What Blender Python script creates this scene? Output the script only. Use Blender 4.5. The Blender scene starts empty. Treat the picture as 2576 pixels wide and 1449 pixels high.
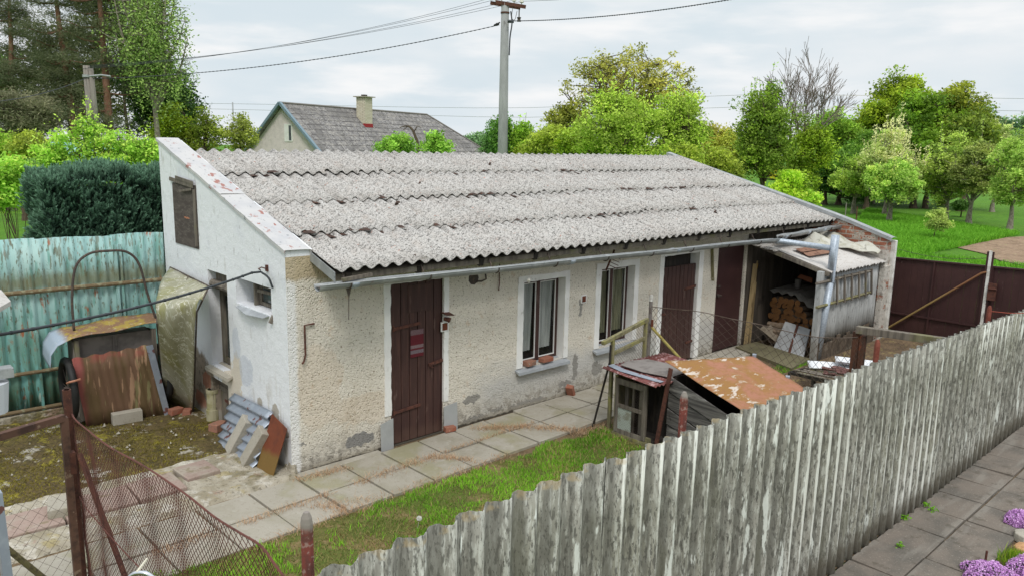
import bpy, math, random
import numpy as np
from mathutils import Vector, Matrix
random.seed(7)
SC = bpy.context.scene
COL = SC.collection
PI = math.pi
rad = math.radians

# ---------------------------------------------------------------- camera
# photo pixels are counted in a 2576 x 1449 frame; F is the focal length in those pixels
F = 1930.0; CX = 1288.0; CY = 724.5; H = 3.6
_x = np.array([3418 - CX, 416 - CY, F]); _x /= np.linalg.norm(_x)
_n = np.cross(np.array([1, .0207, 0]), _x); _n /= np.linalg.norm(_n)
_up = _n if _n[1] < 0 else -_n
B = np.stack([_x, np.cross(_up, _x), _up])
_r = B @ np.array([735 - CX, 1195 - CY, F])
C = np.array([0, 0, H]) - np.array([_r[0], _r[1], 0]) * (-H / _r[2])
def ray(p): return B @ np.array([p[0] - CX, p[1] - CY, F])
def _pl(p, a, v):
    r = ray(p); return Vector(C + r * ((v - C[a]) / r[a]))
def GX(p, v=0.): return _pl(p, 0, v)      # point of the photo lying on the plane x = v
def GY(p, v=0.): return _pl(p, 1, v)
def GZ(p, v=0.): return _pl(p, 2, v)
def GD(p, D): return Vector(C + ray(p) * D / F)
cam_d = bpy.data.cameras.new("camera"); cam = bpy.data.objects.new("camera", cam_d); COL.objects.link(cam)
m3 = np.stack([B @ np.array([1, 0, 0]), B @ np.array([0, -1, 0]), B @ np.array([0, 0, -1])], axis=1)
cam.matrix_world = Matrix([list(m3[i]) + [C[i]] for i in range(3)] + [[0, 0, 0, 1]])
cam_d.sensor_width = 36; cam_d.lens = F / 2576 * 36; cam_d.clip_start = .05; cam_d.clip_end = 3000
SC.camera = cam
SC.render.resolution_x = 1024; SC.render.resolution_y = 575

# ---------------------------------------------------------------- sky and sun
SUN_EL, SUN_AZ = 52, 232        # azimuth measured from +x, anticlockwise
wd = bpy.data.worlds.new("World"); SC.world = wd; wd.use_nodes = True
nt = wd.node_tree; N = nt.nodes; LK = nt.links
for n in list(N): N.remove(n)
out = N.new('ShaderNodeOutputWorld'); bg = N.new('ShaderNodeBackground'); bg.inputs[1].default_value = .1
sky = N.new('ShaderNodeTexSky'); sky.sky_type = 'NISHITA'; sky.sun_disc = False
sky.sun_elevation = rad(SUN_EL); sky.sun_rotation = rad(90 - SUN_AZ)
tc = N.new('ShaderNodeTexCoord')
def wnoise(scale, sc, det, lo, hi, off=(0, 0, 0)):
    mp = N.new('ShaderNodeMapping'); mp.inputs['Scale'].default_value = scale; mp.inputs['Location'].default_value = off
    LK.new(tc.outputs['Generated'], mp.inputs[0])
    no = N.new('ShaderNodeTexNoise'); no.inputs['Scale'].default_value = sc; no.inputs['Detail'].default_value = det
    no.inputs['Roughness'].default_value = .52
    LK.new(mp.outputs[0], no.inputs['Vector'])
    mr = N.new('ShaderNodeMapRange'); mr.interpolation_type = 'SMOOTHSTEP'
    mr.inputs[1].default_value = lo; mr.inputs[2].default_value = hi
    LK.new(no.outputs[0], mr.inputs[0]); return mr.outputs[0]
def wmix(f, a, b):
    m = N.new('ShaderNodeMix'); m.data_type = 'RGBA'; LK.new(f, m.inputs[0])
    for s, i in ((a, 6), (b, 7)):
        if isinstance(s, tuple): m.inputs[i].default_value = s + (1,)
        else: LK.new(s, m.inputs[i])
    return m.outputs[2]
c1 = wmix(wnoise((1, 1, 3.2), 1.9, 7, .38, .66, (.35, .2, 0)), (6.1, 6.9, 7.4), (7.8, 7.95, 8.1))
c2 = wmix(wnoise((1, 1, 5), 5.0, 8, .45, .72, (.1, .7, .4)), c1, (8.3, 8.35, 8.4))
cl = wmix(wnoise((1, 1, 2.5), 1.3, 4, .15, .35), sky.outputs[0], c2)
# an overcast sky is brighter overhead than at the horizon
spx = N.new('ShaderNodeSeparateXYZ'); LK.new(tc.outputs['Generated'], spx.inputs[0])
mrz = N.new('ShaderNodeMapRange'); mrz.interpolation_type = 'SMOOTHSTEP'; LK.new(spx.outputs[2], mrz.inputs[0])
mrz.inputs[1].default_value = .25; mrz.inputs[2].default_value = .9; mrz.inputs[3].default_value = 1.; mrz.inputs[4].default_value = 1.75
vs_ = N.new('ShaderNodeVectorMath'); vs_.operation = 'SCALE'; LK.new(cl, vs_.inputs[0]); LK.new(mrz.outputs[0], vs_.inputs[3])
LK.new(vs_.outputs[0], bg.inputs[0]); LK.new(bg.outputs[0], out.inputs[0])
sd = bpy.data.lights.new("sun", 'SUN'); sd.energy = 1.5; sd.angle = rad(14); sd.color = (1, .96, .9)
sun = bpy.data.objects.new("sun", sd); COL.objects.link(sun)
_d = Vector((math.cos(rad(SUN_EL)) * math.cos(rad(SUN_AZ)), math.cos(rad(SUN_EL)) * math.sin(rad(SUN_AZ)), math.sin(rad(SUN_EL))))
sun.rotation_euler = _d.to_track_quat('Z', 'Y').to_euler(); sun.location = (0, -20, 30)
SC.view_settings.view_transform = 'Standard'; SC.view_settings.look = 'None'
SC.view_settings.exposure = 0.18; SC.view_settings.gamma = 1

# ---------------------------------------------------------------- helpers: colour, material
def s(r, g, b, k=1.):
    f = lambda v: ((v / 255) / 12.92 if v / 255 <= .04045 else ((v / 255 + .055) / 1.055) ** 2.4) * k
    return (f(r), f(g), f(b))
class MT:
    def __init__(self, name):
        self.m = bpy.data.materials.new(name); self.m.use_nodes = True
        self.nt = self.m.node_tree; self.N = self.nt.nodes; self.L = self.nt.links
        self.bsdf = self.N['Principled BSDF']; self.out = self.N['Material Output']
        self.tc = self.N.new('ShaderNodeTexCoord')
    def lk(self, a, b): self.L.new(a, b)
    def vec(self, scale):
        mp = self.N.new('ShaderNodeMapping')
        if not isinstance(scale, (tuple, list)): scale = (scale,) * 3
        mp.inputs['Scale'].default_value = scale
        self.lk(self.tc.outputs['Object'], mp.inputs[0]); return mp.outputs[0]
    def math(self, op, a, b=None):
        n = self.N.new('ShaderNodeMath'); n.operation = op
        for i, v in enumerate((a, b)):
            if v is None: continue
            if isinstance(v, (int, float)): n.inputs[i].default_value = v
            else: self.lk(v, n.inputs[i])
        return n.outputs[0]
    def mr(self, v, lo, hi):
        n = self.N.new('ShaderNodeMapRange'); n.interpolation_type = 'SMOOTHSTEP'
        if lo > hi:
            n.inputs[1].default_value = hi; n.inputs[2].default_value = lo
            n.inputs[3].default_value = 1; n.inputs[4].default_value = 0
        else:
            n.inputs[1].default_value = lo; n.inputs[2].default_value = hi
        self.lk(v, n.inputs[0]); return n.outputs[0]
    def noise(self, scale, det=5, rough=.6):
        n = self.N.new('ShaderNodeTexNoise'); n.inputs['Scale'].default_value = 1
        n.inputs['Detail'].default_value = det; n.inputs['Roughness'].default_value = rough
        self.lk(self.vec(scale), n.inputs['Vector']); return n
    def mask(self, k):
        t = k[0]
        if t == 'n': return self.mr(self.noise(k[1]).outputs[0], k[2], k[3])
        if t == 'band':
            d = self.math('ABSOLUTE', self.math('SUBTRACT', self.noise(k[1], 3, .55).outputs[0], k[2]))
            return self.mr(d, k[3], k[3] * .4)
        if t in ('v', 'cell'):
            n = self.N.new('ShaderNodeTexVoronoi'); n.inputs['Scale'].default_value = 1
            self.lk(self.vec(k[1]), n.inputs['Vector'])
            if t == 'v': return self.mr(n.outputs['Distance'], k[2], k[3])
            sp = self.N.new('ShaderNodeSeparateColor'); self.lk(n.outputs['Color'], sp.inputs[0])
            return self.mr(sp.outputs[0], k[2], k[3])
        if t == 'ax':
            sp = self.N.new('ShaderNodeSeparateXYZ'); self.lk(self.tc.outputs['Object'], sp.inputs[0])
            v = sp.outputs[k[1]]
            if len(k) > 4:
                nn = self.math('MULTIPLY', self.math('SUBTRACT', self.noise(k[5]).outputs[0], .5), k[4])
                v = self.math('ADD', v, nn)
            return self.mr(v, k[2], k[3])
        if t == 'blob':
            res = None
            nn = self.noise(k[3]); 
            vm = self.N.new('ShaderNodeVectorMath'); vm.operation = 'MULTIPLY_ADD'
            self.lk(nn.outputs['Color'], vm.inputs[0]); vm.inputs[1].default_value = (k[2],) * 3
            self.lk(self.tc.outputs['Object'], vm.inputs[2])
            for c, r in k[1]:
                a = self.N.new('ShaderNodeVectorMath'); a.operation = 'SUBTRACT'
                self.lk(vm.outputs[0], a.inputs[0]); a.inputs[1].default_value = [q + k[2] * .5 for q in c]
                b = self.N.new('ShaderNodeVectorMath'); b.operation = 'DIVIDE'
                self.lk(a.outputs[0], b.inputs[0]); b.inputs[1].default_value = r
                l = self.N.new('ShaderNodeVectorMath'); l.operation = 'LENGTH'; self.lk(b.outputs[0], l.inputs[0])
                o = self.mr(l.outputs['Value'], 1.05, .92)
                res = o if res is None else self.math('MAXIMUM', res, o)
            return res
        if t == 'mortar':
            sp = self.N.new('ShaderNodeSeparateXYZ'); self.lk(self.tc.outputs['Object'], sp.inputs[0])
            cb = self.N.new('ShaderNodeCombineXYZ')
            if len(k) > 3 and k[3] == 'roof':
                self.lk(sp.outputs[0], cb.inputs[0]); self.lk(sp.outputs[1], cb.inputs[1])
            else:
                self.lk(self.math('ADD', sp.outputs[0], sp.outputs[1]), cb.inputs[0]); self.lk(sp.outputs[2], cb.inputs[1])
            n = self.N.new('ShaderNodeTexBrick'); n.inputs['Scale'].default_value = 1
            n.inputs['Brick Width'].default_value = k[1]; n.inputs['Row Height'].default_value = k[2]
            n.inputs['Mortar Size'].default_value = .012 if len(k) < 5 else k[4]; n.inputs['Mortar Smooth'].default_value = .2
            self.lk(cb.outputs[0], n.inputs['Vector']); return n.outputs['Fac']
        if t == 'and': return self.math('MULTIPLY', self.mask(k[1]), self.mask(k[2]))
        if t == 'or': return self.math('MAXIMUM', self.mask(k[1]), self.mask(k[2]))
        if t == 'not': return self.math('SUBTRACT', 1., self.mask(k[1]))
        if t == 'nz':
            g = self.N.new('ShaderNodeNewGeometry'); sp = self.N.new('ShaderNodeSeparateXYZ')
            self.lk(g.outputs['Normal'], sp.inputs[0]); return self.mr(sp.outputs[2], k[1], k[2])
    def mix(self, f, a, b, fac=1.):
        m = self.N.new('ShaderNodeMix'); m.data_type = 'RGBA'
        if fac < 1: f = self.math('MULTIPLY', f, fac)
        self.lk(f, m.inputs[0])
        for q, i in ((a, 6), (b, 7)):
            if isinstance(q, tuple): m.inputs[i].default_value = q + (1,)
            else: self.lk(q, m.inputs[i])
        return m.outputs[2]
MATS = {}
def M(name, base, L=(), rough=.85, metal=0., bumps=(), spec=.3, transl=0., attr=False, alpha=None):
    if name in MATS: return MATS[name]
    t = MT(name); c = base
    if attr:
        a = t.N.new('ShaderNodeAttribute'); a.attribute_name = 'col'; c = a.outputs['Color']
    for l in L: c = t.mix(t.mask(l[0]), c, l[1], l[2] if len(l) > 2 else 1.)
    bs = t.bsdf
    if isinstance(c, tuple): bs.inputs['Base Color'].default_value = c + (1,)
    else: t.lk(c, bs.inputs['Base Color'])
    bs.inputs['Roughness'].default_value = rough; bs.inputs['Metallic'].default_value = metal
    bs.inputs['Specular IOR Level'].default_value = spec
    if alpha is not None: bs.inputs['Alpha'].default_value = alpha
    nrm = None
    for bk, dist in bumps:
        b = t.N.new('ShaderNodeBump'); b.inputs['Strength'].default_value = 1; b.inputs['Distance'].default_value = dist
        h = t.noise(bk[1], bk[2] if len(bk) > 2 else 6).outputs[0] if bk[0] == 'N' else t.mask(bk)
        t.lk(h, b.inputs['Height'])
        if nrm is not None: t.lk(nrm, b.inputs['Normal'])
        nrm = b.outputs[0]
    if nrm is not None: t.lk(nrm, bs.inputs['Normal'])
    if transl > 0:
        tr = t.N.new('ShaderNodeBsdfTranslucent'); mx = t.N.new('ShaderNodeMixShader'); mx.inputs[0].default_value = transl
        if isinstance(c, tuple): tr.inputs[0].default_value = c + (1,)
        else: t.lk(c, tr.inputs[0])
        t.lk(bs.outputs[0], mx.inputs[1]); t.lk(tr.outputs[0], mx.inputs[2]); t.lk(mx.outputs[0], t.out.inputs[0])
    MATS[name] = t.m
    return t.m

# ---------------------------------------------------------------- helpers: objects
ORG = {}
def tag(o, label=None, cat=None, group=None, kind=None):
    if label: o['label'] = label
    if cat: o['category'] = cat
    if group: o['group'] = group
    if kind: o['kind'] = kind
    return o
def thing(name, label, cat, loc=(0, 0, 0), group=None):
    o = bpy.data.objects.new(name, None); COL.objects.link(o); o.location = loc
    o.empty_display_size = .2; ORG[o.name] = Vector(loc)
    return tag(o, label, cat, group)
def link_mesh(name, me, mat, parent, origin, smooth):
    o = bpy.data.objects.new(name, me); COL.objects.link(o)
    if mat: me.materials.append(mat)
    if smooth: me.polygons.foreach_set('use_smooth', [True] * len(me.polygons))
    if parent is not None:
        o.parent = parent; ORG[o.name] = ORG[parent.name]
    else:
        o.location = origin; ORG[o.name] = Vector(origin)
    return o
def np_mesh(name, V, Fc, mat, parent=None, origin=(0, 0, 0), smooth=False, col=None):
    """V (n,3) world coordinates, Fc (m,k) faces; col (n,3) point colours"""
    og = np.array(ORG[parent.name] if parent is not None else origin)
    V = np.asarray(V, dtype=np.float32) - og.astype(np.float32); Fc = np.asarray(Fc, dtype=np.int32)
    me = bpy.data.meshes.new(name); k = Fc.shape[1]
    me.vertices.add(len(V)); me.vertices.foreach_set('co', V.ravel())
    me.loops.add(Fc.size); me.loops.foreach_set('vertex_index', Fc.ravel())
    me.polygons.add(len(Fc)); me.polygons.foreach_set('loop_start', np.arange(0, Fc.size, k, dtype=np.int32))
    me.polygons.foreach_set('loop_total', np.full(len(Fc), k, dtype=np.int32))
    me.update(calc_edges=True)
    if col is not None:
        a = me.color_attributes.new('col', 'FLOAT_COLOR', 'POINT')
        cc = np.ones((len(V), 4), dtype=np.float32); cc[:, :3] = col; a.data.foreach_set('color', cc.ravel())
    return link_mesh(name, me, mat, parent, origin, smooth)
class MB:
    def __init__(self): self.v = []; self.f = []
    def add(self, vs, fs):
        b = len(self.v); self.v += [Vector(v) for v in vs]; self.f += [[i + b for i in f] for f in fs]; return self
    def box(self, a, b, rot=None, piv=None, jit=0):
        x0, y0, z0 = a; x1, y1, z1 = b
        vs = [Vector(p) for p in ((x0, y0, z0), (x1, y0, z0), (x1, y1, z0), (x0, y1, z0), (x0, y0, z1), (x1, y0, z1), (x1, y1, z1), (x0, y1, z1))]
        if jit: vs = [v + Vector([random.uniform(-jit, jit) for _ in range(3)]) for v in vs]
        if rot is not None:
            pv = Vector(piv) if piv is not None else sum(vs, Vector()) / 8
            vs = [pv + rot @ (v - pv) for v in vs]
        return self.add(vs, [(0, 3, 2, 1), (4, 5, 6, 7), (0, 1, 5, 4), (1, 2, 6, 5), (2, 3, 7, 6), (3, 0, 4, 7)])
    def bar(self, p, q, w, h, up=(0, 0, 1)):
        """box from p to q, w wide (sideways) and h high"""
        p = Vector(p); q = Vector(q); d = (q - p).normalized(); u = Vector(up)
        sd = d.cross(u)
        if sd.length < 1e-4: sd = d.cross(Vector((1, 0, 0)))
        sd.normalize(); u = sd.cross(d)
        vs = []
        for e in (p, q):
            for a, b in ((-1, -1), (1, -1), (1, 1), (-1, 1)): vs.append(e + sd * a * w / 2 + u * b * h / 2)
        return self.add(vs, [(0, 1, 2, 3), (7, 6, 5, 4), (0, 4, 5, 1), (1, 5, 6, 2), (2, 6, 7, 3), (3, 7, 4, 0)])
    def tube(self, pts, r, n=8, cap=True, hollow=False):
        pts = [Vector(p) for p in pts]; m = len(pts)
        rs = r if isinstance(r, (list, tuple)) else [r] * m
        b = len(self.v); prev = None
        for i, p in enumerate(pts):
            d = (pts[min(i + 1, m - 1)] - pts[max(i - 1, 0)]).normalized()
            if prev is None:
                a = d.cross(Vector((0, 0, 1)));
                if a.length < .05: a = d.cross(Vector((1, 0, 0)))
            else: a = prev - d * prev.dot(d)
            a.normalize(); prev = a; c = d.cross(a)
            for k in range(n):
                t = 2 * PI * k / n; self.v.append(p + (a * math.cos(t) + c * math.sin(t)) * rs[i])
        for i in range(m - 1):
            for k in range(n):
                self.f.append([b + i * n + k, b + i * n + (k + 1) % n, b + (i + 1) * n + (k + 1) % n, b + (i + 1) * n + k])
        if cap: self.f.append([b + k for k in range(n)][::-1]); self.f.append([b + (m - 1) * n + k for k in range(n)])
        return self
    def grid(self, nu, nv, fn):
        b = len(self.v)
        for j in range(nv + 1):
            for i in range(nu + 1): self.v.append(Vector(fn(i / nu, j / nv)))
        for j in range(nv):
            for i in range(nu):
                q = b + j * (nu + 1) + i; self.f.append([q, q + 1, q + nu + 2, q + nu + 1])
        return self
    def quad(self, *p): return self.add(p, [tuple(range(len(p)))])
    def prism(self, poly, d):
        """polygon (3d points) extruded by vector d"""
        n = len(poly); d = Vector(d); vs = [Vector(p) for p in poly] + [Vector(p) + d for p in poly]
        return self.add(vs, [tuple(range(n))[::-1], tuple(range(n, 2 * n))] + [(i, (i + 1) % n, n + (i + 1) % n, n + i) for i in range(n)])
    def each(self, name, mat, parent=None, **k):
        """one object per separate piece"""
        n = len(self.v); par = list(range(n))
        def find(a):
            while par[a] != a: par[a] = par[par[a]]; a = par[a]
            return a
        for f in self.f:
            for q in f[1:]: par[find(q)] = find(f[0])
        groups = {}
        for f in self.f: groups.setdefault(find(f[0]), []).append(f)
        out = []
        for fs in groups.values():
            t = MB(); ids = sorted({i for f in fs for i in f}); mp = {i: j for j, i in enumerate(ids)}
            t.v = [self.v[i] for i in ids]; t.f = [[mp[i] for i in f] for f in fs]; out.append(t.build(name, mat, parent, **k))
        return out[0]
    def build(self, name, mat, parent=None, origin=(0, 0, 0), smooth=False, bevel=0, solid=0, label=None):
        og = ORG[parent.name] if parent is not None else Vector(origin)
        me = bpy.data.meshes.new(name); me.from_pydata([tuple(v - og) for v in self.v], [], self.f); me.update()
        o = link_mesh(name, me, mat, parent, origin, smooth)
        if solid:
            md = o.modifiers.new('solid', 'SOLIDIFY'); md.thickness = solid; md.offset = -1
        if bevel:
            md = o.modifiers.new('bevel', 'BEVEL'); md.width = bevel; md.segments = 2; md.limit_method = 'ANGLE'
        if label: o['label'] = label
        return o
def Rz(a): return Matrix.Rotation(a, 3, 'Z')
def Rot(ax, deg): return Matrix.Rotation(rad(deg), 3, ax)
def catmull(P, n):
    P = [Vector(p) for p in P]; Q = [P[0] * 2 - P[1]] + P + [P[-1] * 2 - P[-2]]; o = []
    for i in range(1, len(Q) - 2):
        a, b, c, d = Q[i - 1:i + 3]
        for k in range(n):
            t = k / n; o.append(.5 * (2 * b + (c - a) * t + (2 * a - 5 * b + 4 * c - d) * t * t + (3 * b - a - 3 * c + d) * t ** 3))
    o.append(P[-1]); return o
def wall_cols(mb, P, us, top, opens, z0, n, depth):
    """wall face in columns. P(u,z) point on the face; opens = [(u0,u1,z0,z1)]; reveals go along vector n*depth"""
    bp = sorted(set(us + [o[0] for o in opens] + [o[1] for o in opens]))
    for a, b in zip(bp[:-1], bp[1:]):
        zs = z0
        cuts = sorted([o for o in opens if o[0] < (a + b) / 2 < o[1]], key=lambda o: o[2])
        for o in cuts:
            if o[2] > zs + 1e-6: mb.quad(P(a, zs), P(b, zs), P(b, o[2]), P(a, o[2]))
            zs = o[3]
        mb.quad(P(a, zs), P(b, zs), P(b, top(b)), P(a, top(a)))
    D = Vector(n) * depth
    for u0, u1, za, zb in opens:
        c = [P(u0, za), P(u1, za), P(u1, zb), P(u0, zb)]
        for i in range(4):
            p, q = Vector(c[i]), Vector(c[(i + 1) % 4]); mb.quad(q, p, p + D, q + D)
def corr(mb, P, W, L, pitch, amp, nl=2, per=8, edge=None, u0=0):
    """corrugated sheet: P(u,v,h) -> point; waves run along v; u in 0..W, v in 0..L, h = height"""
    nu = max(2, int(W / pitch * per)); 
    def fn(a, b):
        u = a * W; h = amp * math.cos(2 * PI * (u + u0) / pitch)
        v = b * L
        if edge and b == 0: v += edge(u)
        return P(u, v, h)
    mb.grid(nu, nl, fn)
def zz(x0, y0, k): return lambda X, Y: ((x0 + X * k) * .6592, (y0 + Y * k) * .6592)
Q5 = zz(0, 850, .5177); Q6 = zz(0, 1500, .4817); Q6b = zz(800, 1500, .4817); Q7 = zz(1000, 950, .6556); Q1 = zz(2200, 850, .5865)
Q3 = zz(3100, 900, .4141); Q9 = zz(2900, 1500, .4816); Q2 = zz(2700, 780, .4624); zc = zz(600, 950, .6214)
zh = zz(2250, 1150, .4142); zq = zz(2900, 1200, .276); zl = zz(0, 850, .6214); za = zz(1250, 850, .31056); zg = zz(600, 480, .41408)

exec_parts = []
# ---------------------------------------------------------------- materials
RUST = s(120, 62, 40); RUSTD = s(70, 42, 34)
m_white = M('limewashed plaster', s(224, 226, 230), [
    (('n', 1.6, .5, .72), s(205, 208, 216), .7), (('n', (9, 9, 3), .6, .74), s(190, 188, 184), .6),
    (('and', ('n', (22, 22, 5), .62, .7), ('ax', 2, .9, 1.6, .8, 1.5)), s(120, 115, 110), .55),
    (('blob', [((0, 1.55, .55), (.3, .3, .4)), ((0, 1.35, .75), (.3, .12, .35))], .35, 5), s(204, 192, 172), .8),
    (('blob', [((0, 1.35, 1.2), (.3, .12, .2)), ((0, 1.1, .95), (.3, .2, .18))], .3, 4), s(190, 196, 208), .6),
    (('blob', [((0, .75, .62), (.2, .07, .09)), ((0, .36, .6), (.2, .09, .14)), ((0, 1.55, .52), (.1, .03, .03)), ((0, .1, .45), (.2, .06, .05))], .1, 14), s(168, 160, 148), .9),
    (('blob', [((0, 2.75, .25), (.5, .75, .66)), ((0, 2.3, .2), (.5, .35, .55))], .35, 4.5), s(140, 126, 108), .95), (('and', ('blob', [((0, 2.6, .3), (.5, .8, .6))], .3, 4), ('n', 9, .5, .6)), s(96, 88, 76), .7),
    (('and', ('n', (7, 7, 1.6), .53, .66), ('ax', 2, 1.3, .3, 1.2, 2)), s(188, 184, 176), .8), (('and', ('n', (12, 12, 2), .56, .66), ('ax', 2, 2.9, 3.4, .6, 2)), s(176, 172, 164), .6),
    (('blob', [((0, 2.35, .5), (.5, .14, .14)), ((0, 2.6, .2), (.5, .2, .12))], .2, 8), s(150, 98, 76), .8),
    (('ax', 2, .18, .04, .25, 6), s(150, 146, 136), .8)],
    bumps=[(('N', 7, 5), .012), (('N', 45, 4), .004)], rough=.9)
m_pebble = M('pebbledash render', s(214, 207, 194), [
    (('n', (2.2, 2.2, .7), .52, .68), s(194, 184, 168), .6),
    (('n', 1.1, .4, .7), s(214, 207, 194), .8),
    (('v', 34, .30, .16), s(230, 224, 212), .7),
    (('n', 38, .585, .64), s(112, 98, 76), .85),
    (('n', 75, .6, .66), s(150, 134, 104), .6),
    (('blob', [((.35, 0, .95), (.3, .4, .5)), ((.9, 0, .55), (.45, .4, .2)), ((.3, 0, 1.3), (.1, .3, .12))], .5, 3), s(190, 150, 104), .16),
    (('and', ('n', 9, .55, .66), ('n', 1.3, .5, .6)), s(176, 134, 84), .35),
    (('and', ('ax', 0, 2.35, 2.9, .6, 2), ('ax', 2, .85, .45, .75, 2.2)), s(188, 186, 182), .9),
    (('and', ('and', ('ax', 0, 2.5, 3.2, .6, 2), ('ax', 2, .5, .2, .5, 3)), ('n', 26, .52, .6)), s(120, 118, 116), .7),
    (('ax', 2, .42, .1, .45, 3), s(182, 177, 167), .6), (('and', ('ax', 2, .36, .12, .4, 4), ('n', 7, .44, .56)), s(162, 156, 145), .8), (('and', ('ax', 2, .24, .06, .3, 5), ('n', 14, .5, .58)), s(122, 117, 108), .8),
    (('blob', [((.86, 0, .2), (.2, .3, .085))], .16, 10), s(132, 130, 127), 1),
    (('blob', [((2.56, 0, .33), (.17, .3, .06)), ((2.62, 0, .03), (.2, .3, .07)), ((4.55, 0, .42), (.06, .3, .2)), ((5.05, 0, .3), (.13, .3, .1)), ((4.63, 0, 1.3), (.04, .3, .12)), ((3.6, 0, .06), (.34, .3, .05)), ((4.35, 0, .2), (.15, .3, .04)), ((.12, 0, .32), (.05, .2, .03)), ((1.95, 0, .45), (.03, .2, .1)), ((3.0, 0, .08), (.12, .3, .03))], .2, 11), s(140, 137, 131), .95),
    (('ax', 2, .1, .0, .12, 7), s(150, 142, 126), .8),
    (('ax', 0, .13, .08, .07, 14), s(225, 224, 222), .95), (('ax', 2, .03, .005, .09, 9), s(62, 56, 48), .9),
    (('and', ('ax', 0, 1.2, .7, .3, 3), ('ax', 2, 2.12, 2.2, .12, 8)), s(176, 160, 130), .9)],
    bumps=[(('v', 40, 0, .6), .006), (('N', 55, 3), .006), (('N', 5, 4), .02)], rough=.95)
m_trim = M('white painted surround', s(232, 231, 228), [(('n', 14, .6, .72), s(180, 176, 170), .7), (('n', 3, .4, .7), s(215, 213, 210), .6)], bumps=[(('N', 22, 4), .006)], rough=.8)
m_brown = M('dark brown painted wood', s(68, 48, 45), [(('n', (30, 30, 2), .45, .7), s(88, 62, 56), .7), (('n', (14, 14, 3), .62, .72), s(120, 100, 92), .5), (('ax', 2, .22, .02, .15, 8), s(100, 78, 68), .6), (('n', (60, 60, 2.5), .6, .7), s(44, 28, 26), .8)], bumps=[(('N', (70, 70, 3), 4), .003)], rough=.55)
m_brownmet = M('dark brown painted metal', s(62, 40, 40), [(('n', 2.5, .4, .7), s(72, 48, 46), .8), (('n', (30, 30, 8), .66, .72), s(120, 105, 100), .5)], rough=.5)
m_grey_wood = M('weathered grey wood', s(116, 108, 98), [(('n', (25, 25, 2), .4, .65), s(80, 74, 68), .8), (('n', (5, 5, 1.5), .5, .7), s(140, 134, 122), .7), (('n', 3, .55, .7), s(112, 112, 62), .5)], bumps=[(('N', (60, 60, 3), 4), .004)], rough=.9)
m_dark_wood = M('dark weathered boards', s(100, 97, 94), [(('n', (9, 2, 42), .42, .62), s(62, 60, 59), .85), (('n', (4, 1.6, 9), .53, .66), s(148, 145, 141), .75), (('n', 7, .66, .7), s(50, 48, 46), .8)], bumps=[(('N', (9, 5, 50), 4), .004)], rough=.85)
m_gap = M('deep gap', s(30,28,27))
m_black_wood_and_shade = M('black timber and opening shade', s(44, 40, 37), [(('n', (14, 14, 3), .45, .7), s(70, 62, 54), .8)], bumps=[(('N', 30, 4), .004)])
m_green_wood = M('algae stained timber', s(128, 122, 92), [(('n', (20, 20, 4), .4, .65), s(92, 88, 66), .8), (('n', 5, .5, .66), s(140, 138, 70), .6), (('n', 9, .62, .7), s(190, 186, 170), .6)], bumps=[(('N', 40, 4), .004)])
m_zinc = M('weathered zinc', s(144, 147, 148), [(('n', 6, .45, .68), s(176, 178, 179), .7), (('n', 22, .58, .68), s(110, 114, 118), .6), (('n', 9, .66, .72), s(126, 84, 70), .5)], rough=.5, metal=.25, spec=.4)
m_zinc_blue = M('galvanised pipe', s(156, 166, 178), [(('cell', 45, .2, .8), s(182, 191, 201), .7), (('n', 4, .55, .7), s(200, 206, 212), .5)], rough=.45, metal=.25)
m_cap = M('sheet metal coping with flaking paint', s(190, 188, 187), [(('n', 3, .4, .7), s(172, 172, 176), .7), (('n', (22, 14, 14), .6, .68), s(120, 124, 128), .8), (('and', ('n', (11, 6, 6), .575, .6), ('n', 1.7, .47, .53)), s(150, 90, 76), .9)], rough=.5, metal=.15)
m_roof = M('speckled asbestos cement', s(180, 177, 173), [(('n', (7, .8, .8), .5, .68), s(158, 152, 146), .6), (('n', (.7, .9, .9), .5, .66), s(168, 163, 158), .7),(('n', 1.3, .4, .7), s(178, 174, 170), .6), (('n', 5, .5, .72), s(168, 158, 150), .5),
    (('band', 22, .5, .04), s(92, 89, 86), .8), (('n', 30, .58, .64), s(66, 64, 62), .85), (('and', ('n', 11, .6, .66), ('n', 1.6, .5, .6)), s(104, 98, 88), .6), (('n', 70, .6, .66), s(218, 216, 212), .8),
    (('and', ('n', 26, .64, .68), ('n', 4, .5, .6)), s(176, 92, 58), .8)], bumps=[(('N', 55, 4), .004)], rough=.95)
m_shedroof = M('lichen whitened corrugated sheet', s(188, 184, 180), [(('n', (6, 20, 20), .5, .7), s(168, 160, 152), .8), (('n', 40, .6, .68), s(120, 112, 104), .7)], rough=.9)
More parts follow.
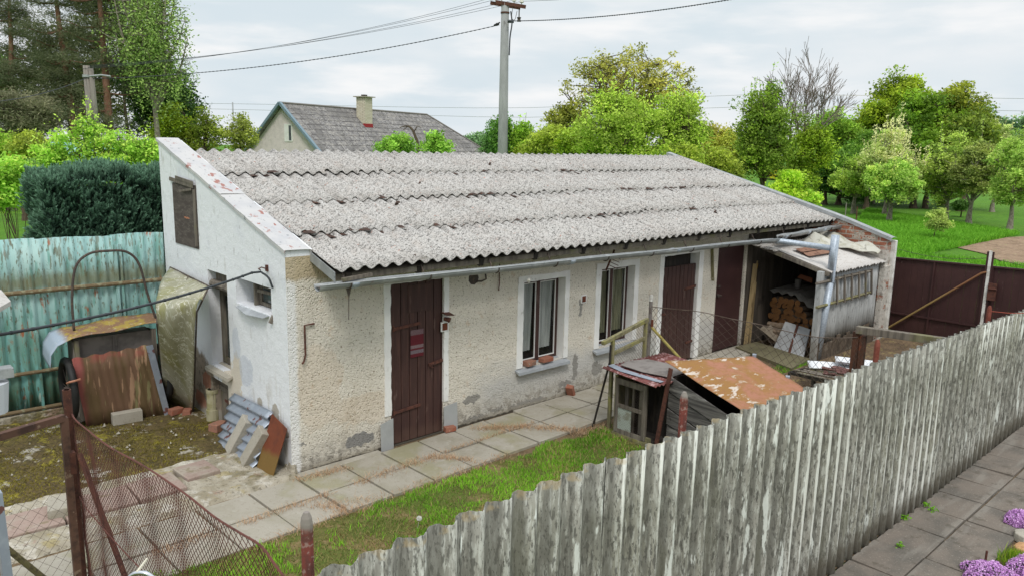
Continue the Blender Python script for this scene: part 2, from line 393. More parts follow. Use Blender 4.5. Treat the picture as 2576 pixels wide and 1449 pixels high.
m_fence = M('weathered fibre cement', s(150, 148, 140), [
    (('n', (7, .1, .4), .42, .6), s(122, 121, 113), .8), (('n', (1.2, 1.2, .7), .45, .65), s(138, 137, 122), .6),
    (('n', (48, 48, 9), .46, .62), s(180, 181, 173), .8), (('n', (20, 20, 3), .6, .66), s(198, 199, 192), .6),
    (('and', ('ax', 1, -.006, .014, .02, 9), ('n', (20, 20, 3), .3, .5)), s(98, 97, 90), .75),
    (('n', (46, 46, 12), .52, .6), s(84, 83, 77), .8), (('n', (4, 4, 1.2), .56, .66), s(104, 103, 90), .5), (('n', (100, 100, 40), .57, .65), s(72, 70, 65), .7),
    (('and', ('ax', 1, -.0205, -.0245, .007, 22), ('n', (30, 30, 3.5), .34, .48)), s(220, 221, 214), .85),
    (('and', ('n', (9, 9, 1.6), .61, .64), ('n', (30, 30, 6), .38, .5)), s(214, 218, 212), .85),
    (('and', ('ax', 2, 1.835, 1.85, .03, 20), ('n', 7, .5, .6)), s(164, 144, 104), .4),
    (('ax', 2, .3, .1, .3, 7), s(100, 94, 82), .75)], bumps=[(('N', (40, 40, 10), 5), .004)], rough=.95)
m_turq = M('flaking turquoise paint', s(150, 188, 186), [
    (('n', (1.6, 1.6, .6), .4, .66), s(180, 206, 202), .8), (('n', (14, 14, 2), .5, .62), s(104, 152, 142), .8),
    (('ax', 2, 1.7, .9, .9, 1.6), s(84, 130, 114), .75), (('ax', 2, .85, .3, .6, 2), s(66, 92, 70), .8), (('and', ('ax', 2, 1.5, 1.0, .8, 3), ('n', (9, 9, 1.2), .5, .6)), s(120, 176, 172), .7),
    (('n', (34, 34, 9), .56, .64), s(96, 96, 76), .85), (('and', ('n', (20, 20, 4), .54, .6), ('ax', 2, 1.45, 1.75, .5, 5)), s(110, 110, 92), .7),
    (('and', ('n', (12, 12, 2.4), .57, .63), ('n', 2.2, .5, .58)), s(150, 84, 48), .9), (('n', (9, 9, 2), .66, .7), s(206, 218, 206), .8),
    (('and', ('ax', 2, 1.62, 1.74, .14, 9), ('ax', 2, 1.98, 1.78, .2, 9)), s(112, 110, 80), .8)], rough=.6, bumps=[(('N', (30, 30, 8), 4), .003)])
m_rustpipe = M('rusty steel', s(92, 58, 48), [(('n', 18, .45, .65), s(66, 44, 40), .8), (('n', 40, .6, .68), s(128, 84, 66), .6)], rough=.85, bumps=[(('N', 70, 4), .002)])
m_darkpipe = M('dark old steel', s(74, 66, 62), [(('n', 24, .5, .66), s(104, 88, 74), .7)], rough=.75)
m_net = M('rusty wire', s(104, 64, 56), [(('n', 9, .45, .65), s(70, 46, 42), .8)], rough=.8)
m_net2 = M('dull grey brown wire', s(104, 92, 82), [(('n', 7, .45, .65), s(78, 62, 52), .8)], rough=.7)
m_redpost = M('flaking red painted concrete', s(136, 62, 56), [(('n', 22, .5, .62), s(96, 58, 52), .8), (('n', 50, .58, .68), s(150, 120, 112), .7), (('ax', 2, 1.96, 2.0, .06, 20), s(128, 124, 118), .95)], rough=.85, bumps=[(('N', 60, 4), .003)])
m_concrete = M('old concrete', s(172, 166, 154), [(('n', 3, .4, .68), s(146, 140, 126), .7), (('n', 30, .56, .68), s(120, 114, 104), .6), (('n', 60, .62, .7), s(206, 202, 194), .6)], bumps=[(('N', 40, 5), .006)])
m_slab = M('paving slab', s(160, 154, 142), [(('n', 2.2, .4, .66), s(142, 136, 120), .8), (('n', 9, .55, .72), s(174, 169, 158), .6), (('n', 28, .55, .68), s(138, 131, 118), .6), (('n', 1.1, .52, .66), s(142, 138, 104), .6), (('n', 80, .6, .7), s(120, 114, 102), .5)], bumps=[(('N', 60, 4), .003)], rough=.95)
m_slab2 = M('dark paving slab', s(122, 113, 104), [(('n', 2.4, .4, .66), s(98, 94, 88), .85), (('n', (.9, 5, 1), .5, .66), s(140, 135, 127), .6), (('n', 60, .57, .68), s(160, 150, 138), .6), (('n', 7, .55, .68), s(84, 78, 68), .6), (('n', 24, .68, .72), s(190, 180, 172), .7)], bumps=[(('N', 60, 4), .004)], rough=.95)
m_dirt = M('bare earth', s(112, 94, 70), [(('n', 8, .45, .66), s(84, 70, 50), .8), (('n', 40, .56, .68), s(150, 130, 100), .6)], bumps=[(('N', 30, 5), .02)])
m_lawn = M('lawn soil and moss', s(98, 96, 50), [(('n', 2, .42, .6), s(84, 100, 38), .8), (('n', 3.1, .5, .6), s(132, 112, 80), .85), (('n', 20, .5, .66), s(60, 78, 24), .6)], bumps=[(('N', 25, 5), .02)])
m_field = M('meadow', s(84, 130, 26), [(('n', .35, .4, .65), s(70, 116, 22), .8), (('n', .08, .4, .65), s(98, 140, 36), .6), (('n', 6, .5, .7), s(60, 98, 18), .5), (('n', 2.2, .45, .66), s(66, 108, 22), .7), (('n', 22, .5, .64), s(52, 88, 16), .6), (('n', 14, .66, .7), s(170, 170, 60), .6)], bumps=[(('N', 3, 6), .12)], rough=1)
m_moss = M('moss over concrete', s(98, 84, 54), [
    (('n', 1.7, .46, .66), s(108, 98, 46), .85), (('n', 5, .5, .66), s(74, 66, 38), .8), (('n', 24, .5, .64), s(58, 52, 28), .7), (('n', 16, .6, .68), s(142, 132, 48), .8),
    (('and', ('n', 2.6, .56, .61), ('n', 11, .46, .53)), s(172, 166, 154), .9),
    (('and', ('ax', 1, 1.05, .8, .7, 2.2), ('n', 9, .36, .5)), s(176, 168, 154), .95),
    (('and', ('n', 3.4, .58, .62), ('n', 30, .4, .6)), s(150, 140, 46), .8),
    (('n', 70, .62, .7), s(150, 142, 120), .5)], bumps=[(('N', 22, 6), .03), (('N', 90, 3), .008)], rough=1)
m_apron = M('crumbling concrete', s(170, 162, 146), [(('n', 2.6, .42, .64), s(140, 130, 108), .8), (('n', 7, .52, .62), s(196, 190, 178), .8), (('n', 4, .58, .66), s(156, 140, 84), .6), (('n', 3, .6, .67), s(146, 112, 96), .6), (('n', 28, .56, .66), s(96, 88, 72), .7), (('and', ('ax', 0, -.9, .0, .3, 3), ('n', 5, .5, .62)), s(90, 84, 46), .7)], bumps=[(('N', 18, 6), .035)])
m_pinkslab = M('reddish slab', s(156, 136, 126), [(('n', 1.2, .4, .65), s(146, 128, 118), .8), (('n', 2.6, .5, .66), s(160, 152, 138), .7), (('n', 6, .58, .66), s(112, 102, 70), .6), (('n', 40, .56, .66), s(120, 100, 90), .6)], bumps=[(('N', 50, 4), .003)])
m_brick = M('red brick', s(146, 98, 80), [(('n', 12, .5, .66), s(148, 82, 60), .8), (('n', 40, .6, .68), s(196, 150, 124), .6)], bumps=[(('N', 50, 4), .006)])
m_brick_old = M('old brick', s(150, 108, 90), [(('n', 14, .48, .62), s(120, 98, 86), .8), (('n', 30, .6, .68), s(176, 164, 150), .6)], bumps=[(('N', 40, 4), .006)])
m_brickwall = M('brickwork with crumbling plaster', s(146, 90, 70), [(('cell', (3.3, 3.3, 12), .2, .9), s(170, 110, 84), .7), (('mortar', .27, .085), s(170, 162, 150), .9), (('and', ('n', 3.2, .42, .47), ('ax', 2, 1.9, 1.7, .2, 3)), s(196, 192, 184), .95), (('and', ('n', 7, .54, .58), ('ax', 2, 1.7, 1.9)), s(178, 170, 158), .9), (('n', 14, .56, .62), s(120, 112, 102), .6)], bumps=[(('mortar', .27, .085), -.015), (('N', 20, 5), .02)])
m_whiteplast = M('grey white plaster', s(216, 215, 210), [(('n', 6, .45, .65), s(170, 166, 158), .7), (('n', (30, 30, 5), .6, .66), s(110, 104, 96), .8)], bumps=[(('N', 18, 5), .012)])
m_corrgrey = M('grey corrugated boarding', s(158, 160, 160), [(('n', (10, 10, 2), .42, .62), s(180, 182, 182), .8), (('n', (40, 40, 6), .58, .66), s(92, 90, 86), .8), (('ax', 2, .5, .3, .2, 9), s(120, 114, 104), .7)], rough=.85)
m_rustsheet = M('rust brown sheet', s(98, 74, 56), [(('n', (7, 7, 1.2), .42, .6), s(88, 72, 46), .85), (('n', (16, 16, 1.5), .57, .62), s(158, 126, 100), .75), (('n', (10, 10, 1.4), .6, .66), s(126, 122, 84), .6), (('ax', 0, -.37, -.45, .1, 4), s(140, 74, 72), .75), (('and', ('ax', 2, .78, .92, .12, 6), ('n', 5, .4, .55)), s(134, 66, 58), .6)], rough=.75, bumps=[(('N', 20, 4), .003)])
m_rustred = M('deep rust plate', s(112, 60, 40), [(('n', 6, .45, .65), s(88, 50, 38), .8), (('ax', 2, .3, .2, .16, 8), s(118, 96, 50), .85)], rough=.7)
m_galv = M('galvanised corrugated sheet', s(148, 156, 168), [(('n', 9, .45, .68), s(168, 176, 186), .7), (('n', (6, 8, 6), .6, .63), s(112, 66, 56), .9)], rough=.42, metal=.3)
m_lichroof = M('lichen covered salmon sheet', s(158, 110, 88), [(('n', 1.9, .39, .52), s(142, 106, 56), .9), (('n', 18, .46, .62), s(140, 100, 68), .6), (('and', ('n', (5, 12, 12), .535, .58), ('n', 1.9, .45, .54)), s(200, 190, 180), .85), (('n', 50, .62, .7), s(120, 92, 50), .6)], rough=.9, bumps=[(('N', 30, 4), .004)])
m_redcorr = M('faded red corrugated sheet', s(112, 66, 62), [(('n', (5, 20, 20), .5, .64), s(186, 156, 156), .7), (('n', 16, .52, .66), s(84, 50, 46), .8)], rough=.7)
m_felt = M('grey roofing felt', s(126, 120, 116), [(('n', 8, .45, .65), s(104, 98, 94), .8)], rough=.95)
m_whitesheet = M('white corrugated plastic', s(214, 216, 220), [(('n', 8, .6, .7), s(196, 196, 198), .6)], rough=.5)
m_plastic = M('algae stained polythene', s(160, 157, 136), [(('n', (3, 3, 1), .42, .62), s(140, 137, 108), .8), (('n', (4, 4, .8), .5, .62), s(132, 130, 70), .6), (('band', (8, 8, 3), .5, .015), s(222, 220, 208), .6)], rough=.35, alpha=.93, bumps=[(('N', (7, 7, 2.5), 4), .02)])
m_glass = M('window glass', s(58, 66, 66), [(('n', 2, .4, .7), s(90, 98, 98), .6)], rough=.08, spec=.6)
m_curtain = M('net curtain behind glass', s(206, 210, 206), [(('n', (14, 14, 1.2), .42, .62), s(170, 176, 172), .8)], rough=.3)
m_greycurt = M('yellowed curtain behind glass', s(150, 150, 122), [(('n', (10, 10, 1.2), .42, .62), s(96, 98, 80), .8)], rough=.3)
m_greysheet = M('light grey board', s(164, 166, 166), [(('n', 5, .45, .7), s(150, 152, 152), .6)], rough=.6)
m_plywood = M('weathered dark plywood', s(74, 66, 62), [(('n', (4, 4, 14), .42, .62), s(92, 84, 78), .8), (('band', (3, 3, 9), .5, .02), s(112, 104, 98), .5), (('blob', [((0, 2.72, 2.62), (.2, .1, .012))], .05, 14), s(180, 120, 90), .9)], rough=.85)
m_black = M('black rubber', s(34, 34, 34), [(('n', 9, .5, .7), s(56, 54, 52), .6)], rough=.6)
m_cable = M('black cable', s(52, 56, 60), rough=.5)
m_chrome = M('chrome', s(200, 202, 206), rough=.15, metal=1)
m_log = M('firewood', s(170, 122, 76), [(('cell', 5, .2, .8), s(142, 100, 64), .7), (('n', 30, .5, .66), s(120, 84, 54), .6)], rough=.9)
m_bark = M('grey log bark', s(128, 112, 96), [(('n', 14, .45, .64), s(98, 84, 70), .8)], rough=.95, bumps=[(('N', 40, 4), .006)])
m_pole = M('spun concrete pole', s(150, 152, 150), [(('n', (3, 3, .8), .4, .66), s(130, 132, 130), .8), (('n', (5, 5, 2), .64, .7), s(100, 98, 94), .7)], rough=.9)
m_poleold = M('old timber and concrete pole', s(136, 130, 122), [(('n', (8, 8, .8), .4, .66), s(110, 104, 98), .8), (('n', (3, 3, .5), .6, .66), s(150, 110, 80), .6)], rough=.9)
m_porc = M('porcelain', s(210, 208, 200), rough=.3)
m_bark_br = M('tree bark', s(92, 80, 66), [(('n', (12, 12, 3), .42, .62), s(66, 56, 46), .8)], rough=1, bumps=[(('N', (20, 20, 5), 4), .03)])
m_bark_pine = M('pine bark', s(128, 98, 80), [(('n', (9, 9, 2), .42, .62), s(112, 78, 60), .8)], rough=1)
m_bark_lt = M('pale bark', s(138, 132, 118), [(('n', 9, .45, .62), s(100, 92, 80), .8)], rough=1)
m_leaf = M('leaves', (.1, .2, .03), attr=True, rough=.6, transl=.32, spec=.25)
m_grass = M('grass blades', (.1, .2, .03), attr=True, rough=.7, transl=.22, spec=.2)
m_petal = M('phlox petals', (.5, .2, .6), attr=True, rough=.7, transl=.2)
m_houseroof = M('mossy slate roofing', s(124, 121, 121), [(('mortar', .5, .34, 'roof', .03), s(70, 66, 64), .8), (('n', (2, 4, 4), .5, .6), s(150, 145, 140), .7), (('n', (7, 16, 10), .56, .62), s(182, 178, 172), .8), (('n', .5, .45, .62), s(100, 97, 95), .6)], rough=.95, bumps=[(('mortar', .5, .34, 'roof', .03), -.03)])
m_housewall = M('beige roughcast', s(222, 210, 208), [(('n', 3, .4, .66), s(206, 196, 194), .7), (('n', 26, .6, .68), s(150, 146, 136), .6)], rough=.95, bumps=[(('N', 20, 4), .02)])
m_chimney = M('cream brick chimney', s(208, 200, 180), [(('cell', (4, 4, 11), .3, .9), s(186, 176, 154), .6), (('mortar', .27, .09), s(140, 132, 118), .8)], rough=.9)
m_redflash = M('red painted flashing', s(150, 44, 48), rough=.6)
m_bluetrim = M('blue grey barge board', s(120, 140, 152), rough=.7)
m_soil = M('tilled soil', s(150, 126, 104), [(('n', 1.2, .42, .62), s(126, 104, 84), .8), (('n', 6, .5, .64), s(176, 152, 128), .7), (('n', 3, .62, .68), s(110, 140, 60), .5)], rough=1, bumps=[(('N', 5, 6), .15)])
m_rape = M('flowering rapeseed', s(226, 206, 30), [(('n', .3, .5, .66), s(190, 190, 40), .6)], rough=1)
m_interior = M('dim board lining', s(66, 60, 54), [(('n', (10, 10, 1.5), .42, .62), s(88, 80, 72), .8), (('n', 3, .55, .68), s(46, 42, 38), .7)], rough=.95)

# ---------------------------------------------------------------- setting
rng = np.random.default_rng(5)
def fbm2(x, y, sc, seed=0):
    r = 0.; a = 1.; t = 0.
    for k in range(4):
        ph = seed * 1.7 + k * 2.3
        r = r + a * (np.sin(x * sc + 1.3 * np.sin(y * sc * 1.13 + ph) + ph) * np.cos(y * sc * .91 + 1.7 * np.sin(x * sc * .77 - ph) + ph * 2.))
        t += a; a *= .55; sc = sc * 2.1
    return r / t
def groundgrid(name, x0, x1, y0, y1, nx, ny, hf, mat, kind='structure'):
    xs = np.linspace(x0, x1, nx + 1); ys = np.linspace(y0, y1, ny + 1); X, Y = np.meshgrid(xs, ys)
    V = np.stack([X, Y, hf(X, Y)], -1).reshape(-1, 3)
    i = np.arange(nx)[None, :] + (np.arange(ny) * (nx + 1))[:, None]
    Fc = np.stack([i, i + 1, i + nx + 2, i + nx + 1], -1).reshape(-1, 4)
    return tag(np_mesh(name, V, Fc, mat, smooth=True), kind=kind)
mb = MB(); R_ = 900
for k in range(1): mb.quad((-R_, -R_, -.04), (R_, -R_, -.04), (R_, R_, -.04), (-R_, R_, -.04))
tag(mb.build('ground', m_field), kind='structure')
groundgrid('yard_earth', -6, 12.6, -4.84, 3.9, 90, 50, lambda X, Y: -.012 + .006 * fbm2(X, Y, 3), m_dirt)
groundgrid('lawn', -3.4, 12.0, -4.83, -1.02, 150, 60, lambda X, Y: .004 + .02 * fbm2(X, Y, 2.3) - .05 * (np.abs(fbm2(X, Y * .6, 1.1, 3)) * 0) - .06 * np.clip((Y + 1.22 - .10 * fbm2(X, Y, 2.2, 5)) * 6, 0, 1) - .08 * ((X > 9.2) * 1.), m_lawn)
groundgrid('mossy_ground', -6, .02, .9, 3.9, 160, 100, lambda X, Y: .02 + .02 * fbm2(X, Y, 4) + .012 * fbm2(X, Y, 13, 2), m_moss)
groundgrid('concrete_apron', -3.6, .0, -.14, 1.0, 140, 50, lambda X, Y: .045 + .018 * fbm2(X, Y, 5, 1) - .06 * np.clip((-.08 - Y + .03 * fbm2(X, Y, 6)) * 30, 0, 1) + .02 * np.clip((Y - .5) * 2, 0, 1) * fbm2(X, Y, 9, 2) - .07 * ((X < -1.0) & (Y < .78) & (Y > .25)), m_apron)
mb = MB()
for x0, x1, y0, y1 in ((-3.3, -2.15, .28, .76), (-2.13, -1.5, .28, .77), (-1.48, -1.02, .3, .8)):
    mb.box((x0, y0, 0), (x1, y1, .06 + random.uniform(0, .01)), rot=Rz(rad(random.uniform(-1.5, 1.5))))
for x0, x1, y0, y1 in ((-.98, -.62, .45, .84),): mb.box((x0, y0, 0), (x1, y1, .085), rot=Rz(rad(4)))
tag(mb.build('reddish_slabs', m_pinkslab, bevel=.008), kind='structure')
# yard path of paving slabs
def slabs(name, org, ang, nx, rows, dx, dy, mat, z=.02, gap=.018, tilt=.008, thick=.05):
    mb = MB(); c, sn = math.cos(ang), math.sin(ang)
    for j in range(rows):
        for i in range(nx):
            g = [gap / 2 + random.uniform(0, .007) for _ in range(4)]
            t0 = random.uniform(-tilt, tilt); t1 = random.uniform(-tilt, tilt); z0 = z + random.uniform(-.004, .004)
            vs = []
            for zt in (0, 1):
                for a, b in ((i * dx + g[0], -j * dy - g[1]), ((i + 1) * dx - g[2], -j * dy - g[1]), ((i + 1) * dx - g[2], -(j + 1) * dy + g[3]), (i * dx + g[0], -(j + 1) * dy + g[3])):
                    zz_ = z0 + t0 * (a / dx - i - .5) + t1 * (b / dy + j + .5) if zt else z0 - thick
                    vs.append((org[0] + a * c - b * sn, org[1] + a * sn + b * c, zz_))
            mb.add(vs, [(0, 1, 2, 3), (7, 6, 5, 4), (0, 4, 5, 1), (1, 5, 6, 2), (2, 6, 7, 3), (3, 7, 4, 0)])
    return tag(mb.build(name, mat, bevel=.004), kind='structure')
slabs('path', (-2.76, -.22, 0), rad(1.7), 16, 2, .548, .52, m_slab)
mb = MB()
for x0, x1, y0, y1 in ((3.3, 9.1, -.12, -.01), (.0, 1.1, -.12, -.01), (5.9, 9.2, -.5, -.1)):
    mb.box((x0, y0, -.03), (x1, y1, .012 + .001 * x0))
tag(mb.build('wall_footing', m_concrete), kind='structure')
mb = MB(); q = [GZ(Q1(*p)) for p in ((1060, 820), (1190, 790), (1500, 900), (1400, 955))]
mb.prism([(8.3, -1.5, -.02), (9.15, -1.4, -.02), (9.5, -.15, -.02), (8.85, -.1, -.02)], (0, 0, .07))
tag(mb.build('concrete_pad', M('olive stained slab', s(112, 106, 82), [(('n', 3, .42, .64), s(92, 88, 66), .8), (('n', 40, .57, .66), s(138, 132, 110), .6)])), kind='structure')
# pavement outside the fibre cement fence
groundgrid('verge_earth', -6, 14, -8.5, -4.86, 60, 20, lambda X, Y: -.03 + .01 * fbm2(X, Y, 5), m_dirt)
slabs('pavement', (3.547 - .548 * 10, -4.845, 0), 0, 30, 2, .548, .452, m_slab2, z=.0, gap=.014, tilt=.01)
# far ground features
mb = MB()
mb.prism([tuple(GZ(p, -.02)) for p in ((2360, 608), (2576, 596), (2760, 600), (2760, 800), (2576, 685), (2480, 640), (2400, 622))], (0, 0, .015))
tag(mb.build('soil_bed', m_soil), kind='structure')
mb = MB(); mb.prism([(75, 26, .2), (140, 40, .2), (170, 78, .2), (95, 48, .2)], (0, 0, .9))
tag(mb.build('rapeseed_field', m_rape), kind='structure')
# ---------------------------------------------------------------- the long outbuilding
L = 11.65
W = thing('outbuilding', 'long low outbuilding with beige pebbledash front, white gable and speckled corrugated monopitch roof', 'building', (0, 0, 0))
ZR = lambda y: 2.44 + .305 * y          # roof plane
ZW = lambda y: 2.49 + .305 * y          # top of the gable wall
w1 = (3.46, 4.28, .60, 1.80); w2 = (5.06, 5.86, .62, 1.83); d1 = (1.30, 2.09, .0, 2.0); d2 = (6.62, 7.62, .0, 1.90); d3 = (8.22, 9.14, .0, 1.96)
mb = MB()
wall_cols(mb, lambda u, z: (u, 0, z), [0, L], lambda u: 2.42, [w1, w2, d1, d2, d3], -.05, (0, 1, 0), .2)
mb.build('front_wall', m_pebble, W)
tw = (1.55, 2.14, .79, 2.02); sw = (.36, 1.29, 1.73, 2.04); sh = (2.37, 3.19, 2.24, 3.11); cd = (1.66, 2.16, -.05, .62)
mb = MB()
wall_cols(mb, lambda u, z: (-.0, u, z), [0, 3.66], ZW, [tw, sw, sh, cd], -.05, (1, 0, 0), .22)
mb.quad((0, 3.66, -.05), (0, 3.66, ZW(3.66)), (.32, 3.66, ZW(3.66)), (.32, 3.66, -.05))
mb.prism([(.003, .001, 2.3), (.003, 3.658, 3.4), (.003, 3.658, ZW(3.658) - .004), (.003, .001, ZW(.001) - .004)], (.31, 0, 0)); mb.build('gable_wall', m_white, W)
mb = MB(); mb.quad((.32, 3.38, -.05), (.32, 3.38, 3.38), (L, 3.38, 3.38), (L, 3.38, -.05)); mb.build('rear_wall', m_white, W)
# right hand gable with brick wing in front of the eaves
mb = MB()
mb.prism([(L, -.001, 1.2), (L, 3.66, 1.2), (L, 3.66, 3.44), (L, -.001, 2.46)], (.22, 0, 0))
mb.prism([(L + .002, -1.53, -.05), (L + .002, -.0, -.05), (L + .002, -.0, 2.52), (L + .002, -.6, 2.36), (L + .002, -1.53, 2.05)], (.2, 0, 0))
mb.build('end_wall', m_brickwall, W)
mb = MB(); mb.box((L - .04, -1.56, -.02), (L + .26, -1.45, 1.5)); mb.build('brick_pier', m_brickwall, W, bevel=.01)
mb = MB(); mb.box((L + .2, -1.62, -.02), (L + .28, -1.5, 1.98)); mb.build('corner_board', m_whiteplast, W, bevel=.01)
# surfaces of the roof: four overlapping courses of corrugated sheet
ys = [-.50, .42, 1.40, 2.39, 3.41]
edge_rng = np.random.default_rng(11)
for k in range(4):
    lift = .012 + .006 * 0
    chips = {}
    if k > 0:
        for c in edge_rng.integers(0, 62, 11): chips[int(c)] = edge_rng.uniform(.03, .1)
    sheet_off = [random.uniform(-.012, .012) for _ in range(20)]
    def edge(u, k=k, chips=chips, so=sheet_off):
        w = (u / .177); e = so[int(u / 1.06) % 20] * (1 if k else .4)
        c = int(round(w)); 
        if c in chips and abs(w - c) < .3: e += chips[c]
        return e
    mb = MB()
    y0, y1 = ys[k], ys[k + 1] + (.14 if k < 3 else 0)
    cs = 1 / math.hypot(1, .305)
    def P(u, v, h, y0=y0, y1=y1, k=k):
        y = y0 + v; f = (y - y0) / (y1 - y0); wob = .004 * math.sin(u * 2.1 + k) + .005 * math.sin(u * .9 + k * 2)
        return (.30 + u, y - h * .305 * cs, ZR(y) + .004 + h * cs + wob + .027 * (1 - f))
    corr(mb, P, L - .32, y1 - y0, .177, .025, nl=3, per=12, edge=edge)
    mb.build('roof_sheet', m_roof, W, solid=.007, smooth=True)
# shade in the lap gaps painted as flat dark patches, plus moss tufts
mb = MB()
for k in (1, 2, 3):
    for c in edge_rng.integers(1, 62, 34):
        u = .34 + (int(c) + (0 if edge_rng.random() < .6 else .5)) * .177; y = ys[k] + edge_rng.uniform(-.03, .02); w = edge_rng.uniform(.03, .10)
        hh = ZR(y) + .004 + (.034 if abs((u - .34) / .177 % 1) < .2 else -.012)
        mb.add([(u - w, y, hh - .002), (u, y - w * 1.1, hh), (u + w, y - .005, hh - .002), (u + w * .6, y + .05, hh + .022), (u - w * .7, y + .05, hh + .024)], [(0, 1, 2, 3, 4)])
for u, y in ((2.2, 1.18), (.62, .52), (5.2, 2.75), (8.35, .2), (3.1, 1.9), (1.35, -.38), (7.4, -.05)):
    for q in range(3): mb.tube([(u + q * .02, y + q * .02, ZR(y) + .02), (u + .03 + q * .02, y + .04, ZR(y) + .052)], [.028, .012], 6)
mb.each('lap_shade_and_moss', M('lap shade and moss', s(60, 46, 40), [(('n', 30, .5, .6), s(90, 60, 46), .8)]), W)
# coping on the white gable
mb = MB(); yb = -.03
for y0, y1, zo in ((-.03, 1.62, .0), (1.58, 3.70, .006)):
    n = 10
    mb.grid(5, n, lambda a, b, y0=y0, y1=y1, zo=zo: (
        (-.02, -.018, .0, .18, .285, .288)[int(round(a * 5))], y0 + b * (y1 - y0),
        ZW(y0 + b * (y1 - y0)) + (-.03, .010, .014, .012, .008, -.06)[int(round(a * 5))] + zo + .004 * math.sin(b * 23 + a * 4)))
mb.build('coping', m_cap, W, solid=.003)
mb = MB(); mb.prism([(.285, -.0, ZR(0) + .02), (.285, -.51, ZR(-.51) + .02), (.285, -.51, ZR(-.51) - .08), (.285, .0, ZR(0) - .08)], (.012, 0, 0)); mb.build('barge_board', m_zinc, W)
mb = MB()
mb.grid(3, 12, lambda a, b: ((L - .03, L - .026, L + .1, L + .22)[int(round(a * 3))], -1.62 + b * 5.36, (lambda y: (2.535 + .272 * y if y > -.6 else 2.372 + .33 * (y + .6)))(-1.62 + b * 5.36) + (-.055, .01, .02, .0)[int(round(a * 3))]))
mb.build('coping', m_zinc, W, solid=.004, label='blue grey metal coping on the far end')
# eaves: fascia, rafters, underside
mb = MB(); mb.box((.36, -.42, 2.20), (11.6, -.395, 2.275)); mb.build('fascia_board', m_grey_wood, W)
mb = MB()
for i in range(13):
    x = .5 + i * .92; mb.bar((x, -.43, ZR(-.43) - .085), (x, .05, ZR(.05) - .085), .07, .1)
mb.each('rafter', m_black_wood_and_shade, W)
mb = MB(); mb.quad((.34, -.45, ZR(-.45) - .034), (L, -.45, ZR(-.45) - .034), (L, .1, ZR(.1) - .034), (.34, .1, ZR(.1) - .034)); mb.build('eaves_boarding', m_interior, W)
mb = MB(); mb.bar((.38, -.5, 2.215), (.75, -.47, 2.235), .05, .035); mb.build('loose_batten', m_grey_wood, W)
# gutters
def gutter(x0, x1, y, z0, z1, r, nbr):
    t = MB(); n = 60
    t.grid(n, 10, lambda a, b: (x0 + a * (x1 - x0), y + r * math.cos(PI + b * PI), z0 + a * (z1 - z0) + .006 * math.sin(a * 17) + r * math.sin(PI + b * PI)))
    t.tube([(x0, y - r, z0), (x1, y - r, z1)], .009, 6)
    g = t.build('gutter', m_zinc, W, solid=.003, smooth=True)
    t = MB()
    for i in range(nbr):
        a = (i + .35) / nbr; x = x0 + a * (x1 - x0); zc_ = z0 + a * (z1 - z0)
        t.tube([(x, y + (r + .008) * math.cos(PI + k * PI / 8), zc_ + (r + .008) * math.sin(PI + k * PI / 8)) for k in range(9)] + [(x, y + r + .06, zc_ + .09)], .009, 5)
    t.each('gutter_bracket', m_darkpipe, g)
    t2 = MB(); t2.grid(40, 2, lambda a, b: (x0 + a * (x1 - x0), y - r * .8 + b * r * 1.6, z0 + a * (z1 - z0) + .006 * math.sin(a * 17) - r * .42 + .006 * math.sin(a * 90 + b * 3))); t2.build('gutter_shade', M('gutter inside shade', s(74, 68, 62), [(('n', (6, 20, 20), .5, .62), s(110, 104, 98), .8)]), g)  # dark strip standing in for the shaded inside of the gutter
    t = MB()
    for a in (.04, .4, .66): 
        x = x0 + a * (x1 - x0); zc_ = z0 + a * (z1 - z0)
        t.grid(3, 8, lambda p, b: (x + p * .09, y + (r + .005) * math.cos(PI + b * PI), zc_ + (r + .005) * math.sin(PI + b * PI)))
    t.each('gutter_joint', m_zinc_blue, g, solid=.003, smooth=True)
gutter(.06, 9.2, -.56, 2.205, 2.09, .065, 9)
gutter(9.3, 11.72, -.56, 2.135, 2.2, .065, 3)
mb = MB(); mb.tube([(9.17, -.56, 2.04), (9.24, -.62, 2.04), (9.44, -1.44, 1.99)], .05, 12); dp = mb.build('downpipe', m_zinc_blue, W, smooth=True)
mb = MB(); mb.tube([(9.47, -1.5, 2.22), (9.46, -1.49, 1.4), (9.455, -1.49, 1.39)], .07, 14); mb.tube([(9.455, -1.49, 1.4), (9.35, -1.43, -.02)], .062, 14)
mb.build('downpipe', m_zinc_blue, W, smooth=True, label='thick upright galvanised pipe')
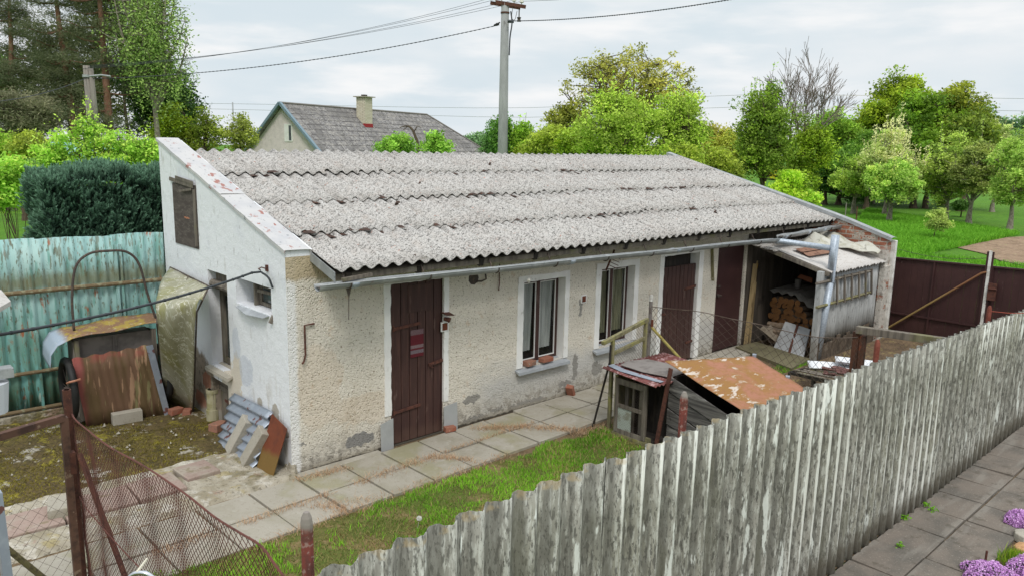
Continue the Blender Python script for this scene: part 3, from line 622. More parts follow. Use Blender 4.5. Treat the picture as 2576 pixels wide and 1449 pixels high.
# doors
def plank_door(x0, x1, z0, z1, y, n, mat, name='door', panel=None, slope=0.):
    t = MB(); w = (x1 - x0) / n
    for i in range(n):
        a, b = x0 + i * w + .005, x0 + (i + 1) * w - .005
        t.box((a, y - random.uniform(0, .004), z0 + slope * i), (b, y + .03, z1))
    t.box((x0, y + .032, z0), (x1, y + .04, z1))
    if panel: t.box(panel[0], panel[1])
    return t.build(name, mat, W, bevel=.003)
D1 = plank_door(1.345, 2.075, .01, 1.99, .03, 6, m_brown, panel=((1.57, .018, 1.62), (1.93, .03, 1.955)))
mb = MB(); mb.box((1.30, .02, 0), (1.345, .09, 2.0)); mb.box((2.075, .02, 0), (2.09, .09, 2.0)); mb.box((1.30, .025, 1.985), (2.09, .09, 2.02)); mb.build('door_frame', m_brown, D1)
mb = MB(); mb.box((1.60, .012, 1.06), (1.79, .02, 1.40)); mb.build('door_window', M('striped woven curtain', s(96, 32, 40), [
    (('ax', 2, 1.33, 1.345), s(120, 104, 108), .8), (('and', ('ax', 2, 1.215, 1.205), ('ax', 2, 1.165, 1.175)), s(132, 116, 118), .9), (('and', ('ax', 2, 1.15, 1.145), ('ax', 2, 1.10, 1.105)), s(120, 112, 118), .9), (('n', (90, 90, 260), .5, .6), s(70, 24, 34), .8)]), D1)
for z in (.42, 1.46):
    mb = MB(); mb.bar((1.35, .014, z - .01), (1.74, .014, z + .015), .012, .035, up=(0, 0, 1)); mb.tube([(1.352, .012, z - .035), (1.352, .012, z + .035)], .012, 8)
    mb.build('hinge', m_rustpipe, D1)
mb = MB(); mb.bar((1.87, .012, .92), (2.08, .005, .955), .012, .04); mb.tube([(1.9, .0, .93), (1.9, .0, .89), (1.93, .0, .885)], .008, 6); mb.build('hasp', m_rustpipe, D1)
D2 = plank_door(6.69, 7.60, .02, 1.70, .04, 8, m_brown)
mb = MB(); mb.bar((7.3, .03, 1.28), (7.62, .03, 1.31), .012, .045); mb.bar((6.66, .03, .92), (6.78, .03, .92), .012, .04); mb.bar((7.42, .03, .32), (7.62, .03, .33), .012, .04); mb.each('hinge', m_rustpipe, D2)
D3 = plank_door(8.24, 9.12, .02, 1.94, .03, 1, m_brownmet)
mb = MB(); mb.tube([(8.31, -.02, 1.06), (8.37, -.02, 1.06), (8.37, -.02, 1.04)], .012, 6); mb.tube([(8.3, .02, 1.06), (8.3, -.02, 1.06)], .03, 10); mb.box((8.3, .0, 1.2), (8.36, .03, 1.24)); mb.build('handle', m_darkpipe, D3)
mb = MB()
for x0, x1, z1, y1 in ((6.64, 7.6, 1.89, .18),): mb.box((x0, .16, 0), (x1, .18, z1))
mb.build('dark_sheet', m_black_wood_and_shade, W)  # black sheet standing in for the shade inside the second door opening
# white surrounds
def frame_strip(o, tk, mat=m_trim, y=-.012, bottom=False, jag=0):
    t = MB(); x0, x1, z0, z1 = o; a, b, c, d = tk   # left, right, top, bottom widths
    n = 26
    def strip(pu, pv, horiz):
        pass
    def rough(x0, x1, z0, z1, ex):      # slightly uneven plastered strip
        m = max(4, int((max(z1 - z0, x1 - x0)) / .07)); vs = []
        for i in range(m + 1):
            f = i / m; e1 = random.uniform(-.006, .006); e2 = random.uniform(-.006, .006)
            if ex: vs += [(x0 + e1, z0 + (z1 - z0) * f), (x1 + e2, z0 + (z1 - z0) * f)]
            else: vs += [(x0 + (x1 - x0) * f, z0 + e1), (x0 + (x1 - x0) * f, z1 + e2)]
        V = [(u, y, w) for u, w in vs] + [(u, .0, w) for u, w in vs]; k = len(vs); Fc = []
        for i in range(m):
            q = 2 * i; Fc += [(q, q + 1, q + 3, q + 2), (q, q + 2, k + q + 2, k + q), (q + 1, q + 3, k + q + 3, k + q + 1)]
        t.add(V, Fc)
    rough(x0 - a, x0, z0, z1, True); rough(x1, x1 + b, z0, z1, True); rough(x0 - a, x1 + b, z1, z1 + c, False)
    if d: rough(x0 - a, x1 + b, z0 - d, z0, False)
    # painted reveals
    t.quad((x1 - .003, 0, z0), (x1 - .003, .19, z0), (x1 - .003, .19, z1), (x1 - .003, 0, z1)); t.quad((x0 + .003, 0, z0), (x0 + .003, 0, z1), (x0 + .003, .19, z1), (x0 + .003, .19, z0))
    t.quad((x0, 0, z1 - .003), (x1, 0, z1 - .003), (x1, .19, z1 - .003), (x0, .19, z1 - .003))
    return t.build('surround', mat, W)
frame_strip((1.30, 2.09, .40, 2.0), (.09, .075, .05, 0)); frame_strip(w1, (.11, .09, .08, 0)); frame_strip(w2, (.11, .11, .09, 0)); frame_strip((6.62, 7.62, .02, 1.90), (.11, .13, .07, 0))
# windows
def window(x0, x1, z0, z1, y, cm, sill=True):
    fw = .05; w_ = MB()
    w_.box((x0, y, z0), (x0 + fw, y + .05, z1)); w_.box((x1 - fw, y, z0), (x1, y + .05, z1)); w_.box((x0 + fw, y, z1 - fw), (x1 - fw, y + .05, z1)); w_.box((x0 + fw, y, z0), (x1 - fw, y + .05, z0 + fw))
    xm = (x0 + x1) / 2; w_.box((xm - .035, y - .004, z0 + fw), (xm + .035, y + .05, z1 - fw))
    o = w_.build('window', m_brown, W, bevel=.003)
    for a, b in ((x0 + fw, xm - .035), (xm + .035, x1 - fw)):
        t = MB(); k = .012
        t.box((a, y + .004, z0 + fw), (a + k, y + .02, z1 - fw)); t.box((b - k, y + .004, z0 + fw), (b, y + .02, z1 - fw)); t.box((a, y + .003, z1 - fw - k), (b, y + .021, z1 - fw)); t.box((a, y + .003, z0 + fw), (b, y + .021, z0 + fw + k))
        t.build('glazing_bead', m_trim, o)
        t = MB(); t.box((a + k, y + .012, z0 + fw + k), (b - k, y + .016, z1 - fw - k)); t.build('pane', m_glass_t, o)
        t = MB(); l = b - a
        t.grid(20, 2, lambda p, q, a=a, l=l: (a + p * l * (.97 - .12 * (1 - q) * (cm is m_curtain)), y + .07 + .01 * math.sin(p * 30), z0 + .16 + q * (z1 - z0 - .18))); t.build('curtain', cm, o, smooth=True)
    t = MB(); t.box((x0, y + .11, z0), (x1, y + .12, z1)); t.build('dark_sheet', m_black_wood_and_shade, o)  # black sheet standing in for the unlit room behind the curtains
    if sill:
        t = MB(); t.prism([(x0 - .13, .12, z0 + .012), (x0 - .13, -.085, z0 - .035), (x0 - .13, -.09, z0 - .075), (x0 - .13, -.084, z0 - .075), (x0 - .13, -.0, z0 - .03)], (x1 - x0 + .2, 0, 0)); t.build('window_sill', m_zinc_sill, o)
    return o
m_zinc_sill = M('painted metal sill', s(152, 156, 160), [(('n', 7, .45, .68), s(172, 176, 180), .7)], rough=.5)
m_glass_t = M('clear window pane', s(20, 24, 26), rough=.06, spec=.7, alpha=.14)
window(w1[0], w1[1], w1[2], w1[3], .13, m_curtain); window(w2[0], w2[1], w2[2], w2[3], .13, m_greycurt)
# small things fixed to the front wall
for x0, x1, z0, z1, a in ((1.125, 1.305, -.01, .36, 1), (2.07, 2.29, -.0, .365, 0)):
    mb = MB(); 
    if a: mb.prism([(x0, -.05, z0), (x1, -.045, z0), (x1, -.04, z1 + .01), (x0, -.04, z1 - .03)], (0, .006, 0))
    else: mb.prism([(x0, -.05, z0), (x1, -.05, z0), (x1, -.035, z1), (x0, -.04, z1 - .02)], (0, .006, 0))
    mb.build('kick_sheet', m_greysheet, W)
p = GY(zz(1000, 950, .6556)(240, 440)); 
mb = MB(); mb.tube([(p.x + .12, -.02, p.z), (p.x, -.03, p.z), (p.x, -.03, p.z - .33), (p.x - .02, -.03, p.z - .4), (p.x - .045, -.04, p.z - .42)], .011, 7); mb.build('iron_hook', m_rustpipe, W)
p = GY(za(1430, 1270))
mb = MB(); mb.box((p.x - .055, -.02, p.z - .06), (p.x + .055, -.004, p.z + .06)); o = mb.build('switch_box', m_trim, W)
mb = MB(); mb.box((p.x - .04, -.024, p.z - .045), (p.x + .04, -.0202, p.z + .045)); mb.build('switch_cover', m_rustred, o)
p = GY(za(1440, 1165))
mb = MB(); mb.tube([(p.x - .04, -.03, p.z + .0), (p.x + .0, -.07, p.z - .01), (p.x + .015, -.09, p.z - .02)], [.02, .03, .034], 10); mb.prism([(p.x - .06, -.0, p.z + .07), (p.x - .06, -.12, p.z + .055), (p.x + .06, -.12, p.z + .04), (p.x + .06, -.0, p.z + .065)], (0, 0, .008)); mb.build('wall_lamp', m_rustpipe, W)
p = GY(Q7(1870, 290)); mb = MB(); mb.box((p.x - .055, -.014, p.z - .06), (p.x + .055, .002, p.z + .06)); o = mb.build('switch_box', m_trim, W)
mb = MB(); mb.box((p.x - .038, -.018, p.z - .045), (p.x + .038, -.0142, p.z + .045)); mb.build('switch_cover', m_rustred, o)
p = GY(za(1830, 680)); mb = MB(); mb.tube([(p.x - .05, -.004, p.z), (p.x - .05, .0, p.z)], .085, 9); mb.tube([(p.x + .12, -.03, p.z + .08), (p.x + .12, -.05, p.z - .02), (p.x + .04, -.05, p.z - .04), (p.x, -.02, p.z - .04)], .012, 6); mb.build('pipe_stub', m_darkpipe, W)
p = GY(za(2100, 600)); mb = MB(); mb.tube([(p.x, -.02, p.z + .1), (p.x, -.025, p.z - .15), (p.x - .01, -.02, p.z - .25)], .007, 5); mb.build('iron_rod', m_rustpipe, W)
p = GY(za(2297, 700)); mb = MB(); mb.tube([(p.x, -.3, p.z + .35), (p.x, -.28, p.z + .05)], .003, 4); mb.tube([(p.x, -.28, p.z + .05), (p.x, -.28, p.z + .03), (p.x, -.28, p.z - .0)], [.01, .03, .012], 8); mb.build('bulb_holder', m_porc, W)
mb = MB(); mb.tube([(.42, -.56, 2.14), (.42, -.56, 2.04), (.42, -.55, 1.8)], [.03, .005, .004], 6); mb.build('gutter_tie', m_darkpipe, W)
# gable openings
mb = MB(); mb.box((.14, 2.14 - .12, .8), (.19, 2.14, 1.78)); mb.box((.14, 1.55, .8), (.19, 1.62, 1.78)); mb.box((.141, 1.62, 1.70), (.189, 2.02, 1.78)); mb.box((.141, 1.62, .8), (.189, 2.02, .88)); mb.box((.139, 1.8, .88), (.188, 1.85, 1.7)); o = mb.build('tall_window', m_grey_wood, W)
mb = MB(); mb.box((.165, 1.62, .88), (.17, 2.02, 1.7)); mb.build('pane', m_glass, o)
mb = MB(); mb.box((.10, 1.56, 1.78), (.2, 2.13, 2.02)); mb.tube([(.06, 1.56, 1.84), (.06, 2.13, 1.84)], .055, 10); mb.build('roller_box', m_grey_wood, o)
mb = MB(); mb.prism([(.13, 1.5, .80), (-.07, 1.5, .76), (-.075, 1.5, .72), (-.06, 1.5, .72), (.0, 1.5, .75), (.13, 1.5, .77)], (0, .7, 0)); mb.build('window_sill', m_concrete, o)
mb = MB(); hx = .16
mb.box((hx, .36, 1.74), (hx + .05, .40, 2.0)); mb.box((hx, .95, 1.74), (hx + .05, 1.0, 2.0)); mb.box((hx, .4, 1.95), (hx + .05, .95, 2.0)); mb.box((hx, .4, 1.74), (hx + .05, .95, 1.78)); mb.bar((hx - .02, .4, 1.93), (hx - .03, .98, 1.91), .02, .035); mb.bar((.15, .37, 2.0), (-.03, .345, 1.66), .03, .03); mb.box((.1, 1.0, 1.735), (.22, 1.03, 2.03)); o = mb.build('hatch_window', m_grey_wood, W)
mb = MB(); mb.box((hx + .02, .4, 1.78), (hx + .03, .95, 1.95)); mb.build('pane', m_glass, o)
mb = MB(); mb.prism([(.02, .42, 1.725), (.02, 1.22, 1.715), (-.05, 1.2, 1.70), (-.09, .85, 1.675), (-.07, .44, 1.70)], (0, 0, .006)); mb.build('tin_ledge', m_zinc_sill, o)
mb = MB(); mb.box((-.012, 2.38, 2.245), (.012, 3.185, 3.05)); o = mb.build('loft_board', m_plywood, W)
mb = MB(); mb.box((.03, 2.37, 3.03), (.12, 3.2, 3.1)); mb.bar((-.03, 2.4, 3.04), (-.02, 3.25, 3.10), .012, .05); mb.bar((-.035, 2.38, 3.08), (-.03, 3.0, 3.13), .01, .04); mb.bar((-.035, 2.45, 3.0), (-.04, 2.85, 2.96), .01, .03); mb.box((-.03, 2.38, 2.28), (-.013, 2.43, 3.0)); mb.each('splintered_lintel', m_grey_wood, o)
mb = MB()
for i in range(5): mb.box((.1, 1.67 + i * .098, .0), (.13, 1.76 + i * .098, .6 + random.uniform(-.03, .01)))
mb.box((.08, 1.67, .44), (.1, 2.15, .5)); o = mb.build('cellar_door', m_grey_wood, W); mb = MB(); mb.bar((.07, 1.68, .32), (.07, 1.95, .34), .015, .03); mb.build('hinge', m_rustpipe, o)
mb = MB(); mb.box((-.02, .40, 2.22), (0.0, .44, 2.29)); mb.tube([(-.02, .42, 2.25), (-.07, .42, 2.27), (-.09, .45, 2.25), (-.06, .47, 2.23)], .007, 6); mb.build('cable_hook', m_rustpipe, W)
mb = MB()
for k in range(14):
    a = k * 2.1; yy = random.uniform(.0, .5); mb.tube([(.02 + random.uniform(-.03, .02), yy * .3, -.03), (.03 + random.uniform(-.02, .02), yy * .3, random.uniform(.05, .14))], [.06, .03], 6)
mb.each('plaster_lump', m_apron, W)
# ---------------------------------------------------------------- small helpers for single things
def single(mb, name, mat, label, cat, loc, group=None, **k):
    o = mb.build(name, mat, None, origin=loc, **k); return tag(o, label, cat, group)
def brick(loc, rz, tilt, label, mat, size=(.25, .12, .065), name='brick', group=None, cat='brick'):
    mb = MB(); a, b, c = size; mb.box((loc[0] - a / 2, loc[1] - b / 2, loc[2]), (loc[0] + a / 2, loc[1] + b / 2, loc[2] + c), rot=Rz(rad(rz)) @ tilt if tilt is not None else Rz(rad(rz)), jit=.006)
    return single(mb, name, mat, label, cat, loc, group, bevel=.006)
brick((3.60, -.0, .612), 5, None, 'old grey red brick on the sill under the left sash of the first window', m_brick_old, (.17, .11, .07), group='bricks lying on the window sill')
brick((3.93, .0, .612), 4, None, 'pale red brick on the sill under the right sash of the first window', m_brick, (.2, .11, .06), group='bricks lying on the window sill')
brick((2.12, -.1, .03), -10, None, 'pink broken brick on the paving by the front door', m_brick, (.15, .09, .06))
brick((4.40, -.07, .05), 20, Rot('Y', 62), 'orange brick leaning on the wall foot between the two windows', m_brick, (.2, .11, .07))
brick((-.30, 2.72, .03), 10, None, 'broken orange brick beside the foot of the plastic sheet', m_brick, (.16, .12, .08))
brick((-.18, 2.62, .02), 60, None, 'mossy orange brick fragment by the plastic sheet, nearer the wall', m_brick, (.14, .1, .07))
brick((-.09, 1.80, .02), 25, None, 'hollow brown brick on the ground below the cellar door', m_brick_old, (.2, .14, .1))
for y, rx, lb, mt, sz in ((1.0, 0, 'pale narrow concrete block leaning on the galvanised sheet, left one', m_concrete, (.12, .09, .5)), (.55, 0, 'grey speckled concrete block leaning on the galvanised sheet, right one', m_slab, (.15, .09, .5))):
    mb = MB(); mb.box((-.27 - sz[0] / 2, y - .08, .03), (-.27 + .07, y + .08, .52), jit=.006, rot=Rot('Y', 20) @ Rot('X', 24), piv=(-.27, y, .03))
    single(mb, 'concrete_block', mt, lb, 'concrete block', (-.27, y, 0), 'concrete blocks leaning on the gable', bevel=.006)
mb = MB(); mb.box((-1.05, 2.74, .02), (-.70, 2.86, .17), rot=Rz(rad(-4))); single(mb, 'concrete_block', m_slab, 'speckled grey block lying against the foot of the rusty sheet', 'concrete block', (-.87, 2.8, 0), bevel=.006)
p = GZ(Q6(500, 960)); mb = MB(); mb.box((p.x - .13, p.y - .2, .02), (p.x + .17, p.y + .12, .15), rot=Rz(rad(-12))); single(mb, 'concrete_block', m_slab, 'broken concrete block on the mossy ground beside the chain link gate', 'concrete block', tuple(p), bevel=.01)
p = GZ(zc(350, 1050)); mb = MB()
mb.tube([(p.x - .01, p.y, 0), (p.x - .01, p.y, .16)], .085, 16); mb.tube([(p.x - .01, p.y, .14), (p.x, p.y, .42)], [.075, .075], 16); mb.tube([(p.x, p.y, .38), (p.x, p.y, .43), (p.x, p.y, .43), (p.x, p.y, .36)], [.085, .085, .066, .066], 16)
single(mb, 'clay_pipe', M('glazed drain pipe', s(164, 158, 130), [(('n', 9, .45, .64), s(138, 132, 88), .8)], rough=.6), 'upright grey drain pipe stood by the cellar door', 'pipe', tuple(p), smooth=False, bevel=.004)
# galvanised corrugated sheet and rust plate leaning on the gable
mb = MB()
def Pg(u, v, h):
    return (-.06 - (1 - v / .72) * .2 - h, 1.62 - u * 1.0 - .0, .02 + v * .83 - u * .02)
mb.grid(10, 80, lambda a, b: (lambda v, u, h: (-.05 - (1 - v) * .22 - h, 1.42 - u * 1.06 + 0, .02 + v * .60 + (u - .5) * .05))(b, a, .022 * math.cos(2 * PI * b * 5.6)))
g = thing('corrugated_sheet', 'galvanised corrugated sheet with rusty edges leaning on the white gable', 'metal sheet', (-.15, 1.0, 0)); mb.build('sheet', m_galv, g, solid=.003, smooth=True)
mb = MB(); mb.prism([(-.25, .36, .0), (-.20, .06, -.01), (-.05, -.03, .56), (-.05, .33, .63)], (-.008, 0, 0)); single(mb, 'rust_plate', m_rustred, 'flat rust brown steel plate leaning on the gable corner', 'metal plate', (-.15, .15, 0))
# polythene sheet on a bent frame, leaning against gable and fence
Q = {k: v for k, v in dict(a=(GX(Q5(1255, 330), -.05), GX(Q5(1540, 470), -.14), GX(Q5(1450, 660), -.42), GZ(Q5(1425, 1400)), GZ(Q5(1220, 1320)), GX(Q5(1155, 740), -.7), GX(Q5(1175, 490), -.5))).items()}['a']
A0, A1, A2, A3, A4, A5, A6 = [Vector(q) for q in Q]
pl = thing('polythene_screen', 'tall algae stained polythene on a frame leaning where turquoise fence meets white gable', 'plastic sheet', tuple(A3))
mb = MB()
rowsL = [A0, A6, A5, A4]; rowsR = [A1, A1.lerp(A2, .5), A2, A3]
rl = catmull(rowsL, 6); rr = catmull(rowsR, 6); n = len(rl)
mb.grid(12, n - 1, lambda a, b: (lambda i: rl[i].lerp(rr[i], a) + Vector((-.03, -.02, 0)) * math.sin(a * PI * 3 + i * .3) * (.6 + .4 * math.sin(i * .7)))(int(round(b * (n - 1)))))
mb.build('film', m_plastic, pl, smooth=True, solid=.004)
mb = MB(); mb.tube([A0, A1], .012, 6); mb.tube([A1, A2, A3], .011, 6); mb.tube([A0, A6, A5, A4], .008, 6); mb.tube([A0.lerp(A1, .5), A6.lerp(A2, .5), A4.lerp(A3, .5)], .007, 6); mb.tube([A4, A3], .01, 6); mb.build('frame', m_darkpipe, pl)
# ---------------------------------------------------------------- turquoise sheet metal fence
ft = thing('sheet_metal_fence', 'tall turquoise corrugated metal fence with flaking paint and rust', 'fence', (-2, 3.78, 0))
xs_ = [-5.4, -4.3, -3.2, -2.03 - .0, -1.57, -.66, -.0]
for i in range(len(xs_) - 1):
    a, b = xs_[i], xs_[i + 1]; dy = .006 * (i % 2); mb = MB(); ztop = 2.33 + random.uniform(-.012, .012)
    corr(mb, lambda u, v, h, a=a, dy=dy, ztop=ztop: (a + u, 3.78 - h + dy + .01 * math.sin(v * 3 + a), .1 + v * (ztop - .1) + .01 * math.sin(u * 5)), b - a + .03, 1, .125, .016, nl=6, per=10, u0=a)
    mb.build('panel', m_turq, ft, smooth=True, solid=.002)
for z in (1.67, .62, .13):
    mb = MB(); mb.tube([(-5.4, 3.735, z + (.03 if z > .2 else 0)), (-2, 3.73, z + .005), (-.02, 3.735, z)], .026 if z < 1 else .03, 8); mb.build('rail', M('lichened steel rail', s(112, 96, 72), [(('n', 12, .5, .64), s(140, 138, 112), .8)]), ft)
mb = MB(); mb.bar((-1.62, 3.74, .1), (-1.62, 3.74, 1.15), .03, .04, up=(0, 1, 0)); mb.bar((-.62, 3.745, .1), (-.62, 3.745, 2.2), .045, .02, up=(0, 1, 0)); mb.bar((-.555, 3.745, .1), (-.555, 3.745, 2.2), .03, .02, up=(0, 1, 0)); mb.each('batten', m_turq, ft)
mb = MB(); mb.box((-5.5, 3.66, -.05), (-.02, 3.86, .1), jit=.01); mb.build('footing', m_apron, ft)
# ---------------------------------------------------------------- tipped up handcart with its covers
hc = thing('handcart', 'old two wheeled handcart stood on end under a bent metal hood, hoop handle upwards', 'handcart', (-.9, 3.2, 0))
m_cartgrey = M('dusty grey panel', s(138, 130, 124), [(('n', 5, .45, .64), s(112, 104, 100), .8)])
mb = MB(); mb.box((-1.36, 3.12, .08), (-.42, 3.36, 1.12)); mb.box((-1.38, 3.0, .08), (-1.345, 3.28, 1.12)); mb.box((-.435, 3.0, .08), (-.40, 3.28, 1.12)); mb.box((-.9, 3.102, .08), (-.875, 3.12, 1.1)); mb.box((-.84, 3.102, .08), (-.83, 3.12, 1.1)); mb.build('body', m_cartgrey, hc)
mb = MB(); mb.bar((-1.345, 2.98, .1), (-1.345, 2.98, 1.14), .05, .04, up=(0, 1, 0)); mb.bar((-.43, 2.98, .1), (-.43, 2.98, 1.16), .05, .04, up=(0, 1, 0)); mb.each('upright', m_grey_wood, hc)
for sx in (-1.45, -.32):
    mb = MB(); 
    mb.grid(28, 8, lambda a, b, sx=sx: (sx + .045 * math.cos(b * 2 * PI), 3.08 + (.31 + .045 * math.sin(b * 2 * PI)) * math.cos(a * 2 * PI), .52 + (.36 + .045 * math.sin(b * 2 * PI)) * math.sin(a * 2 * PI)))
    w = mb.build('tyre', m_black, hc, smooth=True)
    mb = MB()
    for k in range(9): a = k * 2 * PI / 9; mb.tube([(sx, 3.08, .52), (sx, 3.08 + .28 * math.cos(a), .52 + .33 * math.sin(a))], .006, 5)
    mb.tube([(sx - .05, 3.08, .52), (sx + .05, 3.08, .52)], .03, 8); mb.build('spokes', m_darkpipe, w)
    mb = MB(); mb.tube([(sx - .07, 2.80, .67), (sx - .055, 2.73, .70), (sx, 2.71, .71), (sx + .055, 2.73, .71), (sx + .07, 2.8, .70)], .013, 6); mb.build('strap', M('copper coloured strap', s(168, 116, 92), rough=.5), hc)
hp = catmull([(-1.32, 3.15, 1.22), (-1.31, 3.16, 1.65), (-1.24, 3.16, 2.03), (-1.08, 3.16, 2.18), (-.86, 3.16, 2.20), (-.64, 3.16, 2.17), (-.5, 3.16, 2.0), (-.42, 3.16, 1.6), (-.33, 3.15, 1.22)], 6)
mb = MB(); mb.tube(hp, .016, 8); mb.build('hoop_handle', m_darkpipe, hc, smooth=True)
hd = thing('metal_hood', 'bent sheet metal hood with lichen lying over the tipped up handcart', 'metal sheet', (-.9, 3.1, 1.2))
prof = [(-1.66, .86), (-1.64, 1.02), (-1.56, 1.13), (-1.4, 1.19), (-1.2, 1.21), (-.9, 1.225), (-.6, 1.24), (-.38, 1.25), (-.26, 1.22), (-.14, 1.15), (-.09, 1.02)]
def hood(a, b):
    f = a * (len(prof) - 1); i = min(int(f), len(prof) - 2); t = f - i; x = prof[i][0] * (1 - t) + prof[i + 1][0] * t; z = prof[i][1] * (1 - t) + prof[i + 1][1] * t
    return (x + .02 * b, 2.90 + .5 * b + .03 * math.sin(x * 7), z + .05 * b + .012 * math.sin(x * 9 + b * 3))
mb = MB(); mb.grid(40, 6, hood)
m_hood = M('bent sheet with lichen', s(150, 162, 176), [(('and', ('ax', 0, -.55, -.45, .1, 5), ('not', ('ax', 0, 10., 11.))), s(150, 162, 176), 0.), (('and', ('ax', 0, -.60, -.5, .08, 6), ('ax', 0, .68, .58, .08, 6)), s(126, 92, 62), .95), (('and', ('and', ('ax', 0, -.60, -.5, .08, 6), ('ax', 0, .68, .58, .08, 6)), ('n', 9, .48, .6)), s(160, 140, 60), .8), (('n', 30, .6, .66), s(196, 190, 180), .5)], rough=.6)
mb.build('hood_sheet', m_hood, hd, smooth=True, solid=.004)
rs = thing('corrugated_sheet', 'rust brown corrugated sheet leaning over the front of the handcart', 'metal sheet', (-.9, 2.85, 0))
P0, P1 = GZ(Q6(690, 280)), GZ(Q6(1320, 180)); T0, T1 = Vector((-1.42, 2.93, .93)), Vector((-.52, 2.90, .97))
mb = MB()
def Prs(a, b):
    p = P0.lerp(P1, a).lerp(T0.lerp(T1, a), b); h = .0045 * math.cos(2 * PI * a * 10.5) if a < .93 else .0045
    return p + Vector((0, -h, h * .2)) + Vector((0, 0, .012 * math.sin(a * 29) * (b > .99 or b < .01)))
mb.grid(90, 4, Prs); mb.build('sheet', m_rustsheet, rs, smooth=True, solid=.003)
mb = MB(); mb.prism([P1 + Vector((-.03, -.02, 0)), P1 + Vector((.05, 0, 0)), T1 + Vector((.04, -.01, .0)), T1 + Vector((-.05, -.03, 0))], (0, -.008, 0)); mb.build('galvanised_strip', m_galv, rs)
# ---------------------------------------------------------------- chain link helper
def net_mesh(name, P, nu, nv, r, mat, parent, sides=3):
    V = []; Fs = []
    ang = np.arange(sides) * 2 * PI / sides
    for i in range(nu):
        j = np.arange(nv + 1); u = (i + ((j + i) % 2) * 1.0) / nu; v = j / nv
        pts = np.array([P(a, b) for a, b in zip(u, v)]); d = np.gradient(pts, axis=0); d /= np.linalg.norm(d, axis=1)[:, None] + 1e-9
        a = np.cross(d, (.3, .2, .9)); a /= np.linalg.norm(a, axis=1)[:, None] + 1e-9; c = np.cross(d, a)
        ring = pts[:, None, :] + r * (np.cos(ang)[None, :, None] * a[:, None, :] + np.sin(ang)[None, :, None] * c[:, None, :])
        b0 = sum(len(x) for x in V); V.append(ring.reshape(-1, 3)); m = len(pts)
        k = np.arange(m - 1)[:, None] * sides + np.arange(sides)[None, :]; k2 = np.arange(m - 1)[:, None] * sides + (np.arange(sides)[None, :] + 1) % sides
        Fs.append((np.stack([k, k2, k2 + sides, k + sides], -1).reshape(-1, 4)) + b0)
    return np_mesh(name, np.concatenate(V), np.concatenate(Fs), mat, parent)
# collapsed chain link fence in the left foreground
PX = -2.27
pt = GY(Q5(490, 1228), -1.0); px0, pz0 = pt.x, pt.z
cf = thing('chain_link_fence', 'collapsed rust red chain link fence sagging from its post in the left foreground', 'fence', (px0, -1.0, 0))
mb = MB(); mb.tube([(px0, -1.0, -.1), (px0, -1.0, pz0), (px0, -1.0, pz0), (px0, -1.0, pz0 - .1)], [.031, .031, .022, .022], 12); mb.tube([(px0, -1.0, pz0 - .22), (px0, -1.0, pz0 - .21)], .036, 12); mb.build('post', m_rustpipe, cf, smooth=False)
top = [GX(Q6(*p), px0 + .0) for p in ((560, 120), (600, 215), (700, 300), (870, 430), (1080, 545), (1250, 650), (1480, 810), (1700, 985), (1900, 1110), (2060, 1210), (2170, 1350), (2260, 1480))]
top[0] = Vector((px0 + .02, -1.0, pz0 - .2))
tc_ = catmull(top, 8)
tcl = [0]
for a, b in zip(tc_[:-1], tc_[1:]): tcl.append(tcl[-1] + (b - a).length)
def along(f):
    t = f * tcl[-1]
    i = max(0, min(len(tc_) - 2, int(np.searchsorted(tcl, t)) - 1)); k = (t - tcl[i]) / max(1e-6, tcl[i + 1] - tcl[i]); return tc_[i].lerp(tc_[i + 1], min(1, max(0, k)))
def Pn(u, v):
    a = along(u ** 1.12); z = a.z * (1 - v) + .01 * v
    fold = .04 * math.sin(u * 13 + v * 2) * v * (1 - v * .5) + .010 * math.sin(u * 41 + 1)
    return (a.x + fold * .8 + .10 * math.sin(v * 2.2) * u, a.y + .06 * math.sin(v * 3 + u * 9) - .25 * v * u * (1 - u) + .02 * math.sin(v * 21 + u * 4), z)
net_mesh('mesh', Pn, 150, 66, .0022, m_net, cf)
mb = MB(); mb.tube([p + Vector((0, 0, .004)) for p in tc_], .006, 5); mb.tube([along(f / 12) * .55 + Vector((along(f / 12).x, along(f / 12).y, 0.02)) * .45 for f in range(13)], .004, 5); mb.build('tension_wire', m_net, cf)
a_, b_ = GX(Q6(630, 480), px0), GX(Q6(990, 1449), px0 + .12); mb = MB(); mb.tube([a_, a_ + (b_ - a_) * 1.25], .022, 8); mb.build('brace', m_rustpipe, cf)
# the gate with the coarse mesh left of it
gp = GX(Q6(505, 190), px0 - .07); gz = gp.z; gy = gp.y
gt = thing('mesh_gate', 'brown framed chain link gate hinged on the rusty post in the left foreground', 'gate', (px0 - .07, -1.02, 0))
gd = (GZ((0, 1097), gz) - gp); gd.z = 0; gd.normalize(); E_ = gp + gd * 1.7
g0 = Vector((gp.x, gp.y, gz))
mb = MB(); mb.bar(g0, g0 - Vector((0, 0, gz - .04)), .05, .05, up=(0, 1, 0)); mb.bar(g0, E_, .05, .05); mb.bar(Vector((E_.x, E_.y, gz)), Vector((E_.x, E_.y, .04)), .05, .05, up=(0, 1, 0)); mb.build('frame', m_grey_wood if 0 else M('brown steel angle', s(98, 72, 60), [(('n', 8, .45, .62), s(64, 48, 44), .8), (('n', 14, .6, .66), s(150, 128, 108), .6)]), gt)
mb = MB(); mb.box((g0.x + .01, g0.y - .03, gz - .45), (px0 - .02, g0.y + .03, gz - .28)); mb.build('hinge', m_rustpipe, gt)
net_mesh('mesh', lambda u, v: (g0.x + (E_.x - g0.x) * u, g0.y + (E_.y - g0.y) * u + .01 * math.sin(u * 9 + v * 4), (gz - .02) * (1 - v) + .05 * v), 34, 30, .0016, m_net2, gt)
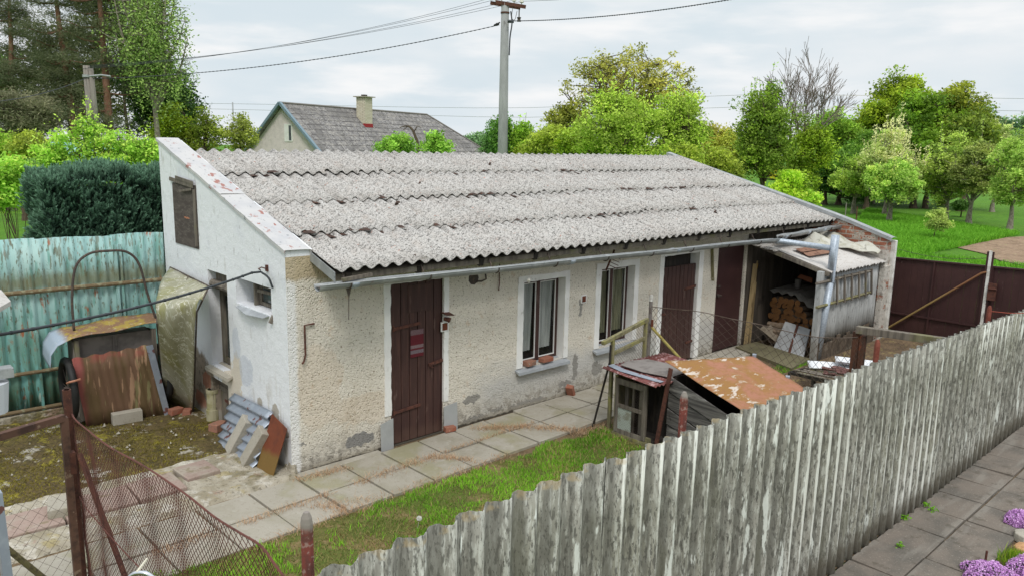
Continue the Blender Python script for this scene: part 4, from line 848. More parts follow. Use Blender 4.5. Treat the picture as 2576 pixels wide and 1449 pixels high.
mb = MB(); q0, q1 = GZ(Q6(-40, 1150), .75), GZ(Q6(380, 1490), .25); mb.tube([q0, q1], .022, 8); mb.build('brace', M('olive pipe', s(112, 104, 72), [(('n', 20, .5, .62), s(80, 72, 56), .8)]), gt)
p0, p1 = GD(Q6(-30, 780), 4.6), GD(Q6(60, 1260), 4.6); mb = MB(); mb.bar((p0.x, p0.y, p0.z), (p1.x, p1.y, -.02), .05, .09, up=(0, 1, 0)); single(mb, 'board', m_galv, 'pale grey board standing at the left edge beside the mossy ground', 'board', (p1.x, p1.y, 0))
# bicycle handlebar poking into view at the bottom
hb = GD((352, 1436), 3.6)
bk = thing('bicycle', 'bicycle parked below the fence, only its chrome handlebar with black grip showing', 'bicycle', (hb.x, hb.y, 0))
rv = Vector(B @ np.array([1, 0, 0])); fw = Vector((rv.y * -1, rv.x, 0)).normalized(); rv = Vector((rv.x, rv.y, 0)).normalized(); U = Vector((0, 0, 1))
cb = hb + rv * -.01 - U * .04
pts = catmull([cb - rv * .06 - U * .10, cb - rv * .055 - U * .02, cb - rv * .02 + U * .025, cb + rv * .035 + U * .03, cb + rv * .085 - U * .005], 6)
mb = MB(); mb.tube(pts, .012, 10); mb.build('handlebar', m_chrome, bk, smooth=True)
mb = MB(); mb.tube([pts[-1], pts[-1] + rv * .07 - U * .10], .017, 10); mb.build('grip', m_black, bk, smooth=True)
mb = MB(); mb.tube([cb - rv * .06 - U * .02, cb - rv * .0 + U * .04, cb + rv * .03 + U * .085 + fw * .04], [.012, .008, .005], 6); mb.build('brake_lever', M('pale alloy', s(206, 200, 184), rough=.4), bk)
mb = MB(); st = cb - rv * .06 - U * .10; mb.tube([st, st - U * .25 + fw * .03], .013, 8); mb.tube([st - U * .25 + fw * .03, Vector((st.x, st.y, .34)) + fw * .12], .012, 8); mb.build('fork', m_black, bk)
wc = Vector((st.x, st.y, .34)) + fw * .12
mb = MB(); mb.grid(32, 8, lambda a, b: wc + fw * (.31 + .018 * math.cos(b * 2 * PI)) * math.cos(a * 2 * PI) + U * (.31 + .018 * math.cos(b * 2 * PI)) * math.sin(a * 2 * PI) + rv * .018 * math.sin(b * 2 * PI)); mb.build('wheel', m_black, bk, smooth=True)
# bits of the neighbouring shed at the left edge
a, b = GD((30, 776), 5.2), GD((-8, 740), 5.2)
mb = MB(); mb.prism([GD((-60, 735), 5.4), GD((4, 740), 5.4), GD((28, 768), 5.2), GD((-2, 786), 4.9), GD((-60, 810), 4.8)], (0, 0, .03)); o = single(mb, 'awning_sheet', m_shedroof, 'corner of a white peeling roof sheet at the left edge', 'roof sheet', tuple(a))
mb = MB(); c0 = GD((2, 985), 5.0); mb.tube([(c0.x - .06, c0.y, c0.z - .13), (c0.x - .06, c0.y, c0.z + .07)], [.09, .11], 18); mb.tube([(c0.x - .06, c0.y, c0.z + .0), (c0.x - .6, c0.y, c0.z + .02)], .03, 8); single(mb, 'metal_drum', M('painted white metal', s(196, 200, 206), rough=.5), 'white round metal drum hanging at the left edge below the zinc box', 'drum', (c0.x - .06, c0.y, 0), smooth=False)
mb = MB(); c1 = GD((8, 935), 5.0); mb.box((c1.x - .2, c1.y - .06, c1.z - .03), (c1.x + .05, c1.y + .05, c1.z + .03)); mb.box((c1.x - .2, c1.y - .05, c1.z + .031), (c1.x + .04, c1.y + .04, c1.z + .033)); single(mb, 'gutter_box', m_zinc, 'square zinc gutter end above the white drum', 'gutter', tuple(c1))
# thick black cable to the gable
e0 = Vector((-.06, .46, 2.24)); e1 = GZ((0, 815), 2.36)
cbp = []
for k in range(25):
    f = k / 24; p = e0.lerp(e1 + (e1 - e0) * .3, f); cbp.append(p - Vector((0, 0, .10 * 4 * f * (1 - f))))
f_ = [Vector((-.02, .27, 2.06)), Vector((-.05, .3, 2.17)), Vector((-.08, .42, 2.22))]
mb = MB(); mb.tube(catmull(f_, 5) + cbp[1:], .012, 7)
for k in range(1, 24): mb.tube([cbp[k] - (cbp[k + 1] - cbp[k]).normalized() * .01, cbp[k] + (cbp[k + 1] - cbp[k]).normalized() * .01], .015, 6)
single(mb, 'cable', m_cable, 'thick black service cable running from the hook on the white gable to the left', 'cable', tuple(e0), smooth=True)
# ---------------------------------------------------------------- fibre cement fence and its posts
gf = thing('corrugated_fence', 'long grey fence of weathered corrugated fibre cement sheets streaked white and black', 'fence', (2, -4.85, 0))
x = -2.62; k = 0; frng = np.random.default_rng(3)
while x < 12.3:
    w = .177 * 6; n = 7; mb = MB(); dz = random.uniform(-.012, .012); yy = -4.85 + .008 * (k % 2); notch = frng.random(12)
    def Pf(u, v, h, x=x, dz=dz, yy=yy):
        top = 1.885 - .024 * max(0, x + u) + dz; z = -.1 + v * (top + .1)
        return (x + u, yy - h + .006 * math.sin(v * 4 + x), z + (.004 * math.sin(u * 60 + x * 7) + .003 * math.sin(u * 151)) * (v > .99))
    corr(mb, Pf, w + .05, 1, .177, .027, nl=5, per=14, u0=x)
    mb.build('panel', m_fence, gf, smooth=True, solid=.006, label='lichen edged end panel' if k == 0 else None)
    x += w; k += 1
mb = MB(); mb.box((-2.5, -4.78, 1.35), (12.3, -4.72, 1.4)); mb.box((-2.5, -4.78, .4), (12.3, -4.72, .45)); mb.each('rail', m_darkpipe, gf)
for (qx, qy, qz, lb) in ((-2.23, -4.68, 2.08, 'red post with pale rounded cap, nearest the camera, by the low end of the fence'), (.48, -4.68, 2.05, 'red post in front of the dark boarded coop'), (3.65, -4.64, 1.9, 'short red post beside the brown timber post'), (6.97, -4.64, 1.81, 'orange red post below the latch of the brown gate')):
    mb = MB(); r = .027; mb.tube([(qx, qy, -.1), (qx, qy, qz - .05), (qx, qy, qz - .025), (qx, qy, qz)], [r, r, r * .85, r * .45], 8 if qx < 1 else 4)
    single(mb, 'fence_post', M('flaking red post', s(122, 64, 56), [(('n', 16, .46, .6), s(92, 60, 54), .8), (('n', 40, .53, .62), s(152, 128, 120), .75), (('ax', 2, qz - .09, qz - .05, .05, 30), s(134, 128, 122), .95)] if qx < 1 else [(('n', 22, .5, .62), s(110, 56, 44), .8)], rough=.85) if qx < 1 else M('red painted post', s(128, 72, 60), [(('n', 22, .5, .62), s(110, 56, 44), .8)]), lb, 'post', (qx, qy, 0), 'red posts behind the grey fence')
# ---------------------------------------------------------------- rabbit hutch
hu = thing('rabbit_hutch', 'old timber rabbit hutch with wire door under a faded red corrugated roof', 'hutch', (4.1, -1.75, 0))
X0 = 3.70; ya, yb_ = -1.47, -2.08; zt = .80
mb = MB()
mb.box((X0, ya - .05, 0), (X0 + .05, ya, zt)); 
mb.box((X0 + .9, ya - .05, 0), (X0 + .95, ya, zt)); mb.box((X0 + .05, ya - .02, .03), (X0 + .9, ya - .0, zt - .02)); mb.box((X0 + .9, yb_ + .02, .03), (X0 + .93, ya - .05, zt)); mb.build('frame', m_green_wood, hu, bevel=.004)
mb = MB(); mb.box((X0 + .3, yb_, 0), (X0 + .95, yb_ + .02, zt)); mb.build('side_board', m_black_wood_and_shade, hu); mb = MB(); mb.box((X0 + .32, yb_ + .02, .05), (X0 + .34, ya - .05, zt - .05)); mb.box((X0 + .05, yb_ + .02, .0), (X0 + .9, ya - .05, .06)); mb.build('inner_boards', m_black_wood_and_shade, hu)  # boards coloured black to stand in for the shaded opening and inside
mb = MB(); mb.box((X0 + .1, ya - .44, .06), (X0 + .12, ya - .32, .75)); mb.box((X0 + .1, ya - .14, .06), (X0 + .12, ya - .09, .75)); mb.box((X0 + .1, ya - .24, .06), (X0 + .12, ya - .21, .75)); mb.each('slat', m_grey_wood, hu)
dr0, dr1 = ya - .03, ya - .52
mb = MB(); mb.box((X0 - .025, dr0 - .05, .07), (X0, dr0, .78)); mb.box((X0 - .025, dr1, .07), (X0, dr1 + .06, .78)); mb.box((X0 - .024, dr1 + .06, .70), (X0 - .002, dr0 - .05, .78)); mb.box((X0 - .024, dr1 + .06, .40), (X0 - .002, dr0 - .05, .45)); mb.box((X0 - .024, dr1 + .06, .05), (X0 - .002, dr0 - .05, .12)); hd_ = mb.build('door', m_grey_wood, hu, bevel=.003)
mb = MB(); mb.box((X0 - .014, dr0 - .26, .12), (X0 - .006, dr0 - .05, .40)); mb.build('tin_panel', M('pale tin', s(168, 176, 168), [(('n', 9, .5, .66), s(130, 128, 112), .8)]), hd_)
mb = MB(); mb.box((X0 - .03, -2.08, .0), (X0 - .002, -1.47, .06)); mb.box((X0 - .01, -2.06, .06), (X0 + .02, -1.99, .12)); mb.build('plinth_board', m_green_wood, hu)
net_mesh('wire_mesh', lambda u, v: (X0 - .026, dr0 - .04 + (dr1 - dr0 + .08) * u, .12 + .6 * v), 18, 34, .0010, m_net2, hu)
mb = MB()
corr(mb, lambda u, v, h: (3.53 + u, -1.36 - v * .84, .845 + h + .05 * (1 - v) - .02 * u), 1.35, 1, .076, .010, nl=3)
rf = mb.build('roof', m_redcorr, hu, smooth=True, solid=.003)
mb = MB(); mb.prism([(3.66, -1.38, .905), (3.62, -1.6, .892), (3.70, -2.16, .862), (3.78, -2.16, .862), (3.72, -1.62, .895), (3.76, -1.38, .91)], (0, 0, .004)); mb.build('zinc_strip', m_galv, rf)
mb = MB(); mb.prism([(3.78, -1.48, .915), (3.80, -1.8, .895), (3.94, -2.14, .875), (4.3, -2.12, .872), (4.42, -1.8, .88), (4.32, -1.5, .90), (4.0, -1.42, .915)], (0, 0, .006)); mb.build('felt_patch', m_felt, rf)
# ---------------------------------------------------------------- boarded coop with lichen roof
dk = thing('animal_coop', 'low dark boarded coop under a tilted salmon and ochre lichen covered roof sheet', 'coop', (4.5, -2.7, 0))
rA, rB, rC, rD = Vector((3.94, -2.04, 1.06)), Vector((5.35, -2.45, .97)), GZ(Q1(1520, 1105), .74), GZ(Q1(1110, 1245), .74)
mb = MB(); mb.grid(24, 18, lambda a, b: rA.lerp(rB, a).lerp(rD.lerp(rC, a), b) + Vector((0, 0, .012 * math.sin(a * 5) * math.sin(b * 6) + .004 * math.sin(a * 23 + b * 9))))
r_ = mb.build('roof', m_lichroof, dk, smooth=True, solid=.006)
mb = MB(); 
for p in (rB, rC.lerp(rB, .38), rD.lerp(rC, .03), rD.lerp(rC, .24)): mb.box((p.x - .03, p.y - .02, p.z - .01), (p.x + .03, p.y + .03, p.z + .03), rot=Rz(.5))
mb.each('roof_clip', m_galv, r_)
mb = MB(); XS = 3.93
for i in range(5):
    za_, zb_ = .90 - i * .21, .90 - (i + 1) * .21 + .012
    f = lambda y, z: (XS - .0 - .018 * (0), y, max(.0, z + (y + 2.05) * .30))
    mb.prism([(XS + .012 * (i % 2), -2.12, max(0, zb_)), (XS + .012 * (i % 2) - .02, -3.28, max(0, zb_ - .37)), (XS + .012 * (i % 2) - .02, -3.28, max(.01, za_ - .37)), (XS + .012 * (i % 2), -2.12, za_)], (.02, 0, 0))
mb.each('side_board', m_dark_wood, dk, bevel=.005)
mb = MB(); mb.box((XS + .04, -3.25, 0), (5.2, -3.2, .6)); mb.box((5.15, -3.2, 0), (5.2, -2.5, .75)); mb.prism([(XS + .05, -2.2, 0), (5.2, -2.5, 0), (5.2, -2.5, .85), (XS + .05, -2.2, .9)], (0, .02, 0)); mb.build('back_boards', m_black_wood_and_shade, dk)
mb = MB(); mb.bar((3.77, -2.10, .0), (3.80, -2.235, 1.04), .02, .05, up=(0, 1, 0)); mb.build('corner_iron', m_rustpipe, dk)
# ---------------------------------------------------------------- wire screen panel propped behind the hutch
g_ = lambda X, Y: GY(zh(X, Y), -1.34)
sp_ = thing('wire_screen', 'algae green timber frame with wire mesh propped behind the rabbit hutch', 'screen', (3.9, -1.34, 0))
mb = MB(); mb.bar(g_(120, 385), g_(535, 165), .05, .05); mb.bar(g_(225, 475), g_(520, 330), .03, .05); mb.each('rail', m_green_wood, sp_, bevel=.004)
a_ = g_(215, 350); mb = MB(); mb.bar(a_, (a_.x, a_.y, 0), .04, .045, up=(0, 1, 0)); b_ = g_(520, 165); mb.bar(b_, (b_.x, b_.y, .3), .04, .045, up=(0, 1, 0)); mb.each('stile', m_green_wood, sp_, bevel=.004)
c0, c1, c2, c3 = g_(225, 350), g_(515, 190), g_(515, 520), g_(225, 640)
net_mesh('wire_mesh', lambda u, v: tuple(c0.lerp(c1, u).lerp(c3.lerp(c2, u), v)), 30, 18, .0016, m_net2, sp_)
mb = MB(); mb.tube([GZ(zh(30, 1150)), g_(185, 560), g_(195, 400)], .014, 6); f_ = GZ(zh(165, 1165)); mb.tube([f_, (f_.x, f_.y, 1.0)], .012, 6); mb.each('prop', m_black_wood_and_shade, sp_)
# ---------------------------------------------------------------- chain link run across the yard
XF = 6.0
cl_ = thing('chain_link_fence', 'slack chain link fence crossing the yard in front of the two brown doors', 'fence', (XF, -.25, 0))
tp = [GX(Q1(*p), XF) for p in ((486, 545), (600, 558), (800, 578), (1000, 622), (1210, 665), (1400, 712), (1560, 742), (1700, 748), (1830, 745))]
tpc = catmull(tp, 6)
def alongf(f):
    i = min(len(tpc) - 2, int(f * (len(tpc) - 1))); return tpc[i].lerp(tpc[i + 1], f * (len(tpc) - 1) - i)
net_mesh('mesh', lambda u, v: (lambda p: (p.x + .03 * math.sin(u * 13 + v * 4), p.y + .02 * math.sin(u * 9 + v * 7), p.z * (1 - v) + .02 * v))(alongf(u)), 52, 20, .0040, m_net2, cl_)
mb = MB(); mb.tube(tpc, .006, 5); mb.build('tension_wire', m_net2, cl_)
pp = GX(Q1(485, 510), XF); mb = MB(); mb.tube([(XF, pp.y, -.05), (XF, pp.y, pp.z)], .028, 10); po = mb.build('post', M('grey steel post', s(122, 116, 112), [(('n', 20, .5, .62), s(90, 78, 72), .8)]), cl_)
mb = MB(); mb.tube([(XF, pp.y, pp.z - .0), (XF, pp.y, pp.z + .1)], .03, 10); mb.build('cap', m_whiteplast, po)
a_ = GX(Q1(490, 680), XF - .06); a2 = GX(Q1(494, 630), XF - .06); b_ = GX(Q1(690, 900), XF - .3)
mb = MB(); mb.tube([a2, a_, a_ + (b_ - a_) * .03], .02, 8); mb.build('brace_head', m_rustred, cl_); mb = MB(); mb.tube([a_, a_ + (b_ - a_) * 1.3], .022, 8); mb.build('brace', M('yellow green pipe', s(156, 144, 84), [(('n', 16, .5, .64), s(120, 104, 60), .7)]), cl_)
wp = GX(Q3(432, 880), XF + .05)
mb = MB(); mb.box((wp.x - .045, wp.y - .02, 0), (wp.x + .045, wp.y + .06, wp.z)); mb.box((wp.x - .04, wp.y - .09, 0), (wp.x + .04, wp.y - .03, wp.z - .04)); mb.build('timber_post', M('rusty brown timber', s(88, 58, 44), [(('n', (20, 20, 3), .46, .62), s(60, 48, 42), .8), (('n', 9, .58, .66), s(128, 72, 50), .7)]), cl_)
ba, bb = GZ(Q3(402, 862), 1.43), GZ(Q3(1225, 975), 1.43); ba.z = bb.z = 1.43
mb = MB(); mb.bar(ba, bb + (bb - ba) * .15, .05, .09); mb.bar(ba + Vector((.05, 0, .03)), bb + (bb - ba) * .15 + Vector((.05, 0, .03)), .04, .03); mb.build('top_beam', m_grey_wood, cl_, bevel=.004)
net_mesh('fine_mesh', lambda u, v: (lambda p: (p.x, p.y, p.z * (1 - v) + .3 * v))(ba.lerp(bb, u) + Vector((0, 0, -.06))), 34, 30, .0016, m_net2, cl_)
# scrap on trestles and white plastic sheets behind that fence
def rnd_tag(): return random.uniform(-1, 1)
for i, (pts_, lb) in enumerate(((((1500, 895), (1560, 890), (1990, 925), (1985, 985), (1520, 950)), 'white corrugated plastic sheet lying at the bottom of the pile of scrap'), (((1680, 868), (1760, 866), (1985, 905), (1985, 950), (1690, 905)), 'white corrugated plastic sheet lying on top of the other white sheet'))):
    zq_ = .42 + i * .09; P_ = [GZ(Q1(*p), zq_) for p in pts_]
    a, b, c, d = P_[0], P_[2], P_[3], P_[4]; mb = MB()
    mb.grid(10, 40, lambda u, v: d.lerp(c, u).lerp(a.lerp(b, u), v) + Vector((0, 0, .022 * math.cos(v * 2 * PI * 3.5))))
    single(mb, 'plastic_sheet', m_whitesheet, lb, 'plastic sheet', tuple(P_[0]), 'white plastic sheets', smooth=True, solid=.004)
tb = thing('scrap_trestle', 'low iron frame loaded with rotten boards and rusty scrap behind the chain link fence', 'scrap pile', (6.3, -3.0, 0))
s0, s1, s2, s3 = [GZ(Q1(*p), .36) for p in ((1385, 975), (1560, 930), (1960, 1000), (1700, 1050))]
mb = MB(); mb.bar(s0, s3, .03, .04); mb.bar(s1, s2, .03, .04); mb.bar(s0, s1, .03, .04)
for p in (s0, s1, s2, s3, s0.lerp(s3, .5)): mb.bar(p, (p.x, p.y, 0), .03, .03, up=(0, 1, 0))
mb.each('iron_bar', m_black_wood_and_shade, tb)
mb = MB()
for i in range(9):
    f = i / 8; p = s0.lerp(s1, f * .9) + Vector((0, 0, .03 + .012 * (i % 3))); q = s3.lerp(s2, f * .9) + Vector((0, 0, .03 + .015 * ((i + 1) % 3))); p = p.lerp(q, random.uniform(0, .2)); q = q.lerp(p, random.uniform(0, .15))
    mb.bar(p, q, random.uniform(.03, .07), .02)
mb.each('rotten_board', m_grey_wood, tb, bevel=.004)
mb = MB()
for i in range(26):
    p = s0.lerp(s1, random.random()).lerp(s3.lerp(s2, random.random()), random.uniform(.35, 1)) + Vector((0, 0, random.uniform(.05, .10))); d = (s3 - s0).normalized() * random.uniform(.08, .3) + Vector((0, random.uniform(-.05, .05), random.uniform(-.01, .02)))
    mb.tube([p, p + d], [random.uniform(.015, .03), random.uniform(.008, .02)], 5)
mb.each('rusty_scrap', M('rusty flaking scrap', s(118, 84, 80), [(('n', 16, .48, .6), s(80, 56, 52), .8), (('n', 30, .6, .66), s(160, 136, 130), .6)]), tb)
groundgrid('compost_bed', 6.3, 12.2, -4.78, -1.55, 90, 50, lambda X, Y: .03 + .05 * np.abs(fbm2(X, Y, 2.2, 7)) + .10 * np.exp(-((X - 9.5) ** 2 / 4 + (Y + 3.6) ** 2 / .9)) - .12 * np.clip(7.6 - X, 0, 1), M('compost and straw', s(120, 100, 78), [(('n', 3, .42, .62), s(92, 76, 60), .8), (('n', 9, .55, .64), s(150, 136, 84), .6), (('n', 30, .55, .66), s(64, 52, 42), .7)], bumps=[(('N', 18, 6), .05)], rough=1))
# ---------------------------------------------------------------- woodshed lean-to
ws = thing('woodshed', 'open fronted lean-to woodshed with whitish corrugated roof and grey corrugated side', 'shed', (10.4, -1.4, 0))
YS = -1.44
mb = MB()
corr(mb, lambda u, v, h: (9.22 + u, YS - h, .26 + .04 * math.sin(u * 7) + v * (1.30 + .012 * u) ), 2.38, 1, .1, .012, nl=3, per=8)
mb.build('side_cladding', m_corrgrey, ws, smooth=True, solid=.004)
mb = MB()
for i in range(17):
    x0 = 9.3 + i * .138; mb.box((x0, YS - .03, -.02), (x0 + .13, YS - .015, random.uniform(.26, .38) + (.0 if i < 9 else .02)), jit=.006)
mb.each('rotten_board', m_dark_wood if 0 else M('rotten upright boards', s(98, 86, 74), [(('n', (14, 14, 3), .45, .62), s(64, 56, 48), .8), (('n', 7, .58, .66), s(140, 132, 118), .6)]), ws)
mb = MB(); mb.box((9.16, YS - .03, -.02), (9.26, YS + .06, 1.60)); mb.box((9.262, YS - .01, -.02), (9.30, YS + .03, 1.56)); mb.build('corner_post', m_corrgrey, ws)
zr = lambda y: 1.56 + (y - YS + .1) * .27
mb = MB()
corr(mb, lambda u, v, h: (9.30 + u + .10 * (1 - v) * 0 + .0, YS - .12 + v * 1.32, zr(YS - .12 + v * 1.32) + .03 + h + .018 * math.sin(u * 3.1) * 0 - .03 * math.sin(v * PI) * 0), 2.42, 1, .1, .012, nl=4, per=8, edge=lambda u: .01 * math.sin(u * 19))
mb.build('roof', m_shedroof, ws, smooth=True, solid=.006)
mb = MB()
for i in range(16): 
    y = -.55 + i * .035; x0 = 9.05 + random.uniform(-.06, .12); mb.box((x0, y, zr(y) + .03), (x0 + random.uniform(.25, .5), y + .05, zr(y) + .055), rot=Rot('Z', random.uniform(-9, 9)) @ Rot('Y', random.uniform(-6, 6)))
mb.each('broken_slate', m_shedroof, ws)
mb = MB(); mb.bar((9.28, YS - .1, zr(YS) - .03), (9.28, -.02, zr(0) - .03), .05, .07); mb.bar((10.4, YS, zr(YS) - .03), (10.4, -.02, zr(0) - .03), .05, .07); mb.bar((9.25, YS + .02, zr(YS) - .06), (11.5, YS + .02, zr(YS) - .06), .04, .06); mb.each('rafter', m_grey_wood, ws)
mb = MB()
for i in range(15): mb.box((9.34 + i * .15, -.035, -.02), (9.34 + i * .15 + .146, -.022 + .004 * (i % 2), 2.14))
mb.box((9.2, -.03, -.02), (9.34, .0, 2.14))
for i in range(9): mb.box((11.6, YS + .02 + i * .155, -.02), (11.63, YS + .02 + i * .155 + .15, 1.50 + i * .04))
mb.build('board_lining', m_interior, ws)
mb = MB(); mb.bar((9.2, -.1, 0), (9.36, -.08, 1.55), .03, .07, up=(0, 1, 0)); mb.bar((9.34, -.1, 0), (9.42, -.08, 1.2), .02, .04, up=(0, 1, 0)); mb.bar((9.42, -.07, .85), (9.45, -.07, 1.6), .02, .02, up=(0, 1, 0)); mb.each('loose_lath', M('ochre lath', s(156, 136, 100), [(('n', (9, 9, 2), .5, .62), s(110, 92, 66), .8)]), ws)
# crumpled sheets over the roof
tp_ = thing('crumpled_sheet', 'crumpled grey white sheet metal draped between the woodshed roof and the brick gable', 'metal sheet', (10.8, -.5, 2))
def cr(a, b):
    p = GY(Q2(*[(770, 300), (1100, 225), (1450, 370)][0]), -.4)
    P00, P10, P11, P01 = GX(Q2(880, 300), 10.95), GX(Q2(925, 200), 11.5), GX(Q2(1448, 375), 11.6), GX(Q2(1390, 415), 11.3)
    q = P00.lerp(P10, a).lerp(P01.lerp(P11, a), b); return q + Vector((0, 0, .03 * math.sin(a * 7 + b * 9) + .03 * math.sin(b * 14 - a * 3)))
mb = MB(); mb.grid(16, 24, cr); mb.build('sheet', M('dull white sheet', s(186, 184, 174), [(('n', 4, .45, .64), s(150, 146, 122), .8), (('n', 12, .58, .66), s(110, 106, 96), .6)], rough=.7), tp_, smooth=True, solid=.004)
mb = MB(); q0, q1, q2, q3, q4 = GX(Q2(770, 305), 10.3), GX(Q2(885, 228), 10.5), GX(Q2(890, 345), 10.35), GX(Q2(960, 262), 10.8), GX(Q2(1085, 335), 10.9); mb.add([q0, q1, q2, q3, q4], [(0, 2, 1), (1, 2, 3), (2, 4, 3)]); mb.build('fold', M('dull white sheet', s(1, 1, 1)), tp_, solid=.004)
mb = MB(); R0 = GY(Q2(770, 400), -1.05); corr(mb, lambda u, v, h: (10.0 + u * .1 - .02, -1.2 + u * .45, zr(-1.2 + u * .45) + .06 + h), 0.01, 1, .1, .01)
mb = MB()
for q in range(2): mb.grid(24, 4, lambda a, b, q=q: (9.62 + a * 1.0 + q * .02, -1.02 + q * .16 + b * .2, zr(-1.02 + q * .16 + b * .2) + .075 + q * .012 + .012 * math.cos(b * 9)))
single(mb, 'rusty_sheet', m_rustsheet if 0 else M('brown rusty strip', s(134, 100, 82), [(('n', 9, .5, .62), s(96, 66, 54), .8)]), 'rusty brown metal strips lying on the woodshed roof behind the grey pipe', 'metal sheet', (9.7, -1, 1.7), solid=.003)
# ladder hung on the woodshed side
ld = thing('ladder', 'weathered wooden ladder hung sideways on the grey corrugated shed wall', 'ladder', (10.3, YS - .06, 1.1))
la, lb_ = GY(Q2(900, 655), YS - .06), GY(Q2(1350, 548), YS - .06); lc, ld_ = GY(Q2(900, 850), YS - .06), GY(Q2(1352, 722), YS - .06)
mb = MB(); mb.tube([la, lb_], .026, 6); mb.each('rail', m_grey_wood, ld); mb = MB(); mb.tube([lc, ld_], .026, 6); mb.each('rail', m_green_wood, ld)
for px in (1050, 1110, 1170, 1232, 1290, 1343):
    f = (px - 900) / 450; u_ = la.lerp(lb_, f) + Vector((0, -.02, .04)); v_ = lc.lerp(ld_, f) - Vector((0, .02, .04)); mb = MB(); mb.bar(u_, v_, .05, .025, up=(0, 1, 0)); mb.build('rung', m_grey_wood, ld)
# firewood
wr = random.Random(4); lm = []
for v in range(3):
    mb = MB(); r = .05 + .012 * v; n = 9
    prof_ = [r * wr.uniform(.82, 1.12) for _ in range(n)]
    vs = [(0, prof_[k] * math.cos(2 * PI * k / n), prof_[k] * math.sin(2 * PI * k / n)) for k in range(n)] + [(.34, prof_[k] * math.cos(2 * PI * k / n), prof_[k] * math.sin(2 * PI * k / n)) for k in range(n)]
    mb.add(vs, [tuple(range(n))[::-1], tuple(range(n, 2 * n))] + [(k, (k + 1) % n, n + (k + 1) % n, n + k) for k in range(n)])
    me = bpy.data.meshes.new('log'); me.from_pydata([tuple(q) for q in mb.v], [], mb.f); me.materials.append(m_log); me.materials.append(m_bark)
    for i, p in enumerate(me.polygons): p.material_index = 0 if i < 2 else 1
    lm.append(me)
def log(loc, rot, label, v=None, sc=1.):
    o = bpy.data.objects.new('firewood_log', lm[wr.randrange(3) if v is None else v]); COL.objects.link(o); o.location = loc; o.rotation_euler = rot; o.scale = (sc,) * 3
    return tag(o, label, 'log', 'logs of the firewood stack')
for j in range(8):
    for i in range(11 - j // 3):
        y = -.12 - i * .115 - (j % 2) * .05; z = .07 + j * .105
        if z > .95 - max(0, (-y - .5)) * 1.0: continue
        log((10.05 + wr.uniform(-.05, .05), y, z), (wr.uniform(0, 6), wr.uniform(-.05, .05), wr.uniform(-.12, .12)), 'split log in the firewood stack inside the woodshed')
for j in range(4):
    for i in range(3): log((9.72 + j * .02, -.3 - i * .12 + .03 * j, .07 + j * .10), (wr.uniform(0, 6), 0, -1.45 + wr.uniform(-.15, .15)), 'log lying crosswise in front of the firewood stack', sc=1.15)
mb = MB()
corr(mb, lambda u, v, h: (9.98 + v * 1.5, -.08 - u, .97 + h - .0 - max(0, u - .5) * .55 + .02 * math.sin(v * 3)), 1.25, 1, .177, .025, nl=4)
single(mb, 'corrugated_sheet', M('dusty grey sheet', s(134, 130, 124), [(('n', 7, .5, .64), s(104, 100, 94), .7)]), 'grey corrugated sheet laid over the top of the firewood stack', 'metal sheet', (10.6, -.6, .9), smooth=True, solid=.006)
mb = MB(); corr(mb, lambda u, v, h: (9.42 + u * .8 + .2 * v, -.18 - u * .35 - v * .35, .04 + h + .30 * (1 - v) + .05 * u), .75, 1, .177, .025, nl=3)
single(mb, 'corrugated_sheet', M('dusty brown sheet', s(128, 118, 104), [(('n', 7, .5, .64), s(100, 90, 78), .7)]), 'broken corrugated sheet on the ground at the foot of the firewood', 'metal sheet', (9.6, -.4, 0), smooth=True, solid=.006)
# grey panel leaning in the shed opening
pn = thing('steel_panel', 'light grey steel panel with a brown cross bar leaning in the woodshed opening', 'metal panel', (9.5, -.95, 0))
n0, n1, n2, n3 = GZ(Q2(545, 1190), .02), GZ(Q2(790, 1270), .02), GX(Q2(850, 1030), 9.66), GX(Q2(645, 965), 9.66)
mb = MB(); rows = 4
for i in range(rows):
    a, b = i / rows + .008, (i + 1) / rows - .008
    mb.prism([n0.lerp(n3, a), n1.lerp(n2, a), n1.lerp(n2, b), n0.lerp(n3, b)], (-.015, 0, .008))
mb.prism([n0, n1, n2, n3], (.01, 0, 0)); mb.build('panel', M('light grey steel', s(164, 166, 168), [(('n', 5, .5, .66), s(142, 142, 142), .7)], rough=.55), pn)
mb = MB(); mb.bar(n0.lerp(n1, .55) + Vector((-.03, 0, 0)), n3.lerp(n2, .52) + Vector((-.03, 0, .02)), .04, .02, up=(1, 0, 0)); mb.build('cross_bar', m_rustpipe, pn)
mb = MB(); q = GY(Q2(745, 600), -.75); mb.prism([GX(Q2(740, 605), 10.6), GX(Q2(765, 578), 10.6), GX(Q2(862, 610), 10.6), GX(Q2(860, 650), 10.6)], (.03, 0, 0)); single(mb, 'shelf_board', M('reddish board', s(150, 96, 72)), 'reddish board sticking out on the dim shed wall', 'board', (10.6, -.9, 1.4))
q = GY(Q2(395, 520), -.05); mb = MB(); mb.tube([(q.x + .03, -.06, q.z + .07), (q.x, -.07, q.z + .0), (q.x - .05, -.06, q.z - .08)], .022, 7); single(mb, 'hanging_tool', M('yellow handle', s(190, 150, 74), rough=.6), 'small yellow handled tool hanging on the shed boards', 'tool', (q.x, -.05, q.z))
q = GY(Q2(745, 660), -.3); mb = MB(); mb.tube([(q.x, -.3, q.z + .1), (q.x, -.3, q.z - .05), (q.x + .15, -.32, q.z - .35)], [.07, .05, .02], 8); single(mb, 'hanging_bag', M('pale cloth', s(136, 130, 124)), 'pale crumpled bag hanging deep inside the woodshed', 'bag', (q.x, -.3, q.z))
